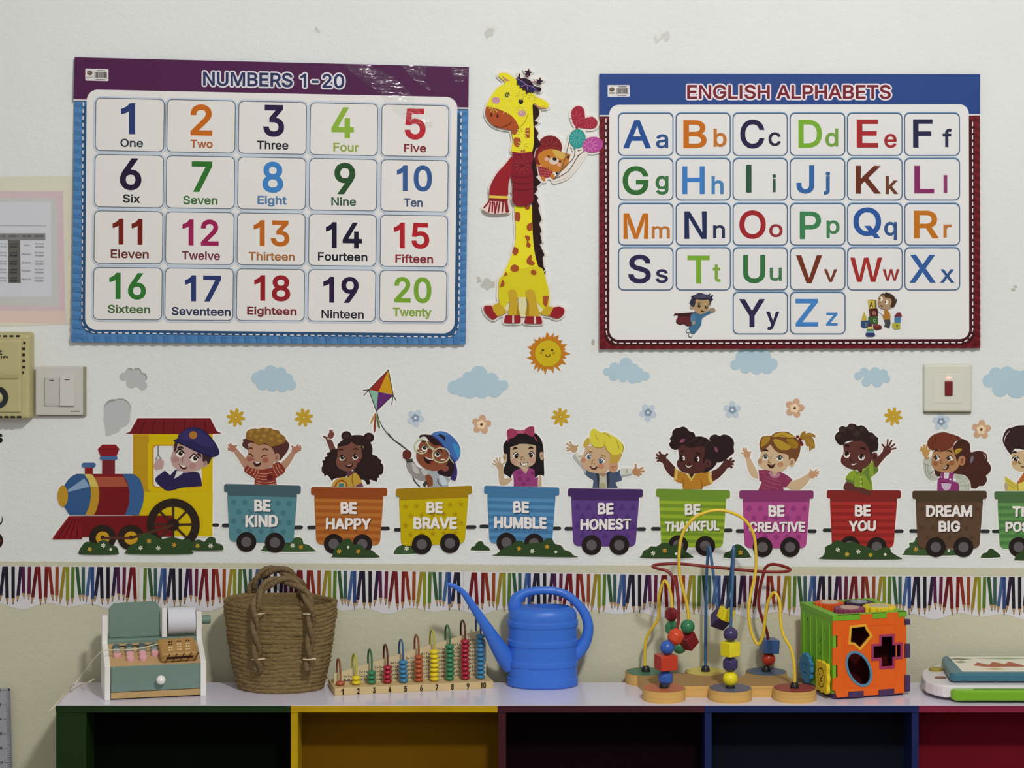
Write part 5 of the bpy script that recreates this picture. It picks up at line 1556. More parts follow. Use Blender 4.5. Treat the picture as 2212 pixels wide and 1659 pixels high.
st.f(b, '#2e1a16', '905,955! 920,1000 960,1040 1030,1035 1075,990 1085,940! 1050,960 990,975 930,970'); st.f(b, '#dcd4ca', '930,970! 990,985 1065,965! 1050,1020 960,1025')
st.e(b, '#b98a7c', 790, 935, 60, 44); st.e(b, '#b98a7c', 1180, 915, 55, 40)
wagon(st, 1045.9, 1049, 1208.2, 1053, '#416f95', '#5184ac', 'stripes', '#416f97', [(1036.5, 1056, 88), (1190, 1211.5, 88.5)])
wheel(st, 1094, 1171.5, i=0); wheel(st, 1153.7, 1173.4, i=1)
bush(st, 'bush', 830, 1030, 5.267, '1275,880 1310,850 1370,800 1450,770 1510,725 1570,730 1600,765! 1700,750 1800,740! 1850,700 1910,705 1940,760 2010,780 2050,830 2110,850 2150,890 2140,912 1290,895',
     [(1533, 815, 'o'), (1683, 842, 'w'), (1853, 793, 'o'), (1952, 852, 's')])
words(st, [('BE', (1107.8, 1082, 1142.9, 1107.5)), ('HUMBLE', (1067.9, 1115.8, 1180.7, 1141.5))], '#32567a')
st.done()

# ---------------------------------------------------------------- 5 BE HONEST
st = wsticker('purple wagon sticker with triangles reading BE HONEST and a blond boy with spread arms', 1308)
st.T(1200, 900, 9.759)
st.part('child_figure'); st.part('shirt', 'child_figure', label='denim jacket over a striped shirt'); st.part('hair', 'child_figure', label='bright blond hair')
b, sk = 'child_figure', '#bd9c7c'
st.f('shirt', '#a8a8a4', '350,860! 390,790! 460,760 540,850! 600,1000 680,1170! 620,1190! 480,1020')
st.f('shirt', '#c8c8bc', '410,790! 460,765 545,850! 560,960! 480,900'); st.F('shirt', '#a0a68a', '470,840 540,800 545,840 500,870')
st.f('shirt', '#c4c4b6', '1370,1090! 1480,1080 1610,1090! 1615,1210! 1500,1250 1390,1280!'); st.F('shirt', '#9ca68c', '1480,1110 1525,1105 1520,1190 1475,1195'); st.F('shirt', '#9c9c9a', '1380,1230 1620,1200 1610,1240 1390,1285')
hand(st, b, '#b0906a', 390, 680, 72, '238,568 305,535 232,660 245,715 465,610', 36)
hand(st, b, '#ac7e58', 1690, 1160, 76, '1690,1010 1840,1075 1865,1150 1805,1215 1755,1250', 38)
st.f('shirt', '#475468', '650,1120! 760,1150 900,1190! 920,1500! 780,1500! 800,1340! 690,1270 640,1220')
st.f('shirt', '#434e66', '1070,1190! 1120,1150! 1280,1160 1365,1110! 1360,1180 1395,1300! 1380,1350 1260,1380! 1315,1500! 1090,1500!')
st.f('shirt', '#b4b09c', '920,1200! 1070,1190! 1090,1500! 920,1500!'); st.F('shirt', '#9c9c74', '940,1400 1050,1395 1050,1500 935,1500'); st.F('shirt', '#2c3244', '1070,1190 1120,1150 1140,1320 1110,1500 1085,1500'); st.F('shirt', '#2c3244', '860,1200 920,1200 925,1340 915,1500 895,1500')
st.f(b, '#a07a5c', '925,1190! 1070,1180! 1050,1240 1000,1260 950,1240')
st.f(b, sk, '650,640 600,760 540,860 535,960 600,1080 720,1160 900,1190 1040,1170 1120,1090 1150,950 1150,800 1060,640 850,610')
st.f(b, '#b88a6c', '1140,1010! 1230,970 1310,1000 1310,1100 1250,1170 1170,1160 1120,1110', edge=True); st.s(b, '#8a5a44', 14, '1170,1090 1200,1050 1270,1050'); st.s(b, '#8a5a44', 12, '1210,1050 1220,1120')
st.f('hair', '#b3923e', '1150,800! 1330,780 1400,800 1310,980! 1230,970 1140,1010!')
st.f('hair', '#b89a3c', '730,560! 700,440 640,480 590,570 600,640 660,640!', edge=True)
st.f('hair', '#cbbf40', '740,560 720,430 740,310 800,250 880,290 950,340! 1060,330 1180,390 1280,440 1400,560 1440,640 1420,740 1330,790 1200,810 1110,740 1040,600! 990,640 900,650 800,620', edge=True)
for q in ('750,570 830,640 950,650 1030,610 1025,500', '840,360 860,440 910,490', '1000,340 1100,380 1160,450', '1280,490 1330,620 1320,700', '1050,620 1100,730 1200,805', '1390,560 1430,650 1400,760'):
    st.s('hair', '#857322', 13, q, taper=True)
eye(st, b, 690, 830, 66, 68, 12, 18, 40, iris='#3f5268', lidw=13); eye(st, b, 970, 925, 76, 64, -16, 14, 44, iris='#3f5268', lidw=13)
st.s(b, '#c0a86c', 46, '690,690 740,700 785,720', taper=True); st.s(b, '#c0a86c', 44, '975,780 1010,790 1060,820', taper=True)
st.s(b, '#86603f', 14, '690,715 770,750'); st.s(b, '#86603f', 14, '960,795 1050,840')
st.s(b, '#8a5a3e', 16, '820,905 770,930 770,990'); st.e(b, '#7a4c36', 820, 990, 14)
st.f(b, '#4c2820', '715,1030! 790,1065 885,1040! 860,1100 800,1115 745,1085'); st.f(b, '#dcd2c2', '745,1035! 800,1060 870,1038! 800,1075')
st.e(b, '#b87c62', 590, 910, 45, 44); st.e(b, '#b87c62', 960, 1040, 60, 44)
wagon(st, 1227, 1054.7, 1388.5, 1056.6, '#40285a', '#573a79', 'triangles', '#49306a', [(1220, 1239, 87), (1376, 1394.5, 86)])
wheel(st, 1277.8, 1176.8, i=0); wheel(st, 1337.6, 1176.8, i=1)
words(st, [('BE', (1290.7, 1085.6, 1325.4, 1110.7)), ('HONEST', (1253.7, 1119.6, 1363.4, 1144))], '#3a2450')
st.done()

# ---------------------------------------------------------------- 6 BE THANKFUL
st = wsticker('lime green striped wagon sticker reading BE THANKFUL with a girl with two hair puffs', 1497)
st.T(1390, 900, 9.759)
st.part('child_figure'); st.part('shirt', 'child_figure', label='mustard shirt'); st.part('hair', 'child_figure', label='two dark hair puffs')
b, sk, hr = 'child_figure', '#4c2a26', '#281a1b'
st.f('hair', hr, '740,690! 650,700 570,650 540,570 580,520 555,460 600,400 610,320 670,250 750,235 840,210 920,250 970,310 1050,330 1090,400 1060,470 860,640')
st.f('hair', hr, '1480,600! 1390,480 1430,400 1520,375 1600,400 1700,375 1800,400 1880,470 1910,560 1900,650 1910,750 1860,800 1790,860 1700,930 1580,970 1520,920')
st.f(b, sk, '500,880! 590,980 670,1070! 660,1300! 560,1240 460,1110 400,970!')
st.f(b, sk, '1430,1150! 1560,1090 1680,960! 1770,1080! 1670,1210 1560,1310 1450,1370!')
hand(st, b, sk, 400, 880, 84, '340,750 280,800 275,870 300,935 500,790', 46)
hand(st, b, sk, 1760, 990, 84, '1850,880 1900,935 1885,1000 1860,1065 1700,930', 46)
st.f('shirt', '#a87426', '660,1080! 760,1140 900,1200! 1000,1360! 1100,1200! 1380,1150! 1440,1260 1465,1390! 1380,1440 1260,1470! 1240,1530! 830,1530! 820,1410! 700,1370 640,1300')
st.f('shirt', '#c4ac5c', '665,1080! 725,1110! 715,1220 700,1340! 645,1310! 670,1200'); st.f('shirt', '#c4ac5c', '1370,1160! 1415,1150! 1420,1260 1455,1390! 1410,1410! 1365,1290')
st.F('shirt', '#c8b24e', '920,1200 950,1190 1010,1310 1070,1200 1100,1205 1000,1365')
st.F(b, '#3a2420', '950,1190 1070,1195 1010,1300'); st.s('shirt', '#6e4418', 14, '830,1300 850,1400 840,1480', taper=True); st.s('shirt', '#6e4418', 14, '1200,1320 1230,1420 1220,1500', taper=True)
st.f('hair', hr, '750,640 860,560 960,460 1100,420 1240,420 1380,490 1500,640 1560,820 1540,980 1430,1110 1250,1180 1100,1000')
st.f(b, sk, '760,600 740,760 760,870 710,940 710,1030 790,1140 930,1190 1100,1195 1250,1160 1320,1050 1300,800 1290,630 1100,600')
st.f('hair', hr, '740,690! 770,590 860,600 930,640 1060,650 1170,620 1290,630! 1290,760 1250,920 1280,1000! 1420,900 1500,640 1350,470 1200,425 1080,425 940,480 820,560')
st.e(b, '#55302e', 1355, 980, 70, 88, -15); st.e(b, '#3f2224', 1355, 985, 34, 50, -15)
for q in ('910,580 1000,500 1130,460', '1080,600 1180,560 1240,480', '1290,620 1350,540 1370,490', '1380,500 1450,570 1510,650'):
    st.s('hair', '#4c3836', 9, q, taper=True)
st.e('hair', '#7a4458', 820, 505, 62, 38, -30); st.e('hair', '#7a4458', 1530, 690, 30, 62, -25)
for cx, cy, ex in ((815, 870, 30), (1125, 890, 26)):
    st.e(b, '#1f1414', cx, cy, 64, 76); st.f(b, '#d8cfc4', '%d,%d %d,%d %d,%d %d,%d %d,%d' % (cx + ex - 35, cy - 18, cx + ex + 5, cy - 50, cx + ex + 28, cy, cx + ex + 12, cy + 55, cx + ex - 30, cy + 22)); st.e(b, '#1f1414', cx + ex - 22, cy + 4, 18, 24)
st.s(b, '#241512', 34, '785,745 820,720 865,735', taper=True); st.s(b, '#241512', 34, '1090,770 1140,765 1210,795', taper=True)
st.e(b, '#3a1e1e', 960, 985, 34, 24); st.s(b, '#2c1414', 34, '880,1020 940,1070 1040,1030'); st.s(b, '#dccfc6', 18, '888,1022 945,1062 1020,1030')
wagon(st, 1417, 1055.6, 1576.8, 1058.9, '#67872d', '#8aa22c', 'stripes', '#6c8828', [(1407, 1427, 86.5), (1563, 1581.5, 86.5)])
wheel(st, 1464.8, 1177, i=0); wheel(st, 1523.3, 1178.7, i=1)
bush(st, 'bush', 1210, 1030, 5.267, '930,890 950,840 1000,820 1030,790 1100,790 1160,750 1230,755 1260,790! 1360,760 1420,840 1490,890 1470,920 950,920', [(1058, 868, 'w'), (1190, 837, 'o'), (1318, 872, 's')])
words(st, [('BE', (1478.7, 1087.5, 1513.2, 1112.6)), ('THANKFUL', (1435.6, 1125, 1554, 1146.8))], '#50691e')
st.done()

# ---------------------------------------------------------------- 7 BE CREATIVE
st = wsticker('magenta dotted wagon sticker reading BE CREATIVE with a blonde girl with a side ponytail', 1677)
st.T(1580, 900, 9.759)
st.part('child_figure'); st.part('shirt', 'child_figure', label='plum striped shirt'); st.part('hair', 'child_figure', label='golden hair with a red hair tie')
b, sk = 'child_figure', '#c0a584'
st.f(b, sk, '300,880! 390,860! 470,1010 540,1150! 570,1320! 440,1270 350,1130')
st.f(b, sk, '1160,1490! 1240,1380 1440,1300 1610,1200! 1670,1290! 1580,1420 1440,1550! 1250,1550!')
hand(st, b, '#b88e6c', 330, 800, 72, '215,765 240,700 258,665 305,660 405,750', 30)
hand(st, b, '#b88e6c', 1700, 1220, 76, '1660,1115 1790,1120 1830,1155 1835,1195 1800,1250', 32)
st.f('shirt', '#803450', '570,1130! 700,1120! 860,1150 1040,1165! 1180,1240 1285,1330! 1220,1400 1150,1495! 1090,1480! 1100,1560! 560,1560! 640,1370! 590,1350!')
for q in ('700,1260 850,1320 1050,1370', '680,1330 850,1400 1050,1440', '660,1420 800,1470 1000,1530', '640,1500 760,1530', '600,1180 690,1190', '1150,1290 1240,1330'):
    st.s('shirt', '#a0587a', 9, q)
st.f('shirt', '#a4708a', '780,1160! 840,1160 880,1260! 1030,1170! 1000,1270 880,1290 810,1240'); st.f(b, '#b8987c', '850,1160! 1000,1165! 890,1265!')
st.f('hair', '#8f6a28', '1430,440! 1480,340 1560,300 1560,350 1660,340 1760,390 1765,440! 1690,420 1740,500 1760,640 1740,660! 1700,680 1640,725! 1630,620 1580,620 1540,500 1450,490')
for q in ('1500,400 1620,370 1740,410', '1560,470 1690,520 1740,650', '1600,500 1680,600 1660,700'):
    st.s('hair', '#b08a3a', 16, q, taper=True)
st.f(b, sk, '640,720! 600,840 560,950 590,1040 680,1100 850,1150 1020,1155 1150,1100 1220,960 1230,840 1100,700 820,560 700,640')
st.f('hair', '#6b4426', '600,660! 590,560 640,430 760,400 840,400! 920,340 1060,315 1200,330 1330,420 1440,540 1455,660 1420,820 1340,970! 1210,920! 1180,800 1000,760 900,690 820,580! 740,660 650,740! 620,740!', edge=True)
st.f('hair', '#9c7628', '640,480 700,420 810,420 790,520 700,600 620,640'); st.f('hair', '#b08f30', '860,420 960,350 1100,330 1240,370 1330,440 1200,440 1000,420'); st.f('hair', '#a5842c', '880,480 1000,480 1150,560 1250,640 1180,700 1020,690 930,600'); st.f('hair', '#94701f', '1150,480 1300,470 1400,560 1380,660 1280,660 1200,580')
for q in ('840,410 900,450 960,440', '1000,380 1100,400 1250,480', '1100,500 1220,540 1340,640'):
    st.s('hair', '#7a5420', 14, q, taper=True)
for x, y in ((1390, 420), (1440, 480), (1460, 540), (1480, 580)):
    st.e('hair', '#6a1f1c', x, y, 34, 32)
st.e(b, sk, 1270, 960, 65, 92, 10, edge=True); st.e(b, '#9c7456', 1268, 965, 30, 52, 10)
eye(st, b, 715, 850, 62, 64, 2, -6, 40, iris='#3c423a'); eye(st, b, 1015, 875, 74, 58, 0, -8, 42, iris='#3c423a')
st.s(b, '#2c1c14', 34, '665,715 720,700 775,715', taper=True); st.s(b, '#7c5a3a', 12, '835,830 825,890'); st.s(b, '#8a6444', 16, '790,910 770,960 830,965')
st.f(b, '#3a1c14', '748,990! 830,1010 925,985! 890,1060 840,1085 780,1050'); st.f(b, '#c8b098', '775,1000! 840,1018 905,998! 850,1025')
st.e(b, '#b07e5e', 600, 930, 44, 50); st.e(b, '#b07e5e', 1030, 1000, 60, 48)
wagon(st, 1597, 1059, 1757, 1059.4, '#7c3462', '#a2447f', 'dots', '#8a3670', [(1590, 1610, 87.5), (1745, 1763, 87.5)])
wheel(st, 1647, 1181.4, i=0); wheel(st, 1706.3, 1181.4, i=1)
words(st, [('BE', (1659.4, 1090.6, 1694.3, 1115.7)), ('CREATIVE', (1617, 1126.3, 1738.6, 1148.6))], '#702c5a')
st.done()

# ---------------------------------------------------------------- 8 BE YOU
st = wsticker('red striped wagon sticker reading BE YOU with a boy in a green shirt leaning out', 1866)
st.T(1770, 890, 9.218)
st.part('child_figure'); st.part('shirt', 'child_figure', label='lime green buttoned shirt'); st.part('hair', 'child_figure', label='dark curly hair')
b, sk, hr = 'child_figure', '#57302b', '#2a1e1b'
st.f(b, sk, '1040,960! 1170,880 1270,770! 1390,820! 1260,960 1160,1090 1110,1140!')
hand(st, b, sk, 1345, 760, 82, '1360,550 1435,565 1495,640 1515,720 1250,645', 34)
st.f('shirt', '#7f9430', '690,1150! 800,1180 960,1070! 1070,970! 1100,1100! 1165,1110 1150,1200 1020,1310! 1050,1420 1060,1555! 850,1540 680,1470! 690,1400! 560,1360 515,1320 600,1200')
st.f('shirt', '#58702e', '515,1320! 680,1370! 690,1420! 560,1390'); st.f('shirt', '#5c7430', '1060,980! 1100,1110! 1165,1110! 1150,1200 1090,1220 1070,1100'); st.f('shirt', '#667f2e', '690,1160! 830,1230! 740,1250!'); st.f('shirt', '#5e7832', '840,1230! 980,1070! 1000,1290 1040,1500! 960,1350 900,1250'); st.s('shirt', '#4c6420', 14, '830,1240 850,1400 840,1530', taper=True); st.s('shirt', '#4c6420', 12, '690,1280 680,1460')
for y in (1295, 1385, 1470):
    st.e('shirt', '#c4cc8c', 828, y, 16)
st.f(b, '#462522', '760,1160! 860,1130! 830,1225!')
st.f(b, sk, '470,640! 480,800 430,920 440,1020 560,1110 700,1150 830,1145 960,1070 1040,960 1050,780 960,600 760,560')
st.e(b, '#57302b', 1095, 880, 60, 80, 15, edge=True); st.e(b, '#42211f', 1092, 890, 28, 48, 15)
st.f('hair', hr, '480,650! 400,650 340,590 305,500 340,420 390,390 390,320 460,280 540,300 600,235 700,240 760,280 840,265 920,310 990,400 1050,410 1110,470 1165,520 1160,590 1175,650 1150,770! 1050,800 1025,870! 990,760 930,640 820,560! 700,570 620,570 530,590', edge=True)
for x, y, r in ((460, 350, 60), (640, 310, 70), (860, 340, 60), (380, 480, 55), (1060, 500, 55), (740, 430, 70)):
    st.e('hair', '#3a2a24', x, y, r, r * .85)
for cx, cy in ((540, 850), (835, 900)):
    st.e(b, '#d8cfc8', cx, cy, 64, 62); st.e(b, '#231611', cx + 4, cy - 18, 46, 52); st.e(b, '#d8cfc8', cx + 28, cy + 14, 16, 22)
st.s(b, '#1c100e', 36, '505,675 560,665 600,685', taper=True); st.s(b, '#1c100e', 38, '810,720 870,715 920,755', taper=True)
st.s(b, '#351a18', 18, '620,930 615,980 670,985'); st.f(b, '#3a1818', '625,1030! 680,1050 745,1010! 720,1060 670,1065'); st.s(b, '#ddcfc6', 17, '640,1042 680,1050 725,1025')
wagon(st, 1785.7, 1058.6, 1945.7, 1059, '#772522', '#9c2c29', 'stripes', '#862321', [(1777.5, 1797, 86.5), (1932, 1951, 88)])
wheel(st, 1835.7, 1179, i=0); wheel(st, 1893.7, 1181, i=1)
st.T(1770, 890, 9.218)
st.part('arm', 'child_figure')
st.f('arm', sk, '530,1380! 480,1480 500,1540 640,1570 800,1590 900,1640 1030,1655 1010,1570! 860,1510 700,1480 670,1420!')
bush(st, 'bush', 1580, 1030, 3.5, '690,600 705,570 710,530 750,508 790,480 830,485 860,500 920,490 970,510 1020,525 1090,560! 1130,540 1190,530 1210,570 1255,600 1250,622 700,620', [(803, 550, 'w'), (958, 563, 'w'), (873, 583, 'y'), (1050, 588, 'y'), (1160, 585, 's')])
words(st, [('BE', (1845.7, 1090, 1880.6, 1114.9)), ('YOU', (1832.9, 1123.7, 1891.4, 1147))], '#641a1a')
st.done()

# ---------------------------------------------------------------- 9 DREAM BIG
st = wsticker('brown wagon sticker reading DREAM BIG with a long haired girl in dungarees', 2050)
bush(st, 'bush', 1580, 1030, 3.5, '1305,575 1320,545 1345,530 1345,500 1380,492 1395,460 1430,455 1470,520 1750,560 1720,592 1320,592', [(1392, 548, 'o'), (1643, 558, 's')], BUSH2)
st.T(1960, 880, 8.73)
st.part('child_figure'); st.part('shirt', 'child_figure', label='magenta dungarees over a checked shirt'); st.part('hair', 'child_figure', label='long brown hair')
b, sk, hr = 'child_figure', '#a57a54', '#44261f'
st.f('hair', hr, '1100,900 1240,840 1370,820 1480,870 1510,960 1500,1000! 1570,1110 1560,1210 1480,1290! 1500,1370 1440,1470 1350,1480! 1290,1530 1200,1520! 1180,1400 1080,1280 900,1250 850,1220')
st.f('hair', hr, '500,1170! 640,1210! 620,1300! 540,1290')
st.f('shirt', '#b0b2a8', '285,980! 440,940! 470,1180 560,1300! 590,1330! 560,1370 420,1370 330,1270 300,1130')
st.s('shirt', '#5c6058', 10, '300,1060 400,1095'); st.s('shirt', '#74786c', 8, '380,1100 400,1250 500,1330'); st.s('shirt', '#74786c', 8, '340,1080 350,1250 450,1350'); st.s('shirt', '#4c4e48', 14, '420,1250 490,1200')
st.f('shirt', '#b4b8aa', '860,1260! 980,1260 1100,1310 1180,1430 1190,1560! 940,1570! 920,1350!')
for q in ('880,1330 1000,1330 1080,1420 1100,1560', '900,1290 1060,1310 1150,1430 1150,1560', '980,1480 1160,1470', '900,1380 1020,1400'):
    st.s('shirt', '#84887a', 8, q)
st.f('shirt', '#84346a', '640,1220! 690,1220! 690,1340! 770,1340! 790,1220! 880,1240! 850,1390! 960,1430 970,1570! 560,1570! 570,1380 620,1300')
st.f('shirt', '#b8a4b8', '635,1425! 830,1430! 800,1530 740,1565 690,1555 650,1500'); st.f('shirt', '#cfc0c4', '690,1240! 760,1240! 740,1330! 690,1330!'); st.s('shirt', '#5a2048', 14, '620,1400 830,1430'); st.e('shirt', '#ddd0d4', 808, 1355, 18); st.e('shirt', '#ddd0d4', 640, 1310, 12)
hand(st, b, '#b0884c', 345, 850, 68, '245,795 262,750 310,710 365,710 420,800', 34); st.f(b, '#b0884c', '310,930! 410,930! 400,970 330,970')
st.f(b, sk, '480,830! 450,980 460,1090 530,1180 680,1220 850,1210 960,1120 980,950 900,780 700,760')
st.e(b, '#a8744e', 1030, 1005, 66, 95, 10, edge=True); st.e(b, '#80503a', 1030, 1005, 28, 55, 10)
st.f('hair', hr, '850,740! 980,600 1090,610 1170,680 1180,790 1200,900 1170,1030 1080,1090 1090,950 1020,910 960,960 940,1040 900,900')
st.f('hair', '#6a3524', '470,810! 390,750 375,650 420,570 520,500 680,468 830,500 990,560 1000,600! 900,640 850,730 760,790 640,830! 560,790', edge=True)
for q in ('430,700 500,790 620,830 760,790 860,700', '480,600 470,700 520,760', '540,560 520,680', '870,520 950,560 960,610'):
    st.s('hair', '#421c14', 10, q, taper=True)
st.f('hair', '#b08c2c', '900,800 1000,770 1020,800 920,880'); st.F('hair', '#44261f', '940,820 985,800 945,840')
st.s('hair', '#c8b8b0', 16, '1430,870 1470,920 1460,975', taper=True); st.e('hair', '#6a6470', 1210, 980, 30, 75, 15)
eye(st, b, 550, 950, 56, 56, -18, 0, 34, iris='#3c261a'); eye(st, b, 795, 960, 62, 56, -22, 2, 36, iris='#3c261a')
st.s(b, '#3f2218', 30, '505,830 545,805 590,820', taper=True); st.s(b, '#3f2218', 32, '745,820 795,815 845,850', taper=True)
st.s(b, '#7a5030', 12, '650,980 615,1040 660,1055')
st.f(b, '#3c2014', '640,1130! 700,1135 740,1070! 780,1080 770,1140 700,1175'); st.f(b, '#ddd4c8', '645,1130! 700,1140 740,1090! 730,1140 690,1155')
st.e(b, '#8f5c3a', 530, 1050, 46, 44); st.e(b, '#8f5c3a', 830, 1040, 56, 46)
wagon(st, 1970.6, 1060, 2130.9, 1060, '#47382a', '#574131', 'stars', '#4c382a', [(1964.5, 1984, 86.5), (2118, 2137, 87)])
wheel(st, 2020.9, 1181.4, i=0); wheel(st, 2080.6, 1181.4, i=1)
words(st, [('DREAM', (2000, 1090.9, 2099.4, 1115.7)), ('BIG', (2026.6, 1124.3, 2073.4, 1148.6))], '#3a2a1e')
st.done()

# ---------------------------------------------------------------- 10 at the right edge
st = wsticker('green striped wagon sticker with a child reading a yellow book, cut by right edge', 2228)
st.T(1960, 880, 8.73)
st.part('child_figure'); st.part('shirt', 'child_figure', label='orange shirt'); st.part('hair', 'child_figure'); st.part('book', label='open yellow book')
b, sk = 'child_figure', '#c2a880'
st.f('shirt', '#a8602a', '2070,1410! 2200,1220! 2500,1220! 2560,1570! 2070,1570!')
st.f(b, sk, '1960,890! 2000,850 2400,800 2440,1050 2380,1170 2180,1215 2040,1180 1965,1090 1970,980')
st.f('hair', '#342224', '1950,895! 1870,790 1800,650 1810,530 1880,410 2000,370 2100,340 2300,350 2450,450 2480,700 2440,860! 2380,800 2200,800 2030,780', edge=True)
st.s('hair', '#cdbcb4', 14, '1825,660 1850,540 1930,440', taper=True); st.s('hair', '#231618', 10, '1960,600 2000,720 2080,780'); st.s('hair', '#231618', 10, '2090,600 2110,720 2180,790')
st.s(b, '#2a1c18', 44, '1980,855 2020,840 2060,850', taper=True); eye(st, b, 2040, 970, 66, 56, 0, 10, 40, iris='#231814', lidw=18); eye(st, b, 2300, 970, 66, 56, 0, 10, 40, iris='#231814', lidw=18)
st.s(b, '#3c2a20', 14, '2100,1010 2090,1040 2140,1060'); st.s(b, '#4a2c20', 16, '2140,1110 2180,1125 2230,1100'); st.e(b, '#b08c64', 2020, 1040, 44, 36)
st.f('book', '#c5b54a', '1835,1295! 2060,1440! 2090,1570! 1850,1570!'); st.f('book', '#cfc05a', '2080,1440! 2330,1340! 2340,1570! 2090,1570!'); st.F('book', '#8f8430', '2055,1440 2085,1440 2095,1570 2075,1570')
for q in ('1880,1370 2030,1480', '1900,1450 2030,1530'):
    st.s('book', '#8a7f34', 10, q)
st.f(b, '#b09878', '1830,1430 1880,1425 1900,1460 1890,1560 1850,1560 1830,1500')
wagon(st, 2147.7, 1061, 2308, 1061.5, '#486640', '#5c8a4e', 'stripes', '#4a7442', [(2143, 2161, 86.5)])
wheel(st, 2200, 1181.4, i=0); wheel(st, 2258, 1181.4, i=1)
bush(st, 'bush', 1580, 1030, 3.5, '2140,620 2150,590 2180,570 2220,545 2280,560 2340,590 2360,630 2150,630', [(2280, 600, 'w')])
words(st, [('THINK', (2186.3, 1093.4, 2275, 1116)), ('POSITIVE', (2171.4, 1126.3, 2288, 1149))], '#34552e')
st.done()

# ---------------------------------------------------------------- loose bushes and the cut stickers at the left edge
def loose(label, px, ol, fl, ox, oy, k, group='loose bush stickers'):
    s2 = Sticker('bush_sticker', label, 'sticker', px, 1200, group, base=.0005, step=3e-5, bw=3.5, border='#dedcd8')
    bush(s2, 'bush', ox, oy, k, ol, fl)
    s2.done()


loose('small plain bush sticker between the BE BRAVE and BE HUMBLE wagons', 1037, '985,820 1000,795 1030,785 1050,750 1090,730 1120,740 1140,775 1180,795 1200,820 1190,838 1000,836', [], 830, 1030, 5.267)
loose('bush sticker with one yellow flower behind the bead maze wires', 1592, '1862,895 1880,860 1930,845 1970,790 2010,765 2060,780 2120,830 2160,890 2150,920 1880,920', [(2052, 860, 'o')], 1210, 1030, 5.267)
loose('small plain bush sticker right of the DREAM BIG wagon', 2140, '1888,600 1900,580 1930,570 1945,548 1965,540 1985,552 2010,572 2030,590 2025,608 1895,612', [], 1580, 1030, 3.5)
st = Sticker('letter_sticker', 'black letter s sticker at the left edge under the yellowed sounder', 'sticker', -8, 958, base=.0005, border=None)
st.part('letter'); st.text('letter', '#191817', 's', -13, 936, 6, 957.5, bold=.06)
st.done()
st = Sticker('hook_sticker', 'black curl shaped sticker at the left edge', 'sticker', -6, 1134, base=.0005, border=None)
st.part('curl'); st.f('curl', '#1f1d1b', '-25,1115 -10,1130 2,1128 4,1120 2,1113! 6,1120 5,1128 0,1134 -14,1137 -27,1124')
st.done()
st = Sticker('wheel_sticker', 'dark brown wheel sticker at the left edge above the pencil border', 'sticker', -12, 1188, base=.0005, border=None)
st.part('wheel'); st.e('wheel', '#2a1c18', -11, 1168, 18, 19); st.e('wheel', '#6a3a2c', -4, 1168, 8, 4)
st.done()

# ---------------------------------------------------------------- pencil border
PC = ['#262033', '#1f1d26', '#1d1b22', '#2c1c36', '#4a1e40', '#5a1f34', '#5c1a1e', '#6a1a1c', '#6c1d18', '#7a2c1c', '#86401e', '#8a7426', '#7c8222', '#4f6c26', '#2f5030', '#35524c', '#3f587e', '#2d4272']
POS = [4, 15, 28.5, 41, 51, 63, 74, 86, 99.5, 111, 123, 134.5, 146, 157, 170.5, 180, 190.5, 200]
TILT = [5, -1, 0, 4, -1, 1, 5.5, -2, 1, -4.5, .5, 5, 0, 1, -4, 0, 5, 0]
LEN = [62, 68, 68, 62, 57, 59, 66, 69, 66, 60, 61, 67, 71, 67, 60, 60, 63, 69]


def pencil_strip(label, xa, xb, seq0):
    st = Sticker('pencil_border', label, 'border strip', (xa + xb) / 2, 1320, 'pencil border strips', base=.0005, step=1e-5, border=None, single=True)
    st.part('strip')
    top = lambda x: 1222.5 + (x - 100) * .0135 * (1 if x > 300 else .3) if x < 1500 else 1222.5 + 1400 * .0135 + (x - 1500) * .0052
    out = [(xa, top(xa)), (xb, top(xb))]
    n = int((xb - xa) / 6)
    for i in range(n + 1):
        x = xb - (xb - xa) * i / n
        out.append((x, top(x) + 86 + 5 * sin((x - 25) / 197 * 2 * pi * 2.0) + 3 * sin((x + 10) / 197 * 2 * pi)))
    st.poly('strip', '#c9c6c8', out)
    z = st.z
    rep = 0
    while True:
        x0 = seq0 + rep * 205
        if x0 > xb:
            break
        for p, t, l, c in zip(POS, TILT, LEN, PC):
            x = x0 + p - 15
            if x - 6 < xa or x + 2 > xb:
                continue
            w_ = 3.7
            y0 = top(x) + 1.5
            y1, y2, y3 = y0 + l, y0 + l + 10, y0 + l + 15
            xt = lambda y: x + t * (1 - 1.7 * (y - y0) / 70)
            yA = y1
            def quad(col, ya, yb, wa, wb, dz, off=0):
                st.raw('strip', col, [(xt(ya) - wa + off, ya), (xt(ya) + wa + off, ya), (xt(yb) + wb + off, yb), (xt(yb) - wb + off, yb)], [(0, 1, 2, 3)], z + dz)
            kz = 1e-5 + (POS.index(p) % 4) * 4e-6
            quad(c, y0, y1, w_, w_, kz)
            quad('#9a7c58', y1, y2, w_, 1.4, kz)
            quad(c, y2, y3, 1.4, .2, kz)
        rep += 1
    return st.done()


pencil_strip('pencil border strip at the left, behind the toy cash register', -60, 297, 15)
pencil_strip('pencil border strip behind the basket and abacus', 301, 1000, 171)
pencil_strip('pencil border strip behind the watering can and bead maze', 1001, 1640, 958 - 205)
pencil_strip('pencil border strip behind the activity cube, reaching the right edge', 1641, 2300, 1574 - 205)
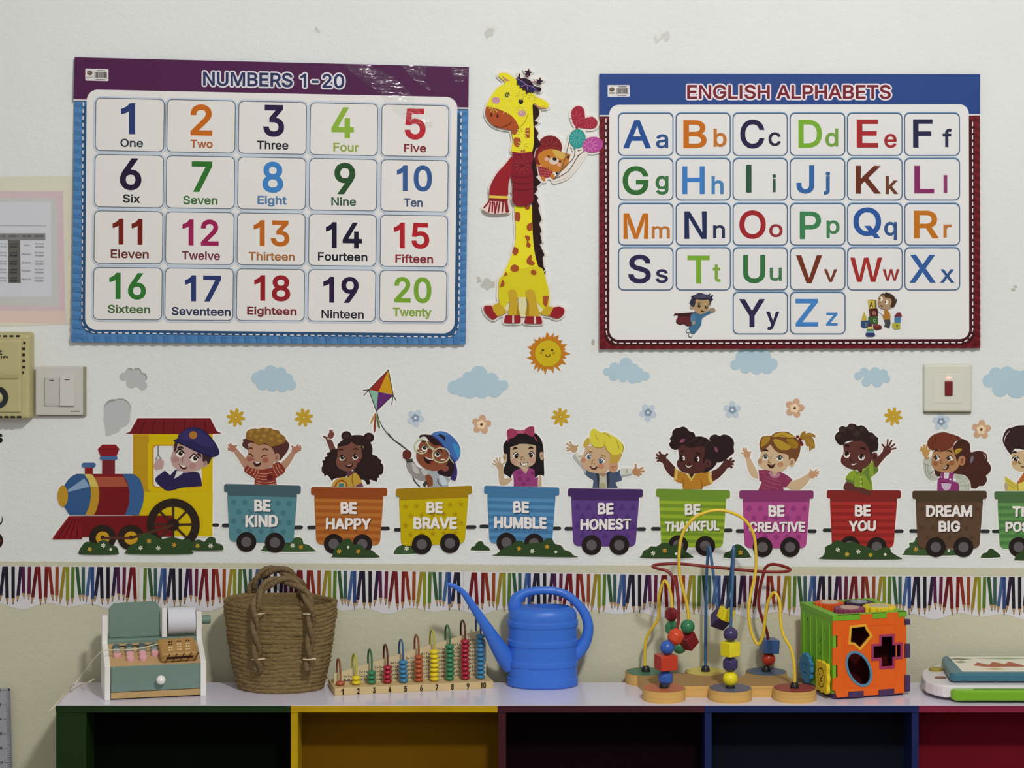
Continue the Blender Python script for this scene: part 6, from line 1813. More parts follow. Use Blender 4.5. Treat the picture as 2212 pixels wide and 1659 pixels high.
# ================================================================ things on the shelf and wall
WHT = pm('#d6d4cf', .45, .3, ES + .1, var=.04, vscale=60, name='white_paint')
SAGE = pm('#62766c', .5, .25, ES, var=.06, vscale=50, name='sage_paint')
BLK = pm('#1c1b1a', .4, .35, ES)
PLY = pm('#b08c52', .5, .25, ES, var=.16, vscale=24, stretch=(1, 1, 14), name='birch_plywood')


def wtext(name, s, m, parent, M, wd, ht, bold=.05):
    """lettering on a local plane: M maps (x right, y up, 0) to the parent's space; box wd x ht with its left bottom at the origin"""
    mb = MB()
    for gi, i, vs, fs in set_text(s, 0, 0, wd, ht, bold * ht):
        mb.add([M @ Vector((v[0], v[1], (gi % 2) * 4e-6)) for v in vs], fs, m)
    return mb.build(name, parent, fix=False)


# ---------------------------------------------------------------- toy cash register
th = R(13)
g = ground(226, 1514)
reg = thing('toy_cash_register', 'wooden toy cash register in white and sage green with pink and grey keys', 'toy', g, th)
mb = MB
prof = [(0, 0), (0, .058), (.072, .083), (.072, .127), (.086, .127), (.104, 0)]
for x in (0, .158):
    m_ = MB(); m_.prism(prof, x, x + .0095, WHT, 'x'); m_.build('side_panel', reg, bevel=.0012)
INC = math.atan2(.025, .072)
Mi = Matrix.Translation((0, 0, .0555)) @ Matrix.Rotation(INC, 4, 'X')
m_ = MB(); m_.box((.0097, .001, -.004), (.1578, .077, 0), pm('#a88a62', .55, .2, ES + .06, var=.12, vscale=30, stretch=(3, 14, 1)), Mi); m_.build('keyboard_plate', reg)
m_ = MB(); m_.box((.0105, -.0005, .0135), (.157, .006, .0555), SAGE); dr = m_.build('drawer', reg, bevel=.001)
m_ = MB(); m_.lathe([(0, -.0088), (.004, -.008), (.0072, -.004), (.008, 0), (.0072, .004), (.0045, .0072), (.003, .009), (.003, .011)], pm('#dcd8d2', .2, .5, ES + .12), 20, M=Matrix.Translation((.0915, -.0095, .032)) @ Matrix.Rotation(-pi / 2, 4, 'X')); m_.build('knob', dr, smooth=50)
m_ = MB(); m_.box((.0105, .001, .0025), (.157, .1, .0125), pm('#a08458', .6, .2, ES, var=.2, vscale=20, stretch=(2, 14, 14))); m_.build('base_plank', reg)
m_ = MB(); m_.box((.0097, .07, .0755), (.1578, .103, .0865), SAGE); m_.build('ledge', reg, bevel=.0015)
m_ = MB(); m_.prism([(.0125, .0868), (.0985, .0868), (.0985, .134), (.0915, .145), (.0215, .145), (.0125, .136)], .086, .0925, SAGE, 'y'); m_.build('sign_board', reg, bevel=.001)
m_ = MB(); m_.box((.1, .070, .0868), (.1088, .1, .136), WHT); m_.build('post', reg, bevel=.0012)
RX = Matrix.Rotation(pi / 2, 4, 'Y')
PAP = pm('#bfbfc6', .7, .15, ES + .06)
m_ = MB(); m_.lathe([(.006, 0), (.0222, 0), (.0222, .046), (.006, .046)], PAP, 36, M=Matrix.Translation((.1105, .086, .1115)) @ RX, cap=False)
m_.lathe([(.0228, .0005), (.0228, .028)], PAP, 36, M=Matrix.Translation((.1105, .086, .1115)) @ RX, cap=False); m_.build('paper_roll', reg, smooth=40)
m_ = MB(); m_.lathe([(.003, 0), (.003, .060)], pm('#4a3a2c', .5, .2, ES), 12, M=Matrix.Translation((.1088, .086, .1115)) @ RX); m_.build('roll_rod', reg, smooth=40)
m_ = MB(); m_.lathe([(.0058, 0), (.0072, .0008), (.0072, .0145), (.006, .0157)], SAGE, 20, M=Matrix.Translation((.1676, .086, .1115)) @ RX); m_.build('roll_knob', reg, smooth=40)
m_ = MB(); m_.box((.0195, .063, 0), (.082, .066, .0006), BLK, Mi); m_.build('display_slot', reg)
GRY, DGR, PNK = pm('#7c8a86', .4, .3, ES), pm('#45514e', .4, .3, ES), pm('#c08f90', .4, .3, ES)
for ci, x in enumerate((.0225, .0436, .0646, .0853)):
    rows = [(.0555, DGR), (.0435, GRY), (.0315, PNK)] + ([(.0185, PNK)] if ci in (1, 2) else [])
    for u, m in rows:
        m_ = MB(); m_.lathe([(.0066, 0), (.0066, .0062), (.0058, .0072), (0, .0072)], m, 18, M=Mi @ Matrix.Translation((x, u, 0)))
        k_ = m_.build('key', reg, smooth=40)
        k_['label'] = {DGR: 'dark grey key', GRY: 'grey key', PNK: 'pink key'}[m]

# card reader with its cord
WAL = pm('#94703e', .45, .3, ES, var=.25, vscale=22, stretch=(9, 1, 6), name='banded_wood')
Mr = Matrix.Translation(g) @ Matrix.Rotation(th, 4, 'Z') @ Mi @ Matrix.Translation((.0925, .0035, .0008)) @ Matrix.Rotation(R(3), 4, 'Z')
rd = thing('toy_card_reader', 'striped wooden toy card reader with a cord, lying on the toy cash register', 'toy', (0, 0, 0))
rd.matrix_world = Mr
rd.location, rd.rotation_euler = Mr.to_translation(), Mr.to_euler()
m_ = MB(); m_.box((0, 0, 0), (.062, .052, .0165), WAL); m_.build('reader_body', rd, bevel=.004, segs=3)
m_ = MB()
for i in range(5):
    m_.prism([(.006 + i * .012, .0005), (.0085 + i * .012, .0005), (.016 + i * .012, .016), (.0135 + i * .012, .016)], -.0002, .0003, pm('#5a3d1e', .5, .2, ES), 'y')
m_.build('wood_stripes', rd)
m_ = MB(); m_.box((.01, -.0005, .0065), (.054, .001, .0105), pm('#2a130e', .5, .2, ES)); m_.build('card_slot', rd)
m_ = MB()
rr = random.Random(5)
for r in range(4):
    for c in range(3):
        for k in range(2):
            x, y = .014 + c * .0145 + k * .004 + r * .001, .010 + r * .0088
            dk = r == 3 or (c == 0 and r == 2)
            m_.box((x, y, .0165), (x + .0028, y + .004, .0167), pm('#1d1712', .5, .2, ES) if dk else pm('#c9b490', .5, .2, ES))
m_.build('printed_marks', rd)
inv = Mr.inverted()
CORD = pm('#c2b79a', .7, .1, ES + .08)
cp = [P(352, 1389.5, .105), P(340, 1391, .13), P(322, 1396, .137), P(300, 1401, .138), P(270, 1404, .15), P(240, 1404, .165), P(222, 1406, .178), P(206, 1420, .17), P(188, 1443, .155), P(172, 1464, .135), P(160, 1480, .145)]
cp = [Vector(p) for p in cp]
sm = []
for i in range(len(cp) - 1):
    for j in range(4):
        t = j / 4
        p0, p1, p2, p3 = cp[max(0, i - 1)], cp[i], cp[i + 1], cp[min(len(cp) - 1, i + 2)]
        sm.append(.5 * ((2 * p1) + (p2 - p0) * t + (2 * p0 - 5 * p1 + 4 * p2 - p3) * t * t + (3 * p1 - p0 - 3 * p2 + p3) * t**3))
sm += [ground(152, 1488) + Vector((0, 0, .0015)), ground(138, 1502) + Vector((-.001, 0, .0015)), P(128, 1514, .206), P(117, 1526, .218), P(105, 1536.5, .222)]
m_ = MB(); m_.tube([inv @ p for p in sm], .0009, CORD, 6)
c2 = [P(205, 1466, .115), P(190, 1474, .12), ground(172, 1482) + Vector((0, 0, .001)), ground(150, 1493) + Vector((0, 0, .001)), ground(136, 1506) + Vector((0, 0, .001)), P(122, 1520, .213), P(112, 1532, .2195), P(104, 1537, .2205)]
m_.tube([inv @ p for p in c2], .0009, CORD, 6)
m_.build('cord', rd, smooth=60)

# ---------------------------------------------------------------- seagrass basket
STRAW = pm('#6e5c3c', .75, .12, ES, bump=.9, bscale=190, var=.6, vscale=120, stretch=(1, 1, 3.5), name='seagrass')
bc = Vector(((606 - CX) * S * .981, -.080, SHELF))
bas = thing('basket', 'round woven seagrass basket with two braided handles between cash register and abacus', 'basket', bc)
NZ, NA, COILS, HB = 180, 120, 21, .149
rp = [(0, .073), (.02, .0775), (.05, .084), (.09, .0905), (.125, .0945), (.149, .0962)]


def rad_at(z):
    for (a, r1), (b, r2) in zip(rp, rp[1:]):
        if z <= b:
            return r1 + (r2 - r1) * (z - a) / (b - a)
    return rp[-1][1]


br = random.Random(11)
wob = [[br.uniform(-1, 1) for _ in range(40)] for _ in range(COILS + 1)]
vs, fs = [], []
for j in range(NZ + 1):
    z = HB * j / NZ
    for i in range(NA):
        a = 2 * pi * i / NA
        zz = z + .0016 * sin(3 * a + 1) * sin(z * 40)
        ph = zz / HB * COILS
        c = int(max(0, min(COILS, ph)))
        u = i / NA * 40
        k = int(u) % 40
        wv = wob[c][k] * (1 - (u - int(u))) + wob[c][(k + 1) % 40] * (u - int(u))
        r = rad_at(z) + .0021 * abs(sin(pi * ph)) ** .6 - .0015 + .0017 * wv + .0006 * sin(a * 34 + c * 2.1 + ph * 4)
        vs.append((r * cos(a), r * .73 * sin(a), z + .0011 * sin(a * 5 + 2) * (z / HB) - (.002 * cos(a) * z / HB)))
for j in range(NZ):
    for i in range(NA):
        fs.append((j * NA + i, j * NA + (i + 1) % NA, (j + 1) * NA + (i + 1) % NA, (j + 1) * NA + i))
m_ = MB(); m_.add(vs, fs, STRAW)
o_ = len(vs)
# inside
iv, jf = [], []
for j in range(60):
    z = HB - HB * .97 * j / 59
    ph = z / HB * COILS
    for i in range(NA):
        a = 2 * pi * i / NA
        r = rad_at(z) - .0075 - .0018 * abs(sin(pi * ph)) ** .6
        iv.append((r * cos(a), r * .73 * sin(a), z - (.002 * cos(a) * z / HB)))
for j in range(59):
    for i in range(NA):
        jf.append((j * NA + i, (j + 1) * NA + i, (j + 1) * NA + (i + 1) % NA, j * NA + (i + 1) % NA))
jf.append([59 * NA + i for i in range(NA)])
m_.add(iv, jf, STRAW)
m_.add([vs[NZ * NA + i] for i in range(NA)] + [iv[i] for i in range(NA)], [(i, (i + 1) % NA, NA + (i + 1) % NA, NA + i) for i in range(NA)], STRAW)
m_.add([vs[i] for i in range(NA)], [tuple(range(NA))[::-1]], STRAW)
m_.build('basket_body', bas, smooth=70, fix=False)
m_ = MB(); m_.lathe([(.0042 * cos(t), .0042 * sin(t)) for t in ()] or [(.0001, 0)], STRAW, 4, cap=False)


def rope(pts, name, r=.0052, tw=26):
    pts = [Vector(p) for p in pts]
    sm = []
    for i in range(len(pts) - 1):
        for j in range(10):
            t = j / 10
            p0, p1, p2, p3 = pts[max(0, i - 1)], pts[i], pts[i + 1], pts[min(len(pts) - 1, i + 2)]
            sm.append(.5 * ((2 * p1) + (p2 - p0) * t + (2 * p0 - 5 * p1 + 4 * p2 - p3) * t * t + (3 * p1 - p0 - 3 * p2 + p3) * t**3))
    sm.append(pts[-1])
    m_ = MB()
    L = [0]
    for a, b in zip(sm, sm[1:]):
        L.append(L[-1] + (b - a).length)
    for k in range(2):
        q = []
        for i, p in enumerate(sm):
            t = (sm[min(len(sm) - 1, i + 1)] - sm[max(0, i - 1)]).normalized()
            b = (Vector((0, 1, 0)) - t * t.y).normalized()
            n = t.cross(b)
            a = L[i] * tw * 2 * pi * .5 + k * pi
            q.append(p + n * (r * .8 * cos(a)) + b * (r * .8 * sin(a)))
        m_.tube(q, [r * (.93 + .1 * sin(i * 1.7)) for i in range(len(q))], ROPE, 8)
    return m_


ROPE = pm('#64533a', .75, .12, ES, bump=.8, bscale=260, var=.35, vscale=140, name='seagrass_rope')


def bp(x, y, d):
    return P(x, y, d) - bc


fr = rope([bp(558, 1447, .146), bp(556, 1420, .151), bp(553, 1380, .155), bp(551, 1340, .158), bp(552, 1312, .160), bp(558, 1287, .154), bp(572, 1266, .146), bp(592, 1255, .142), bp(615, 1253, .142), bp(640, 1262, .145), bp(660, 1283, .152), bp(671, 1312, .160), bp(672, 1340, .158), bp(670, 1380, .155), bp(668, 1420, .151), bp(667, 1446, .146)], 'handle')
for x in (558, 668):
    for s_ in (-7, 6):
        fr.tube([bp(x + s_ * .3, 1440, .146), bp(x + s_ * .9, 1452, .147)], [.0035, .0022], ROPE, 6)
    for y in (1326, 1424):
        fr.tube([bp(x - 13, y, .150), bp(x - 4, y + 1, .163 if y < 1400 else .158), bp(x + 6, y, .163 if y < 1400 else .158), bp(x + 14, y - 1, .150)], .0011, pm('#c0b292', .7, .1, ES), 5)
fr.build('handle', bas, smooth=60)['label'] = 'front braided handle'
bk = rope([bp(540, 1316, .027), bp(541, 1290, .022), bp(548, 1262, .030), bp(566, 1240, .036), bp(590, 1230, .038), bp(612, 1233, .038), bp(634, 1245, .034), bp(650, 1264, .026), bp(656, 1290, .022), bp(658, 1316, .027)], 'handle')
bk.build('handle', bas, smooth=60)['label'] = 'rear braided handle'

# ---------------------------------------------------------------- counting abacus
ga = ground(723, 1503)
ab = thing('abacus', 'wooden arch abacus with one to ten coloured beads, between basket and watering can', 'toy', ga, R(12.2))
WD = pm('#b09a70', .55, .2, ES, var=.12, vscale=16, stretch=(2, 14, 14), name='pale_pine')
m_ = MB(); m_.box((0, 0, 0), (.2705, .0765, .0122), WD); m_.build('base', ab, bevel=.0006)
m_ = MB(); m_.prism([(.004, .0122), (.2655, .0122), (.2655, .094), (.004, .0285)], .038, .0425, pm('#b3a482', .6, .15, ES, var=.06, vscale=30), 'y'); m_.build('sum_board', ab)
INK = pm('#1d1a18', .6, .15, ES)
BC = [pm(c, .25, .45, ES) for c in ('#94482a', '#c0ac1c', '#2f6b48', '#8c1f2e', '#32698a')]
WC = [pm(c, .3, .4, ES) for c in ('#7a4426', '#9a962a', '#2f5c3c', '#4e2018', '#304f78')]
XL = [.0125 + i * .0267 for i in range(10)]
for i in range(10):
    x = XL[i]
    zt = .052 + .0071 * i
    pts = [(x, .021, .0122)] + [(x, .021, .0122 + (zt - .029) * t) for t in (.5, 1)]
    n = 12
    for j in range(1, n):
        a = pi * j / n
        pts.append((x, .0415 - .0205 * cos(a), zt - .0168 + .0168 * sin(a)))
    pts += [(x, .062, zt - .0168), (x, .062, .0122)]
    ci = [0, 1, 2, 3, 4, 0, 1, 2, 3, 4][i]
    m_ = MB(); m_.tube(pts, .0017, WC[ci], 10); m_.build('wire', ab, smooth=60)
    for k in range(i + 1):
        z0 = .0124 + k * .00765
        jx, jy = rnd.uniform(-.0006, .0006), rnd.uniform(-.0004, .0004)
        m_ = MB(); m_.lathe([(.0019, 0), (.0045, .0003), (.0068, .0016), (.0079, .0036), (.0079, .0042), (.0068, .0061), (.0045, .0073), (.0019, .0076)], BC[ci], 18)
        m_.build('bead', ab, (x + jx, .021 + jy, z0), smooth=35)
    M = Matrix.Translation((x + (-.0018 if i < 9 else -.0045), -.00012, .0008)) @ Matrix.Rotation(pi / 2, 4, 'X')
    wtext('numeral', str(i + 1), INK, ab, M, .0048 if i < 9 else .0095, .0102, .05)
    if i:
        mt = MB()
    for k in range(i + 1):
        zz = .0145 + k * .0066
        M = Matrix.Translation((x + (.0085 if i == 0 else -.0195), .03785, zz)) @ Matrix.Rotation(pi / 2, 4, 'X')
        wtext('printed_sum', '%d+%d=' % (k, i + 1 - k), INK, ab, M, .0145, .0042, .03)

# ---------------------------------------------------------------- watering can
BLU = pm('#2f5fb4', .33, .4, ES, bump=.05, bscale=400, name='blue_plastic')
cc = Vector(((1172 - CX) * S * .985, -.060, SHELF))
can = thing('watering_can', 'blue plastic watering can with a long spout and looped handle', 'watering can', cc)
SY = .70
rim_ = .0598
pr = [(.0570, 0), (.0592, .0015), (.0606, .003), (.0608, .013), (.0606, .0142), (.0596, .0148), (.0588, .0155)]
for zb in (.0395, .0745, .1065):
    pr += [(.0588, zb - .0058), (.0594, zb - .0052), (.0604, zb - .0046), (.0607, zb - .0038), (.0607, zb + .0038), (.0604, zb + .0046), (.0594, zb + .0052), (.0588, zb + .0058)]
pr += [(.0588, .1185), (.0578, .1235), (.0550, .1285), (.0505, .1315), (.046, .1325)]
NA = 56
vs, fs = [], []
for r, z in pr:
    for i in range(NA):
        a = 2 * pi * i / NA
        # softly squared oval
        ca, sa = cos(a), sin(a)
        q = (abs(ca) ** 3 + abs(sa) ** 3) ** (-1 / 3) * .35 + .65
        vs.append((r * ca * (1 + (q - 1) * .3), r * SY * sa * q, z))
# the deck slopes into the filling hole, which lies to the right
hc, hr = .0165, .029
for t, z in ((.35, .1330), (.7, .1335), (1, .1340), (1.02, .129), (1.05, .09), (1.05, .03)):
    for i in range(NA):
        a = 2 * pi * i / NA
        A_ = Vector((.046 * cos(a), .046 * SY * sin(a)))
        B_ = Vector((hc + hr * cos(a), hr * .78 * sin(a)))
        q = A_.lerp(B_, min(1, t)) if t <= 1 else Vector((hc + hr * .97 * cos(a), hr * .76 * sin(a)))
        vs.append((q.x, q.y, z))
k = len(vs) // NA
for j in range(k - 1):
    for i in range(NA):
        fs.append((j * NA + i, j * NA + (i + 1) % NA, (j + 1) * NA + (i + 1) % NA, (j + 1) * NA + i))
fs.append(tuple(range(NA))[::-1]); fs.append(tuple(range((k - 1) * NA, k * NA)))
m_ = MB(); m_.add(vs, fs, BLU); m_.build('can_body', can, smooth=24)


def canp(x, y, d=.060):
    return P(950 + x / 6.146, 1240 + y / 6.146, d) - cc


def smooth_path(pts, sub=6):
    out = []
    for i in range(len(pts) - 1):
        for j in range(sub):
            t = j / sub
            p0, p1, p2, p3 = pts[max(0, i - 1)], pts[i], pts[i + 1], pts[min(len(pts) - 1, i + 2)]
            out.append(tuple(.5 * ((2 * p1[k]) + (p2[k] - p0[k]) * t + (2 * p0[k] - 5 * p1[k] + 4 * p2[k] - p3[k]) * t * t + (3 * p1[k] - p0[k] - 3 * p2[k] + p3[k]) * t**3) for k in range(len(p1))))
    out.append(pts[-1])
    return out


hp = smooth_path([(1000, 480, 92), (1000, 400, 94), (1025, 325, 82), (1110, 262, 62), (1210, 232, 54), (1320, 220, 52), (1500, 222, 52), (1620, 250, 54), (1720, 300, 57), (1820, 385, 57), (1910, 500, 62), (1960, 620, 66), (1972, 740, 70), (1945, 860, 76), (1890, 960, 88), (1820, 1040, 96), (1770, 1090, 90)])
m_ = MB(); m_.tube([canp(x, y) for x, y, h in hp], [h / 6.146 * S * .985 for x, y, h in hp], BLU, 16, flat=.85, ref=Vector((0, 1, 0))); m_.build('handle', can, smooth=60)
sp = smooth_path([(92, 140, 16, .118), (140, 142, 26, .117), (225, 180, 33, .115), (320, 255, 40, .112), (392, 355, 48, .109), (512, 540, 60, .104), (640, 740, 78, .097), (790, 985, 108, .08), (880, 1110, 130, .068), (960, 1200, 140, .062)])
m_ = MB(); m_.tube([canp(x, y, d) for x, y, h, d in sp], [h / 6.146 * S * .98 for x, y, h, d in sp], BLU, 20, flat=.9, ref=Vector((0, 1, 0))); m_.build('spout', can, smooth=60)

# ---------------------------------------------------------------- bead maze
gm = Vector(((1560 - CX) * S * .97, -.125, SHELF))
mz = thing('bead_maze', 'bead maze toy with yellow, red and blue wires on a lobed plywood base', 'toy', gm)
TB = .0185
rowsx = {'f': ((1434, 1577.5, 1716.5), .170, .0358), 'b': ((1395, 1524, 1655), .040, .0352)}
lobes = {}
for key in 'fb':
    xs, d, r = rowsx[key]
    for n_, x in zip('LMR', xs):
        lobes[key + n_] = (Vector(((x - CX) * S * (1 - d / D), -d, SHELF)), r)
# outline as a union of lobes and a zigzag spine, each on its own hair-thin level
m_ = MB()


def lobe_prism(c, r, h, n=40):
    pts = [(c.x - gm.x + r * cos(2 * pi * i / n), c.y - gm.y + r * sin(2 * pi * i / n)) for i in range(n)]
    m_.prism(pts, 0, h, BOARD, 'z', PLYSIDE)


BOARD = pm('#8f7248', .6, .15, ES, var=.1, vscale=40, name='brown_board')
PLYSIDE = pm('#b58f50', .5, .25, ES, var=.35, vscale=160, stretch=(.03, .03, 3), name='plywood_edge')
for c, r in lobes.values():
    lobe_prism(c, r, TB)
eps = 0
for a, b in (('bL', 'fL'), ('fL', 'bM'), ('bM', 'fM'), ('fM', 'bR'), ('bR', 'fR'), ('bL', 'bM'), ('fL', 'fM'), ('fM', 'fR')):
    pa, pb = lobes[a][0] - gm, lobes[b][0] - gm
    if a[0] == b[0]:
        sh_ = Vector((0, .028 if a[0] == 'f' else -.028, 0))
        pa, pb = pa + sh_, pb + sh_
    d_ = (pb - pa).normalized(); n_ = Vector((-d_.y, d_.x, 0)) * (.021 if a[0] != b[0] else .014)
    eps += 1.2e-5
    m_.prism([(p.x, p.y) for p in (pa + n_, pa - n_, pb - n_, pb + n_)], 1e-5, TB - eps, BOARD, 'z', PLYSIDE)
m_.prism([((x - CX) * S * (1 - d / D) - gm.x, -d - gm.y) for x, d in ((1440, .155), (1700, .155), (1712, .125), (1640, .075), (1560, .088), (1500, .072), (1440, .085), (1400, .065), (1412, .1))], 1e-5, TB - 2.4e-4, BOARD, 'z', PLYSIDE)
base = m_.build('base', mz, smooth=30)
for n_, c in (('bL', '#35604c'), ('bM', '#b3a44e'), ('bR', '#44536a'), ('fL', '#a4583c'), ('fM', '#4f4e62'), ('fR', '#7a2c26')):
    p, r = lobes[n_]
    m_ = MB(); m_.lathe([(r * .95, TB - .0002), (r * .95, TB + .0005), (0, TB + .0005)], pm(c, .4, .35, ES), 40, c=(p.x - gm.x, p.y - gm.y, 0)); m_.build('colour_disc', base, smooth=40)


def wire_pts(lst):
    return smooth_path([tuple(P(x, y, d) - gm) for x, y, d in lst], 7)


def lp(n, z=TB):
    v = lobes[n][0] - gm
    return v + Vector((0, 0, z))


def caps(n):
    p = lp(n, TB)
    m_ = MB(); m_.lathe([(.0076, .0004), (.0078, .003), (.0062, .0075), (.005, .0095), (.0028, .0098)], BLK, 20, c=tuple(p)); m_.build('wire_cap', mz, smooth=40)


YW, RW, BW = pm('#c3a42c', .3, .45, ES), pm('#6c1c18', .35, .4, ES), pm('#2d4f74', .35, .4, ES)
yl = [(1393, 1438, .04), (1393, 1410, .04), (1396, 1380, .043), (1408, 1358, .05), (1421, 1338, .055), (1424, 1310, .06), (1424, 1285, .066), (1436, 1254, .074), (1449, 1283, .08), (1452, 1320, .086), (1453, 1358, .092), (1462, 1390, .10), (1474, 1402, .105), (1484, 1385, .108), (1487, 1345, .11), (1485, 1310, .11), (1476, 1275, .11), (1468, 1240, .11), (1467, 1195, .11), (1476, 1150, .11), (1504, 1116, .11), (1553, 1102, .11), (1602, 1118, .11), (1627, 1152, .11), (1633, 1200, .11), (1631, 1242, .112), (1622, 1282, .115), (1617, 1322, .118), (1623, 1365, .122), (1637, 1392, .127), (1648, 1372, .132), (1653, 1335, .138), (1659, 1300, .144), (1672, 1280, .15), (1684, 1300, .156), (1686, 1340, .16), (1692, 1372, .163), (1707, 1398, .167), (1714, 1425, .17), (1716.5, 1455, .17), (1716.5, 1490, .17)]
rl = [(1437, 1480, .17), (1437, 1430, .17), (1441, 1400, .17), (1456, 1375, .166), (1465, 1345, .162), (1466, 1305, .158), (1462, 1270, .154), (1452, 1245, .15), (1440, 1233, .147), (1420, 1228, .143), (1410, 1223, .13), (1425, 1219, .115), (1470, 1218, .108), (1530, 1224, .105), (1600, 1231, .10), (1650, 1235, .096), (1692, 1235, .092), (1707, 1231, .085), (1695, 1224, .075), (1669, 1219, .066), (1654, 1226, .06), (1648, 1245, .058), (1642, 1270, .055), (1639, 1305, .052), (1646, 1335, .05), (1655, 1360, .047), (1660, 1390, .043), (1659, 1440, .04)]
bl = [(1524, 1438, .04), (1524, 1380, .04), (1525, 1300, .043), (1527, 1230, .05), (1532, 1181, .06), (1539, 1225, .07), (1547, 1290, .082), (1555, 1340, .09), (1562, 1350, .096), (1567, 1330, .104), (1573, 1290, .112), (1580, 1230, .125), (1585, 1181, .135), (1583, 1240, .145), (1580, 1310, .157), (1578, 1370, .168), (1577.5, 1430, .17), (1577.5, 1485, .17)]
for n_, lst, m in (('yellow', yl, YW), ('red', rl, RW), ('blue', bl, BW)):
    m_ = MB(); m_.tube(wire_pts(lst), .0026, m, 10); m_.build('wire', mz, smooth=60)['label'] = n_ + ' wire'
for n_ in lobes:
    caps(n_)
BD_ = {c: pm(h, .28, .42, ES) for c, h in (('red', '#a5311c'), ('dred', '#6c1620'), ('green', '#2d6844'), ('blue', '#2a4f94'), ('purple', '#342a50'), ('yellow', '#c8b818'), ('orange', '#b23c1e'), ('navy', '#2c4874'))}


def mbead(x, y, d, kind, c, r=15.5, rot=(0, 0, 0), h=None):
    p = P(x, y, d) - gm
    rr_ = r * S * (1 - d / D)
    m_ = MB()
    M = Matrix.Rotation(R(rot[1]), 4, 'Y') @ Matrix.Rotation(R(rot[0]), 4, 'X') @ Matrix.Rotation(R(rot[2]), 4, 'Z')
    if kind == 'ball':
        m_.lathe([(rr_ * sin(t), -rr_ * cos(t)) for t in [.2 + (pi - .4) * i / 12 for i in range(13)]], BD_[c], 24, M=M)
    elif kind == 'cube':
        hh = (h or r) * S * (1 - d / D)
        m_.box((-rr_, -rr_, -hh), (rr_, rr_, hh), BD_[c], M)
    else:   # faceted bead
        m_.lathe([(rr_ * .45, -rr_ * .98), (rr_ * .98, -rr_ * .42), (rr_ * .98, rr_ * .42), (rr_ * .45, rr_ * .98)], BD_[c], 8, M=M)
    o = m_.build('bead', mz, p, smooth=40 if kind == 'ball' else 25, bevel=.0012 if kind != 'ball' else 0)
    nm = {'dred': 'dark red', 'purple': 'dark purple'}.get(c, c)
    o['label'] = nm + {'ball': ' round', 'cube': ' cube', 'facet': ' faceted'}[kind] + ' bead'


mbead(1438, 1464, .17, 'facet', 'blue', 16.5); mbead(1438.5, 1430, .17, 'cube', 'red', 19.5, (0, 0, 20), 16); mbead(1441, 1398.5, .17, 'ball', 'blue', 15.5); mbead(1459.5, 1375.5, .166, 'facet', 'orange', 18, (0, 25, 10))
mbead(1450, 1327, .087, 'facet', 'dred', 15); mbead(1452, 1357, .091, 'facet', 'green', 16); mbead(1468, 1397, .102, 'ball', 'green', 15); mbead(1486, 1384, .112, 'cube', 'dred', 15, (20, -25, 40)); mbead(1485.5, 1353.5, .115, 'ball', 'green', 15.3)
mbead(1556, 1337, .091, 'cube', 'purple', 16, (40, 35, 20)); mbead(1568, 1327, .107, 'cube', 'yellow', 13, (0, 20, 30))
mbead(1578, 1370, .169, 'ball', 'purple', 15.7); mbead(1577.5, 1401.5, .17, 'cube', 'yellow', 15.5, (0, 0, 38), 15.5); mbead(1577.5, 1434.5, .17, 'facet', 'purple', 16.7); mbead(1577.5, 1466, .17, 'ball', 'yellow', 16.2)
mbead(1662, 1394.5, .043, 'cube', 'navy', 17.5, (0, 4, 12), 14.5); mbead(1660, 1423, .041, 'ball', 'red', 14.5)

# ---------------------------------------------------------------- activity cube
gq = ground(1799, 1513)
a_ = .1345
aq = thing('activity_cube', 'plastic activity cube with orange front, lime green sides and gears on top', 'toy', gq, R(17))
ORG = pm('#c4520c', .4, .35, ES, name='orange_plastic')
LIM = pm('#5f9620', .4, .35, ES, name='lime_plastic')
PUR = pm('#3c2548', .4, .35, ES)
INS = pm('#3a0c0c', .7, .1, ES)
z0 = .004


def holes_prism(outer, holes, y0, y1, m, side=None, x_axis=False):
    """plate with cut-outs in local (x,z), thickness along y (or along x when x_axis)"""
    mb_ = MB()
    loops = [outer] + holes
    flat = [p for l in loops for p in l]
    tri = tessellate_polygon([[Vector((p[0], p[1], 0)) for p in l] for l in loops])
    f = (lambda p, h: (h, p[0], p[1])) if x_axis else (lambda p, h: (p[0], h, p[1]))
    mb_.add([f(p, y0) for p in flat], tri, m)
    mb_.add([f(p, y1) for p in flat], [t[::-1] for t in tri], m)
    for l in loops:
        n = len(l)
        mb_.add([f(p, h) for h in (y0, y1) for p in l], [(i, (i + 1) % n, n + (i + 1) % n, n + i) for i in range(n)], side or m)
    return mb_


W_ = a_; H_ = a_ + z0
# front plate: toothed edges, three shape holes
T3 = .0085
front = [(0, z0 + .012), (0, .037), (T3, .037), (T3, .058), (0, .058), (0, .087), (T3, .087), (T3, .107), (0, .107), (0, H_ - .0075), (.05, H_ - .0075), (.05, H_ + .001), (.072, H_ + .001), (.072, H_ - .0075), (.098, H_ - .0075), (.098, H_ + .001), (.119, H_ + .001), (.119, H_ - .0075),
         (W_ - .004, H_ - .0075), (W_ - .004, .117), (W_ - .0005, .117), (W_ - .0005, .086), (W_ - .004, .086), (W_ - .004, .062), (W_ - .0005, .062), (W_ - .0005, .034), (W_ - .004, .034), (W_ - .004, z0), (.112, z0), (.112, z0 + .0085), (.083, z0 + .0085), (.083, z0), (.056, z0), (.056, z0 + .0085), (.028, z0 + .0085), (.028, z0), (.008, z0), (.004, z0 + .012)]


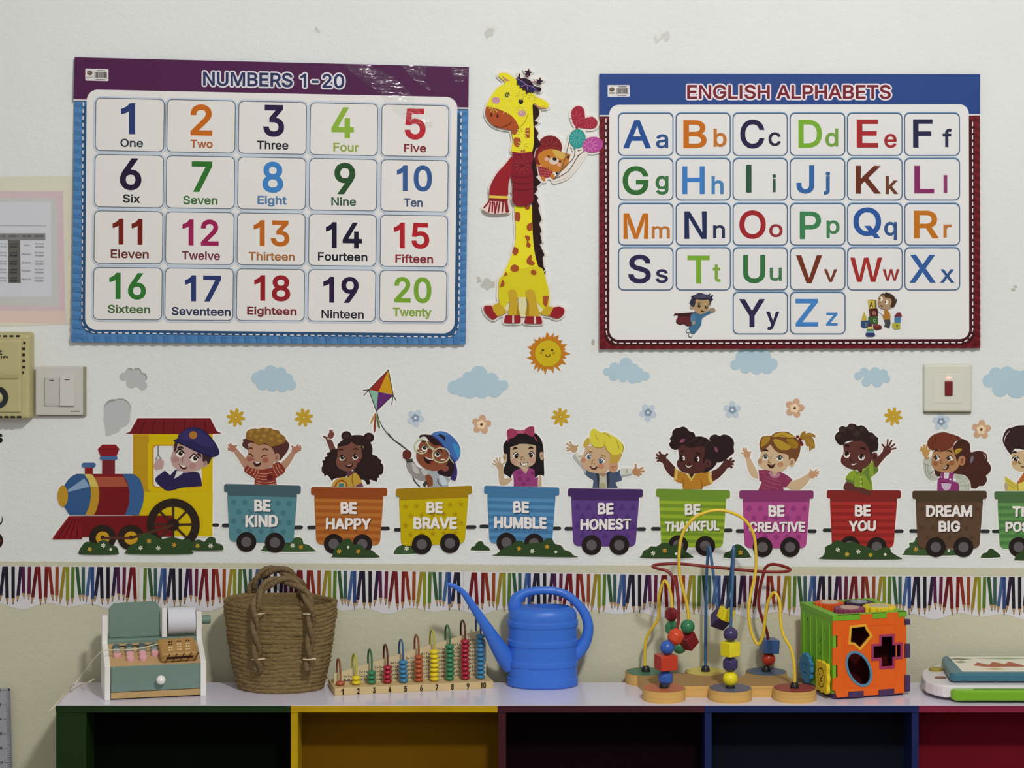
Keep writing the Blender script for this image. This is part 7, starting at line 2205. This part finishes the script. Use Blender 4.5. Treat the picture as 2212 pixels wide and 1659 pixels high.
def q7(x, y):
    """crop pixel on the front face to its local (x, z)"""
    pxx, pyy = 1690 + x / 5.926, 1250 + y / 5.926
    u = (pxx - 1797) / 173
    top, botm = 1321 - 3 * u, 1512 - 8 * u
    return (u * W_ + .001, H_ - (pyy - top) / (botm - top) * (H_ - z0))


pent = [q7(*p) for p in ((885, 590), (1065, 575), (1085, 625), (1138, 705), (1000, 862), (925, 790), (870, 785))]
cx_, cz_ = q7(1375, 930)
pl, pw = .0245, .0098
plus = [(cx_ - pw, cz_ - pl), (cx_ + pw, cz_ - pl), (cx_ + pw, cz_ - pw), (cx_ + pl, cz_ - pw), (cx_ + pl, cz_ + pw), (cx_ + pw, cz_ + pw), (cx_ + pw, cz_ + pl), (cx_ - pw, cz_ + pl), (cx_ - pw, cz_ + pw), (cx_ - pl, cz_ + pw), (cx_ - pl, cz_ - pw), (cx_ - pw, cz_ - pw)]
ex, ez = q7(985, 1158)
oval = [(ex + .0205 * cos(t) * .95 - .006 * sin(t), ez + .026 * sin(t) - .004 * cos(t)) for t in (2 * pi * i / 28 for i in range(28))]
fp_ = holes_prism(front, [pent[::-1], plus[::-1], oval[::-1]], 0, .004, ORG)
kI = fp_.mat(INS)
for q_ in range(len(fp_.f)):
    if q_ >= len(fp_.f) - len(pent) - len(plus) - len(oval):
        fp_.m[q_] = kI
fp_.build('front_panel', aq, bevel=.0006)


def offset_loop(l, d):
    n = len(l); out = []
    ar = sum(l[i][0] * l[(i + 1) % n][1] - l[(i + 1) % n][0] * l[i][1] for i in range(n))
    s_ = 1 if ar > 0 else -1
    for i in range(n):
        p, a, b = Vector(l[i]), Vector(l[i - 1]), Vector(l[(i + 1) % n])
        e1, e2 = (p - a).normalized(), (b - p).normalized()
        n1, n2 = Vector((e1.y, -e1.x)) * s_, Vector((e2.y, -e2.x)) * s_
        nn = (n1 + n2)
        nn = nn / max(.35, nn.length_squared / 2)
        out.append(tuple(p + nn * d))
    return out


for l, c, lab in ((pent, '#c98f26', 'yellow house shaped hole rim'), (plus, '#8a2a4c', 'plum cross shaped hole rim'), (oval, '#47748c', 'blue oval hole rim')):
    holes_prism(offset_loop(l, .0042), [l[::-1]], -.0012, .004, pm(c, .35, .4, ES)).build('hole_rim', aq, bevel=.0005)['label'] = lab
# raised square bead on the front
rr1 = rrect([(.0225, .0185), (.116, .0185), (.116, .1215), (.0225, .1215)], .008, 5)
mb_ = MB(); n_ = len(rr1); rr2 = offset_loop(rr1, -.0016)
mb_.add([(p[0], -.0006, p[1]) for p in rr1] + [(p[0], -.0006, p[1]) for p in rr2] + [(p[0], .001, p[1]) for p in rr1] + [(p[0], .001, p[1]) for p in rr2],
        [f for i in range(n_) for f in ((i, (i + 1) % n_, n_ + (i + 1) % n_, n_ + i), (i, (i + 1) % n_, 2 * n_ + (i + 1) % n_, 2 * n_ + i), (n_ + i, n_ + (i + 1) % n_, 3 * n_ + (i + 1) % n_, 3 * n_ + i))], ORG)
mb_.build('raised_frame', aq)
# inner box seen through the holes
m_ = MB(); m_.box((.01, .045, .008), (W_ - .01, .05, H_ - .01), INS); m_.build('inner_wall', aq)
# left side plate in lime with slots and a zigzag groove
side = [(.0055, z0 + .006), (.0055, .037), (.0002, .037), (.0002, .058), (.0055, .058), (.0055, .087), (.0002, .087), (.0002, .107), (.0055, .107), (.0055, H_ - .001), (a_ - .002, H_ - .001), (a_ - .002, z0 + .006)]
slots = []
for y0_, y1_, za, zb in ((.100, .108, .055, .118), (.030, .036, .095, .112)):
    slots.append(rrect([(y0_, za), (y1_, za), (y1_, zb), (y0_, zb)], .0035, 4)[::-1])
zz = [(.052, .045), (.047, .052), (.056, .062), (.047, .072), (.056, .083), (.047, .094), (.055, .104)]
zl = [(p[0] - .0016, p[1]) for p in zz] + [(p[0] + .0016, p[1]) for p in zz[::-1]]
slots.append(zl[::-1])
holes_prism(side, slots, .0004, .006, LIM, x_axis=True).build('side_panel', aq, bevel=.0004)['label'] = 'lime green left side with grooves'
m_ = MB()
for y0_ in (.012, .040, .064, .088, .116):
    m_.box((-.0012, y0_, .03), (.001, y0_ + .004, .124), LIM)
m_.build('side_rib', aq, bevel=.0008)
m_ = MB(); m_.box((.007, .008, .01), (.009, a_ - .008, H_ - .012), pm('#3e6a18', .5, .2, ES)); m_.build('side_backing', aq)
m_ = MB(); m_.box((W_ - .006, .0055, z0), (W_ - .0006, a_ - .002, H_ - .004), PUR)
for za, zb in ((.006, .033), (.0625, .0855), (.1175, H_ - .012)):
    m_.box((W_ - .0035, -.0006, za), (W_ + .0062, .0055, zb), PUR)
m_.build('side_panel', aq, bevel=.0005)['label'] = 'dark purple right side'
m_ = MB(); m_.box((.004, .0055, .0), (W_ - .004, a_ - .003, z0 + .006), PUR)
for xa, xb in ((.0285, .0555), (.0835, .1115)):
    m_.box((xa, -.0004, z0 - .002), (xb, .006, z0 + .0082), PUR)
m_.build('bottom_panel', aq, bevel=.0006)
m_ = MB(); m_.box((.006, a_ - .006, z0), (W_ - .006, a_ - .001, H_ - .006), ORG); m_.build('rear_panel', aq)
# top frame with a sunken floor
tw_ = .014
out_ = [(0.0, .0002), (W_, .0002), (W_, a_), (0, a_)]
inn = rrect([(tw_, .0125), (W_ - tw_, .0125), (W_ - tw_, a_ - .012), (tw_, a_ - .012)], .01, 5)
mb_ = MB()
loops = [out_, inn[::-1]]
flat = [p for l in loops for p in l]
tri = tessellate_polygon([[Vector((p[0], p[1], 0)) for p in l] for l in loops])
zt = H_ + .0012
mb_.add([(p[0], p[1], zt) for p in flat], tri, LIM)
for l, zlo in ((out_, H_ - .0072), (inn, H_ - .007)):
    n_ = len(l); mb_.add([(p[0], p[1], h) for h in (zt, zlo) for p in l], [(i, (i + 1) % n_, n_ + (i + 1) % n_, n_ + i) for i in range(n_)], LIM)
mb_.add([(p[0], p[1], H_ - .007) for p in inn], [tuple(range(len(inn)))], LIM)
for xa, xb in ((.010, .0495), (.0725, .0975), (.1195, W_)):
    mb_.box((xa, -.0006, H_ - .0072), (xb, .005, zt), LIM)
mb_.build('top_frame', aq)


def gear(name, lab, c, x, y, r, teeth, h, inner, zb=None):
    mb_ = MB(); pts = []
    for i in range(teeth * 4):
        t = 2 * pi * i / (teeth * 4)
        rr_ = r * (1 if i % 4 in (0, 1) else .87)
        pts.append((x + rr_ * cos(t), y + rr_ * sin(t)))
    zb = H_ - .007 if zb is None else zb
    mb_.prism(pts, zb, zb + h, pm(c, .4, .35, ES), 'z')
    o = mb_.build(name, aq, bevel=.0006)
    o['label'] = lab
    mb_ = MB(); mb_.lathe([(r * .62, zb + h - .0003), (r * .62, zb + h + .0008), (0, zb + h + .0008)], pm(inner, .3, .4, ES, var=.2, vscale=300), 24, c=(x, y, 0)); mb_.build('gear_disc', o)


gear('gear', 'orange gear', '#bb4a18', .038, .098, .0255, 16, .0125, '#b0a590')
gear('gear', 'dark purple gear', '#2a1c34', .092, .096, .0245, 14, .0105, '#7d8a8c')
gear('gear', 'plum gear', '#74304a', .049, .041, .0265, 16, .0125, '#a88a7c')
gear('gear', 'yellow gear', '#c9ac1c', .104, .041, .0275, 12, .0125, '#a8a07c')
# blue gear and yellow bear tile low on the left side
Ml = Matrix(((0, 0, -1, -.0008), (-1, 0, 0, 0), (0, 1, 0, 0), (0, 0, 0, 1)))
mb_ = MB(); pts = []
for i in range(48):
    t = 2 * pi * i / 48
    rr_ = .0255 * (1 if i % 4 in (0, 1) else .88)
    pts.append((.094 + rr_ * cos(t), .036 + rr_ * sin(t)))
mb_.prism(pts, -.0085, -.002, pm('#2f6a8c', .4, .35, ES), 'x')
sg = mb_.build('side_gear', aq, bevel=.0006)
sg['label'] = 'blue gear on the left side'
DKB = pm('#2a2410', .6, .15, ES)


def disc_x(mb_, y, z, ry, rz, x0, x1, m, n=16):
    mb_.prism([(y + ry * cos(2 * pi * i / n), z + rz * sin(2 * pi * i / n)) for i in range(n)], x0, x1, m, 'x')


mb_ = MB()
for y in (.101, .087):
    disc_x(mb_, y, .042, .002, .0026, -.0088, -.0084, pm('#173a50', .5, .2, ES), 10)
disc_x(mb_, .094, .028, .006, .0014, -.0088, -.0084, pm('#173a50', .5, .2, ES), 12)
mb_.build('printed_face', sg)
mb_ = MB()
n_ = 64; pts = []
for i in range(n_):
    t = 2 * pi * i / n_
    ct, st_ = cos(t), sin(t)
    sq = 1 / max(abs(ct), abs(st_))
    rr_ = min(sq, 1.25) * (.0225 + .0012 * cos(8 * t))
    pts.append((.028 + rr_ * ct, .034 + rr_ * 1.12 * st_))
mb_.prism(pts, -.0085, -.002, pm('#c4a81c', .4, .35, ES), 'x')
tl_ = mb_.build('bear_tile', aq, bevel=.0006)
tl_['label'] = 'yellow tile with a bear face'
mb_ = MB()
XT0, XT1 = -.0089, -.0084
n_ = 28
o1 = [(.028 + .0135 * cos(2 * pi * i / n_), .033 + .0165 * sin(2 * pi * i / n_)) for i in range(n_)]
i1 = [(.028 + .0122 * cos(2 * pi * i / n_), .033 + .0151 * sin(2 * pi * i / n_)) for i in range(n_)]
mb_.add([(XT0, p[0], p[1]) for p in o1 + i1], [(i, (i + 1) % n_, n_ + (i + 1) % n_, n_ + i) for i in range(n_)], DKB)
for y in (.033, .023):
    disc_x(mb_, y, .037, .0014, .002, XT0, XT1, DKB, 10)
disc_x(mb_, .028, .0315, .0024, .0018, XT0, XT1, DKB, 12)
for y in (.0305, .0255):
    disc_x(mb_, y, .0275, .0016, .0016, XT0, XT1, DKB, 10)
for y in (.032, .028, .024):
    mb_.box((XT0, y - .0005, .046), (XT1, y + .0005, .049), DKB)
mb_.build('bear_face', tl_)

# ---------------------------------------------------------------- drawing boards at the right
gd = ground(2010, 1517)
db = thing('drawing_board', 'white plastic drawing board with a green tray along its front, lying on the shelf', 'toy', gd + Vector((.0, .0, 0)))
WPL = pm('#c9c4c4', .3, .4, ES + .08)
GRN = pm('#6a9a20', .25, .45, ES + .04)
ox = lambda x, d: (x - CX) * S * (1 - d / D) - gd.x
YB = lambda d: -d - gd.y
xl, yf, ybk = ox(1990, .12), 0.004, YB(.012)
outl = [(ox(2052, .19), .006), (ox(2035, .18), .010), (ox(2026, .175), .016), (ox(2015, .165), .026), (ox(2000, .15), .045), (ox(1992, .12), .075), (ox(1990, .09), .105), (ox(1994, .06), .135), (ox(2006, .03), .158), (ox(2030, .012), ybk)] + [(.34, ybk), (.34, .006)]
m_ = MB(); m_.prism(outl, .0055, .026, WPL, 'z'); m_.build('board_body', db, bevel=.005, segs=3)
tr = [(ox(2056, .2), .004), (ox(2062, .21), -.004), (ox(2085, .21), -.009), (.34, -.012), (.34, .02), (ox(2060, .19), .02)]
m_ = MB(); m_.prism(tr, .0035, .0215, GRN, 'z'); m_.build('pen_tray', db, bevel=.004, segs=3)
m_ = MB(); m_.box((ox(2105, .2), -.004, .0216), (.34, .003, .0222), pm('#4f7a18', .4, .3, ES)); m_.build('tray_groove', db)
m_ = MB(); m_.lathe([(.012, .026), (.012, .029), (.009, .0305), (0, .0305)], pm('#8a7a2c', .3, .4, ES), 20, c=(ox(2018, .05), .128, 0)); m_.build('stamp', db, smooth=40)['label'] = 'olive stamp'
m_ = MB(); m_.lathe([(.010, .026), (.010, .0265), (0, .0265)], pm('#6c2420', .3, .4, ES), 20, c=(ox(2030, .12), .068, 0)); m_.build('stamp', db, smooth=40)['label'] = 'dark red stamp'
m_ = MB(); m_.box((ox(2045, .1), .03, 0), (.33, .1, .0055), BLK); m_.build('foot', db)

gt = Vector(((2031 - CX) * S * .985, -.170, SHELF + .0282))
tb = thing('magnetic_tablet', 'blue framed picture tablet lying on top of the white drawing board', 'toy', gt)
TEA = pm('#33606f', .3, .4, ES, name='teal_plastic')
x2 = lambda x, d: (x - CX) * S * (1 - d / D) - gt.x
o2 = [(x2(2062, .17), 0), (x2(2052, .165), .006), (x2(2034, .05), .118), (x2(2034, .03), .136), (x2(2040, .02), .146), (.32, .146), (.32, 0)]
m_ = MB(); m_.prism(o2, 0, .0145, TEA, 'z'); m_.build('tablet_frame', tb, bevel=.004, segs=3)
i2 = [(x2(2078, .155), .014), (x2(2047, .03), .136), (.32, .136), (.32, .014)]
m_ = MB(); m_.prism(i2, .0146, .0152, pm('#cfcabb', .35, .3, ES + .05), 'z'); pic = m_.build('picture', tb)
m_ = MB()
def strip(pts, c):
    m_.prism([(x2(x, .1), y) for x, y in pts], .0152, .0154, pm(c, .4, .3, ES), 'z')
strip([(2100, .06), (2115, .085), (2135, .065), (2150, .09), (2170, .07), (2185, .09), (2205, .065), (2212, .05), (2190, .048), (2170, .05), (2145, .045), (2120, .05)], '#94492e')
strip([(2056, .112), (2080, .120), (2110, .112), (2090, .105)], '#6a6a58'); strip([(2066, .09), (2085, .1), (2092, .085), (2076, .078)], '#8a8468'); strip([(2120, .118), (2190, .125), (2230, .115), (2180, .108)], '#8c9678')
strip([(2105, .03), (2140, .038), (2170, .03), (2140, .024)], '#a88e58'); strip([(2190, .03), (2230, .036), (2250, .026)], '#8a9068')
m_.build('printed_picture', pic)

# ---------------------------------------------------------------- switches, sounder, ruler on the wall
PLATE = pm('#bdbab2', .35, .35, EW, var=.04, vscale=40)


def wbox(name, parent, o, x0, y0, x1, y1, d0, d1, m, bevel=0, segs=2, inset=0):
    """box on the wall between photo pixels and two distances from the wall"""
    a, b = wall(x0, y1), wall(x1, y0)
    m_ = MB(); m_.box((a.x - o.x, -d1, a.z - o.z), (b.x - o.x, -d0, b.z - o.z), m)
    if inset:
        q = inset * S
        v = m_.v
        m_.v = [(x + (q if x < (a.x + b.x) / 2 - o.x else -q), y, z + (q if z < (a.z + b.z) / 2 - o.z else -q)) if abs(y + d1) < 1e-6 else (x, y, z) for x, y, z in v]
    return m_.build(name, parent, bevel=bevel, segs=segs)


o = wall(133, 897)
sw = thing('light_switch', 'grey white double light switch left of the train, beside the yellowed sounder', 'switch', o)
wbox('mounting_box', sw, o, 84, 792, 187, 898, 0, .007, pm('#8a836c', .5, .3, EW, var=.1, vscale=60), .0006)
wbox('switch_plate', sw, o, 79.5, 791.5, 181.5, 895.5, .007, .0115, PLATE, .0015)
rk = wbox('rocker', sw, o, 100, 813, 131.5, 874.5, .0115, .0145, pm('#b6b3af', .35, .35, EW), .0008)
rk2 = wbox('rocker', sw, o, 132.5, 811.5, 164.5, 874.5, .0115, .0165, pm('#c2c0ba', .35, .35, EW), .0008)
wbox('rocker_mark', rk, o, 109.5, 819, 120, 820.3, .0145, .0148, BLK)
wbox('rocker_mark', rk2, o, 143.5, 817.8, 154, 819.2, .0165, .0168, BLK)
a = wall(155, 888.5)
wtext('printed_name', 'GLADION', pm('#4a4840', .5, .2, EW), sw, Matrix.Translation((a.x - o.x, -.01162, a.z - o.z)) @ Matrix.Rotation(pi / 2, 4, 'X'), 20 * S, 3.2 * S, .05)

o = wall(2044, 890)
s2 = thing('light_switch', 'white square switch with a red rocker and glowing red neon, right side of the wall', 'switch', o)
CRM = pm('#c7c6b8', .35, .35, EW, var=.03, vscale=40)
wbox('mounting_box', s2, o, 1994, 787, 2097, 892, 0, .004, pm('#8f8a6c', .5, .3, EW), .0005)
wbox('switch_plate', s2, o, 1992.5, 785, 2097.5, 889, .004, .0125, CRM, .003, 3, inset=1.5)
wbox('inner_plate', s2, o, 2014, 806, 2077, 869, .0125, .0131, pm('#c9c8bb', .35, .35, EW), .0003)
wbox('rocker', s2, o, 2037.5, 821.5, 2054.5, 853, .0131, .0165, pm('#6a1418', .3, .45, EW), .0012)
em = bpy.data.materials.new('neon_lamp'); em.use_nodes = True
em.node_tree.nodes['Principled BSDF'].inputs['Base Color'].default_value = (.8, .2, .15, 1)
em.node_tree.nodes['Principled BSDF'].inputs['Emission Color'].default_value = (1, .42, .32, 1)
em.node_tree.nodes['Principled BSDF'].inputs['Emission Strength'].default_value = 1.1
a = wall(2046, 815)
m_ = MB(); m_.lathe([(6 * S, 0), (5 * S, .0012), (0, .0018)], em, 18, sy=.5, M=Matrix.Translation((a.x - o.x, -.0131, a.z - o.z)) @ Matrix.Rotation(pi / 2, 4, 'X')); m_.build('neon_indicator', s2, smooth=40)

# yellowed sounder, cut by the left edge
o = wall(20, 905)
sd = thing('electronic_sounder', 'yellowed plastic door sounder with speaker ring and vents at the left edge', 'sounder', o)
YEL = pm('#aea577', .45, .3, EW, var=.08, vscale=40, name='yellowed_plastic')
wbox('sounder_body', sd, o, -95, 716, 75.5, 904, 0, .034, YEL, .005, 3, inset=4)
wbox('front_cover', sd, o, -84, 729, 56, 888, .034, .038, YEL, .003, 3, inset=3)
wbox('recess_ridge', sd, o, -80, 798, 52, 816, .038, .0405, pm('#a39a6c', .45, .3, EW), .002, 2, inset=3)
DK = pm('#2c2a20', .6, .2, EW)
for i, y in enumerate((737.5, 750, 763, 776, 789, 801)):
    wbox('vent_slot', sd, o, 57 + (2 if i == 0 else 0), y - 2.7, 63 + (1 if i == 0 else 0) - (2.5 if i == 5 else 0), y + 2.7, .0335, .0352, DK)
for i, x in enumerate((6, 20, 33.5, 47)):
    wbox('vent_slot', sd, o, x - 4, 721, x + 4, 725, .0325, .0348, DK)
    wbox('vent_slot', sd, o, x + 3 - 4.5, 894, x + 3 + 4.5, 899, .0325, .0348, DK)
a = wall(3.5, 854)
m_ = MB(); m_.lathe([(13 * S, 0), (14 * S, .002), (23 * S, .0028), (24.5 * S, 0)], pm('#20242a', .35, .4, EW), 40, M=Matrix.Translation((a.x - o.x, -.038, a.z - o.z)) @ Matrix.Rotation(pi / 2, 4, 'X'), cap=False); m_.build('speaker_ring', sd, smooth=50)
m_ = MB(); m_.lathe([(12.5 * S, 0), (10 * S, .0022), (0, .003)], pm('#b3a878', .45, .3, EW), 30, M=Matrix.Translation((a.x - o.x, -.038, a.z - o.z)) @ Matrix.Rotation(pi / 2, 4, 'X')); m_.build('speaker_dome', sd, smooth=50)
a = wall(-21, 762.5)
wtext('printed_name', 'XFZ', DK, sd, Matrix.Translation((a.x - o.x, -.03812, a.z - o.z)) @ Matrix.Rotation(pi / 2, 4, 'X'), 35.5 * S, 9.5 * S, .1)
a = wall(-60, 770.3)
wtext('printed_name', 'COLD AIR', DK, sd, Matrix.Translation((a.x - o.x, -.03812, a.z - o.z)) @ Matrix.Rotation(pi / 2, 4, 'X'), 88 * S, 5.3 * S, .1)

# steel ruler leaning at the left of the shelf
STL = pm('#8f8f96', .38, .45, EW * .9, metal=.0, var=.06, vscale=30, stretch=(1, 1, .1), name='brushed_steel')
o = wall(26, 2350); o.z = 0; o.y = -.012
ru = thing('steel_ruler', 'tall grey steel ruler standing against the wall left of the shelf', 'ruler', o, 0)
pu = wall(22.8, 1483)
HR = pu.z
WR = 45 * S
m_ = MB(); m_.box((-WR / 2, 0, 0), (WR / 2, .0012, HR), STL); m_.build('blade', ru)
m_ = MB()
TK = pm('#2c2b2e', .6, .1, EW)
inch = 31.2 * S
zt_ = HR - .0042
i = 0
while zt_ - i * inch / 16 > .35:
    z = zt_ - i * inch / 16
    lr = {0: .0135, 8: .0078, 4: .0078, 12: .0078}.get(i % 16, .0072 if i % 2 == 0 and (i % 4 == 0) else (.0068 if i % 2 == 0 else .0035))
    if i % 2 == 0:
        lr = .0135 if i % 16 == 0 else .0075
        m_.box((WR / 2 - lr - .0003, -.00012, z), (WR / 2 - .0003, .0001, z + .0006), TK)
    else:
        m_.box((WR / 2 - .0040, -.00012, z), (WR / 2 - .0003, .0001, z + .0005), TK)
    if i % 2 == 0:
        ll = .0115 if i % 16 == 0 else (.0068 if i % 4 == 0 else .0035)
        m_.box((-WR / 2 + .0003, -.00012, z - .001), (-WR / 2 + ll, .0001, z - .0004), TK)
    i += 1
m_.build('graduation_marks', ru)
for n_, s_ in enumerate(('36', '35', '34', '33', '32', '31', '30')):
    M = Matrix.Translation((-.0028, -.00015, zt_ - n_ * inch - .0015)) @ Matrix.Rotation(pi / 2, 4, 'X')
    wtext('ruler_number', s_, TK, ru, M, .0046, .0044, .06)
m_ = MB(); m_.lathe([(.0018, 0), (.0018, .0004), (0, .0004)], BLK, 12, M=Matrix.Translation((WR / 2 - .0022, 0, HR - .003)) @ Matrix.Rotation(pi / 2, 4, 'X')); m_.build('hanging_hole', ru)
ru.rotation_euler = (0, R(-1.55), 0)

# ---------------------------------------------------------------- flaked plaster patches
def chip(label, cx, cy, w_, h_, col, seed, n=3):
    r_ = random.Random(seed)
    st = Sticker('plaster_chip', label, 'wall damage', cx, cy, None, base=.0003, step=2e-5, border=None, rough=.8, single=True)
    st.part('plaster_chip')
    for k in range(n):
        ax, ay = cx + (r_.random() - .5) * w_ * .7, cy + (r_.random() - .5) * h_ * .7
        rr_ = (.25 + .3 * r_.random())
        pts = []
        m = 11
        for i in range(m):
            t = 2 * pi * i / m
            q = rr_ * (.6 + .6 * r_.random())
            pts.append('%f,%f' % (ax + w_ * q * cos(t) * .7, ay + h_ * q * sin(t) * .7))
        st.f('plaster_chip', col if k % 2 == 0 else '#d2d1cb', ' '.join(pts))
    o_ = st.done()
    o_.parent = WALL
    for k in ('label', 'category'):
        del o_[k]


chip('flaked plaster spot right of the numbers poster, level with nineteen', 1045, 604, 40, 32, '#b4b3ac', 3, 5)
chip('bare grey plaster spot at the lower left corner of the alphabet poster', 1285, 746, 18, 28, '#a9a698', 4, 2)
chip('flaked plaster spot above the giraffe near the top edge', 1060, 66, 34, 34, '#bdbdb7', 8, 5)
chip('small chipped spot above the numbers poster title', 684, 62, 14, 22, '#b8b8b2', 12, 3)
chip('small chipped spot above the alphabet poster header', 1428, 80, 28, 30, '#c2c2bc', 14, 4)
chip('small chipped spot right of the alphabet poster lower corner', 2187, 623, 18, 10, '#aeada4', 15, 3)
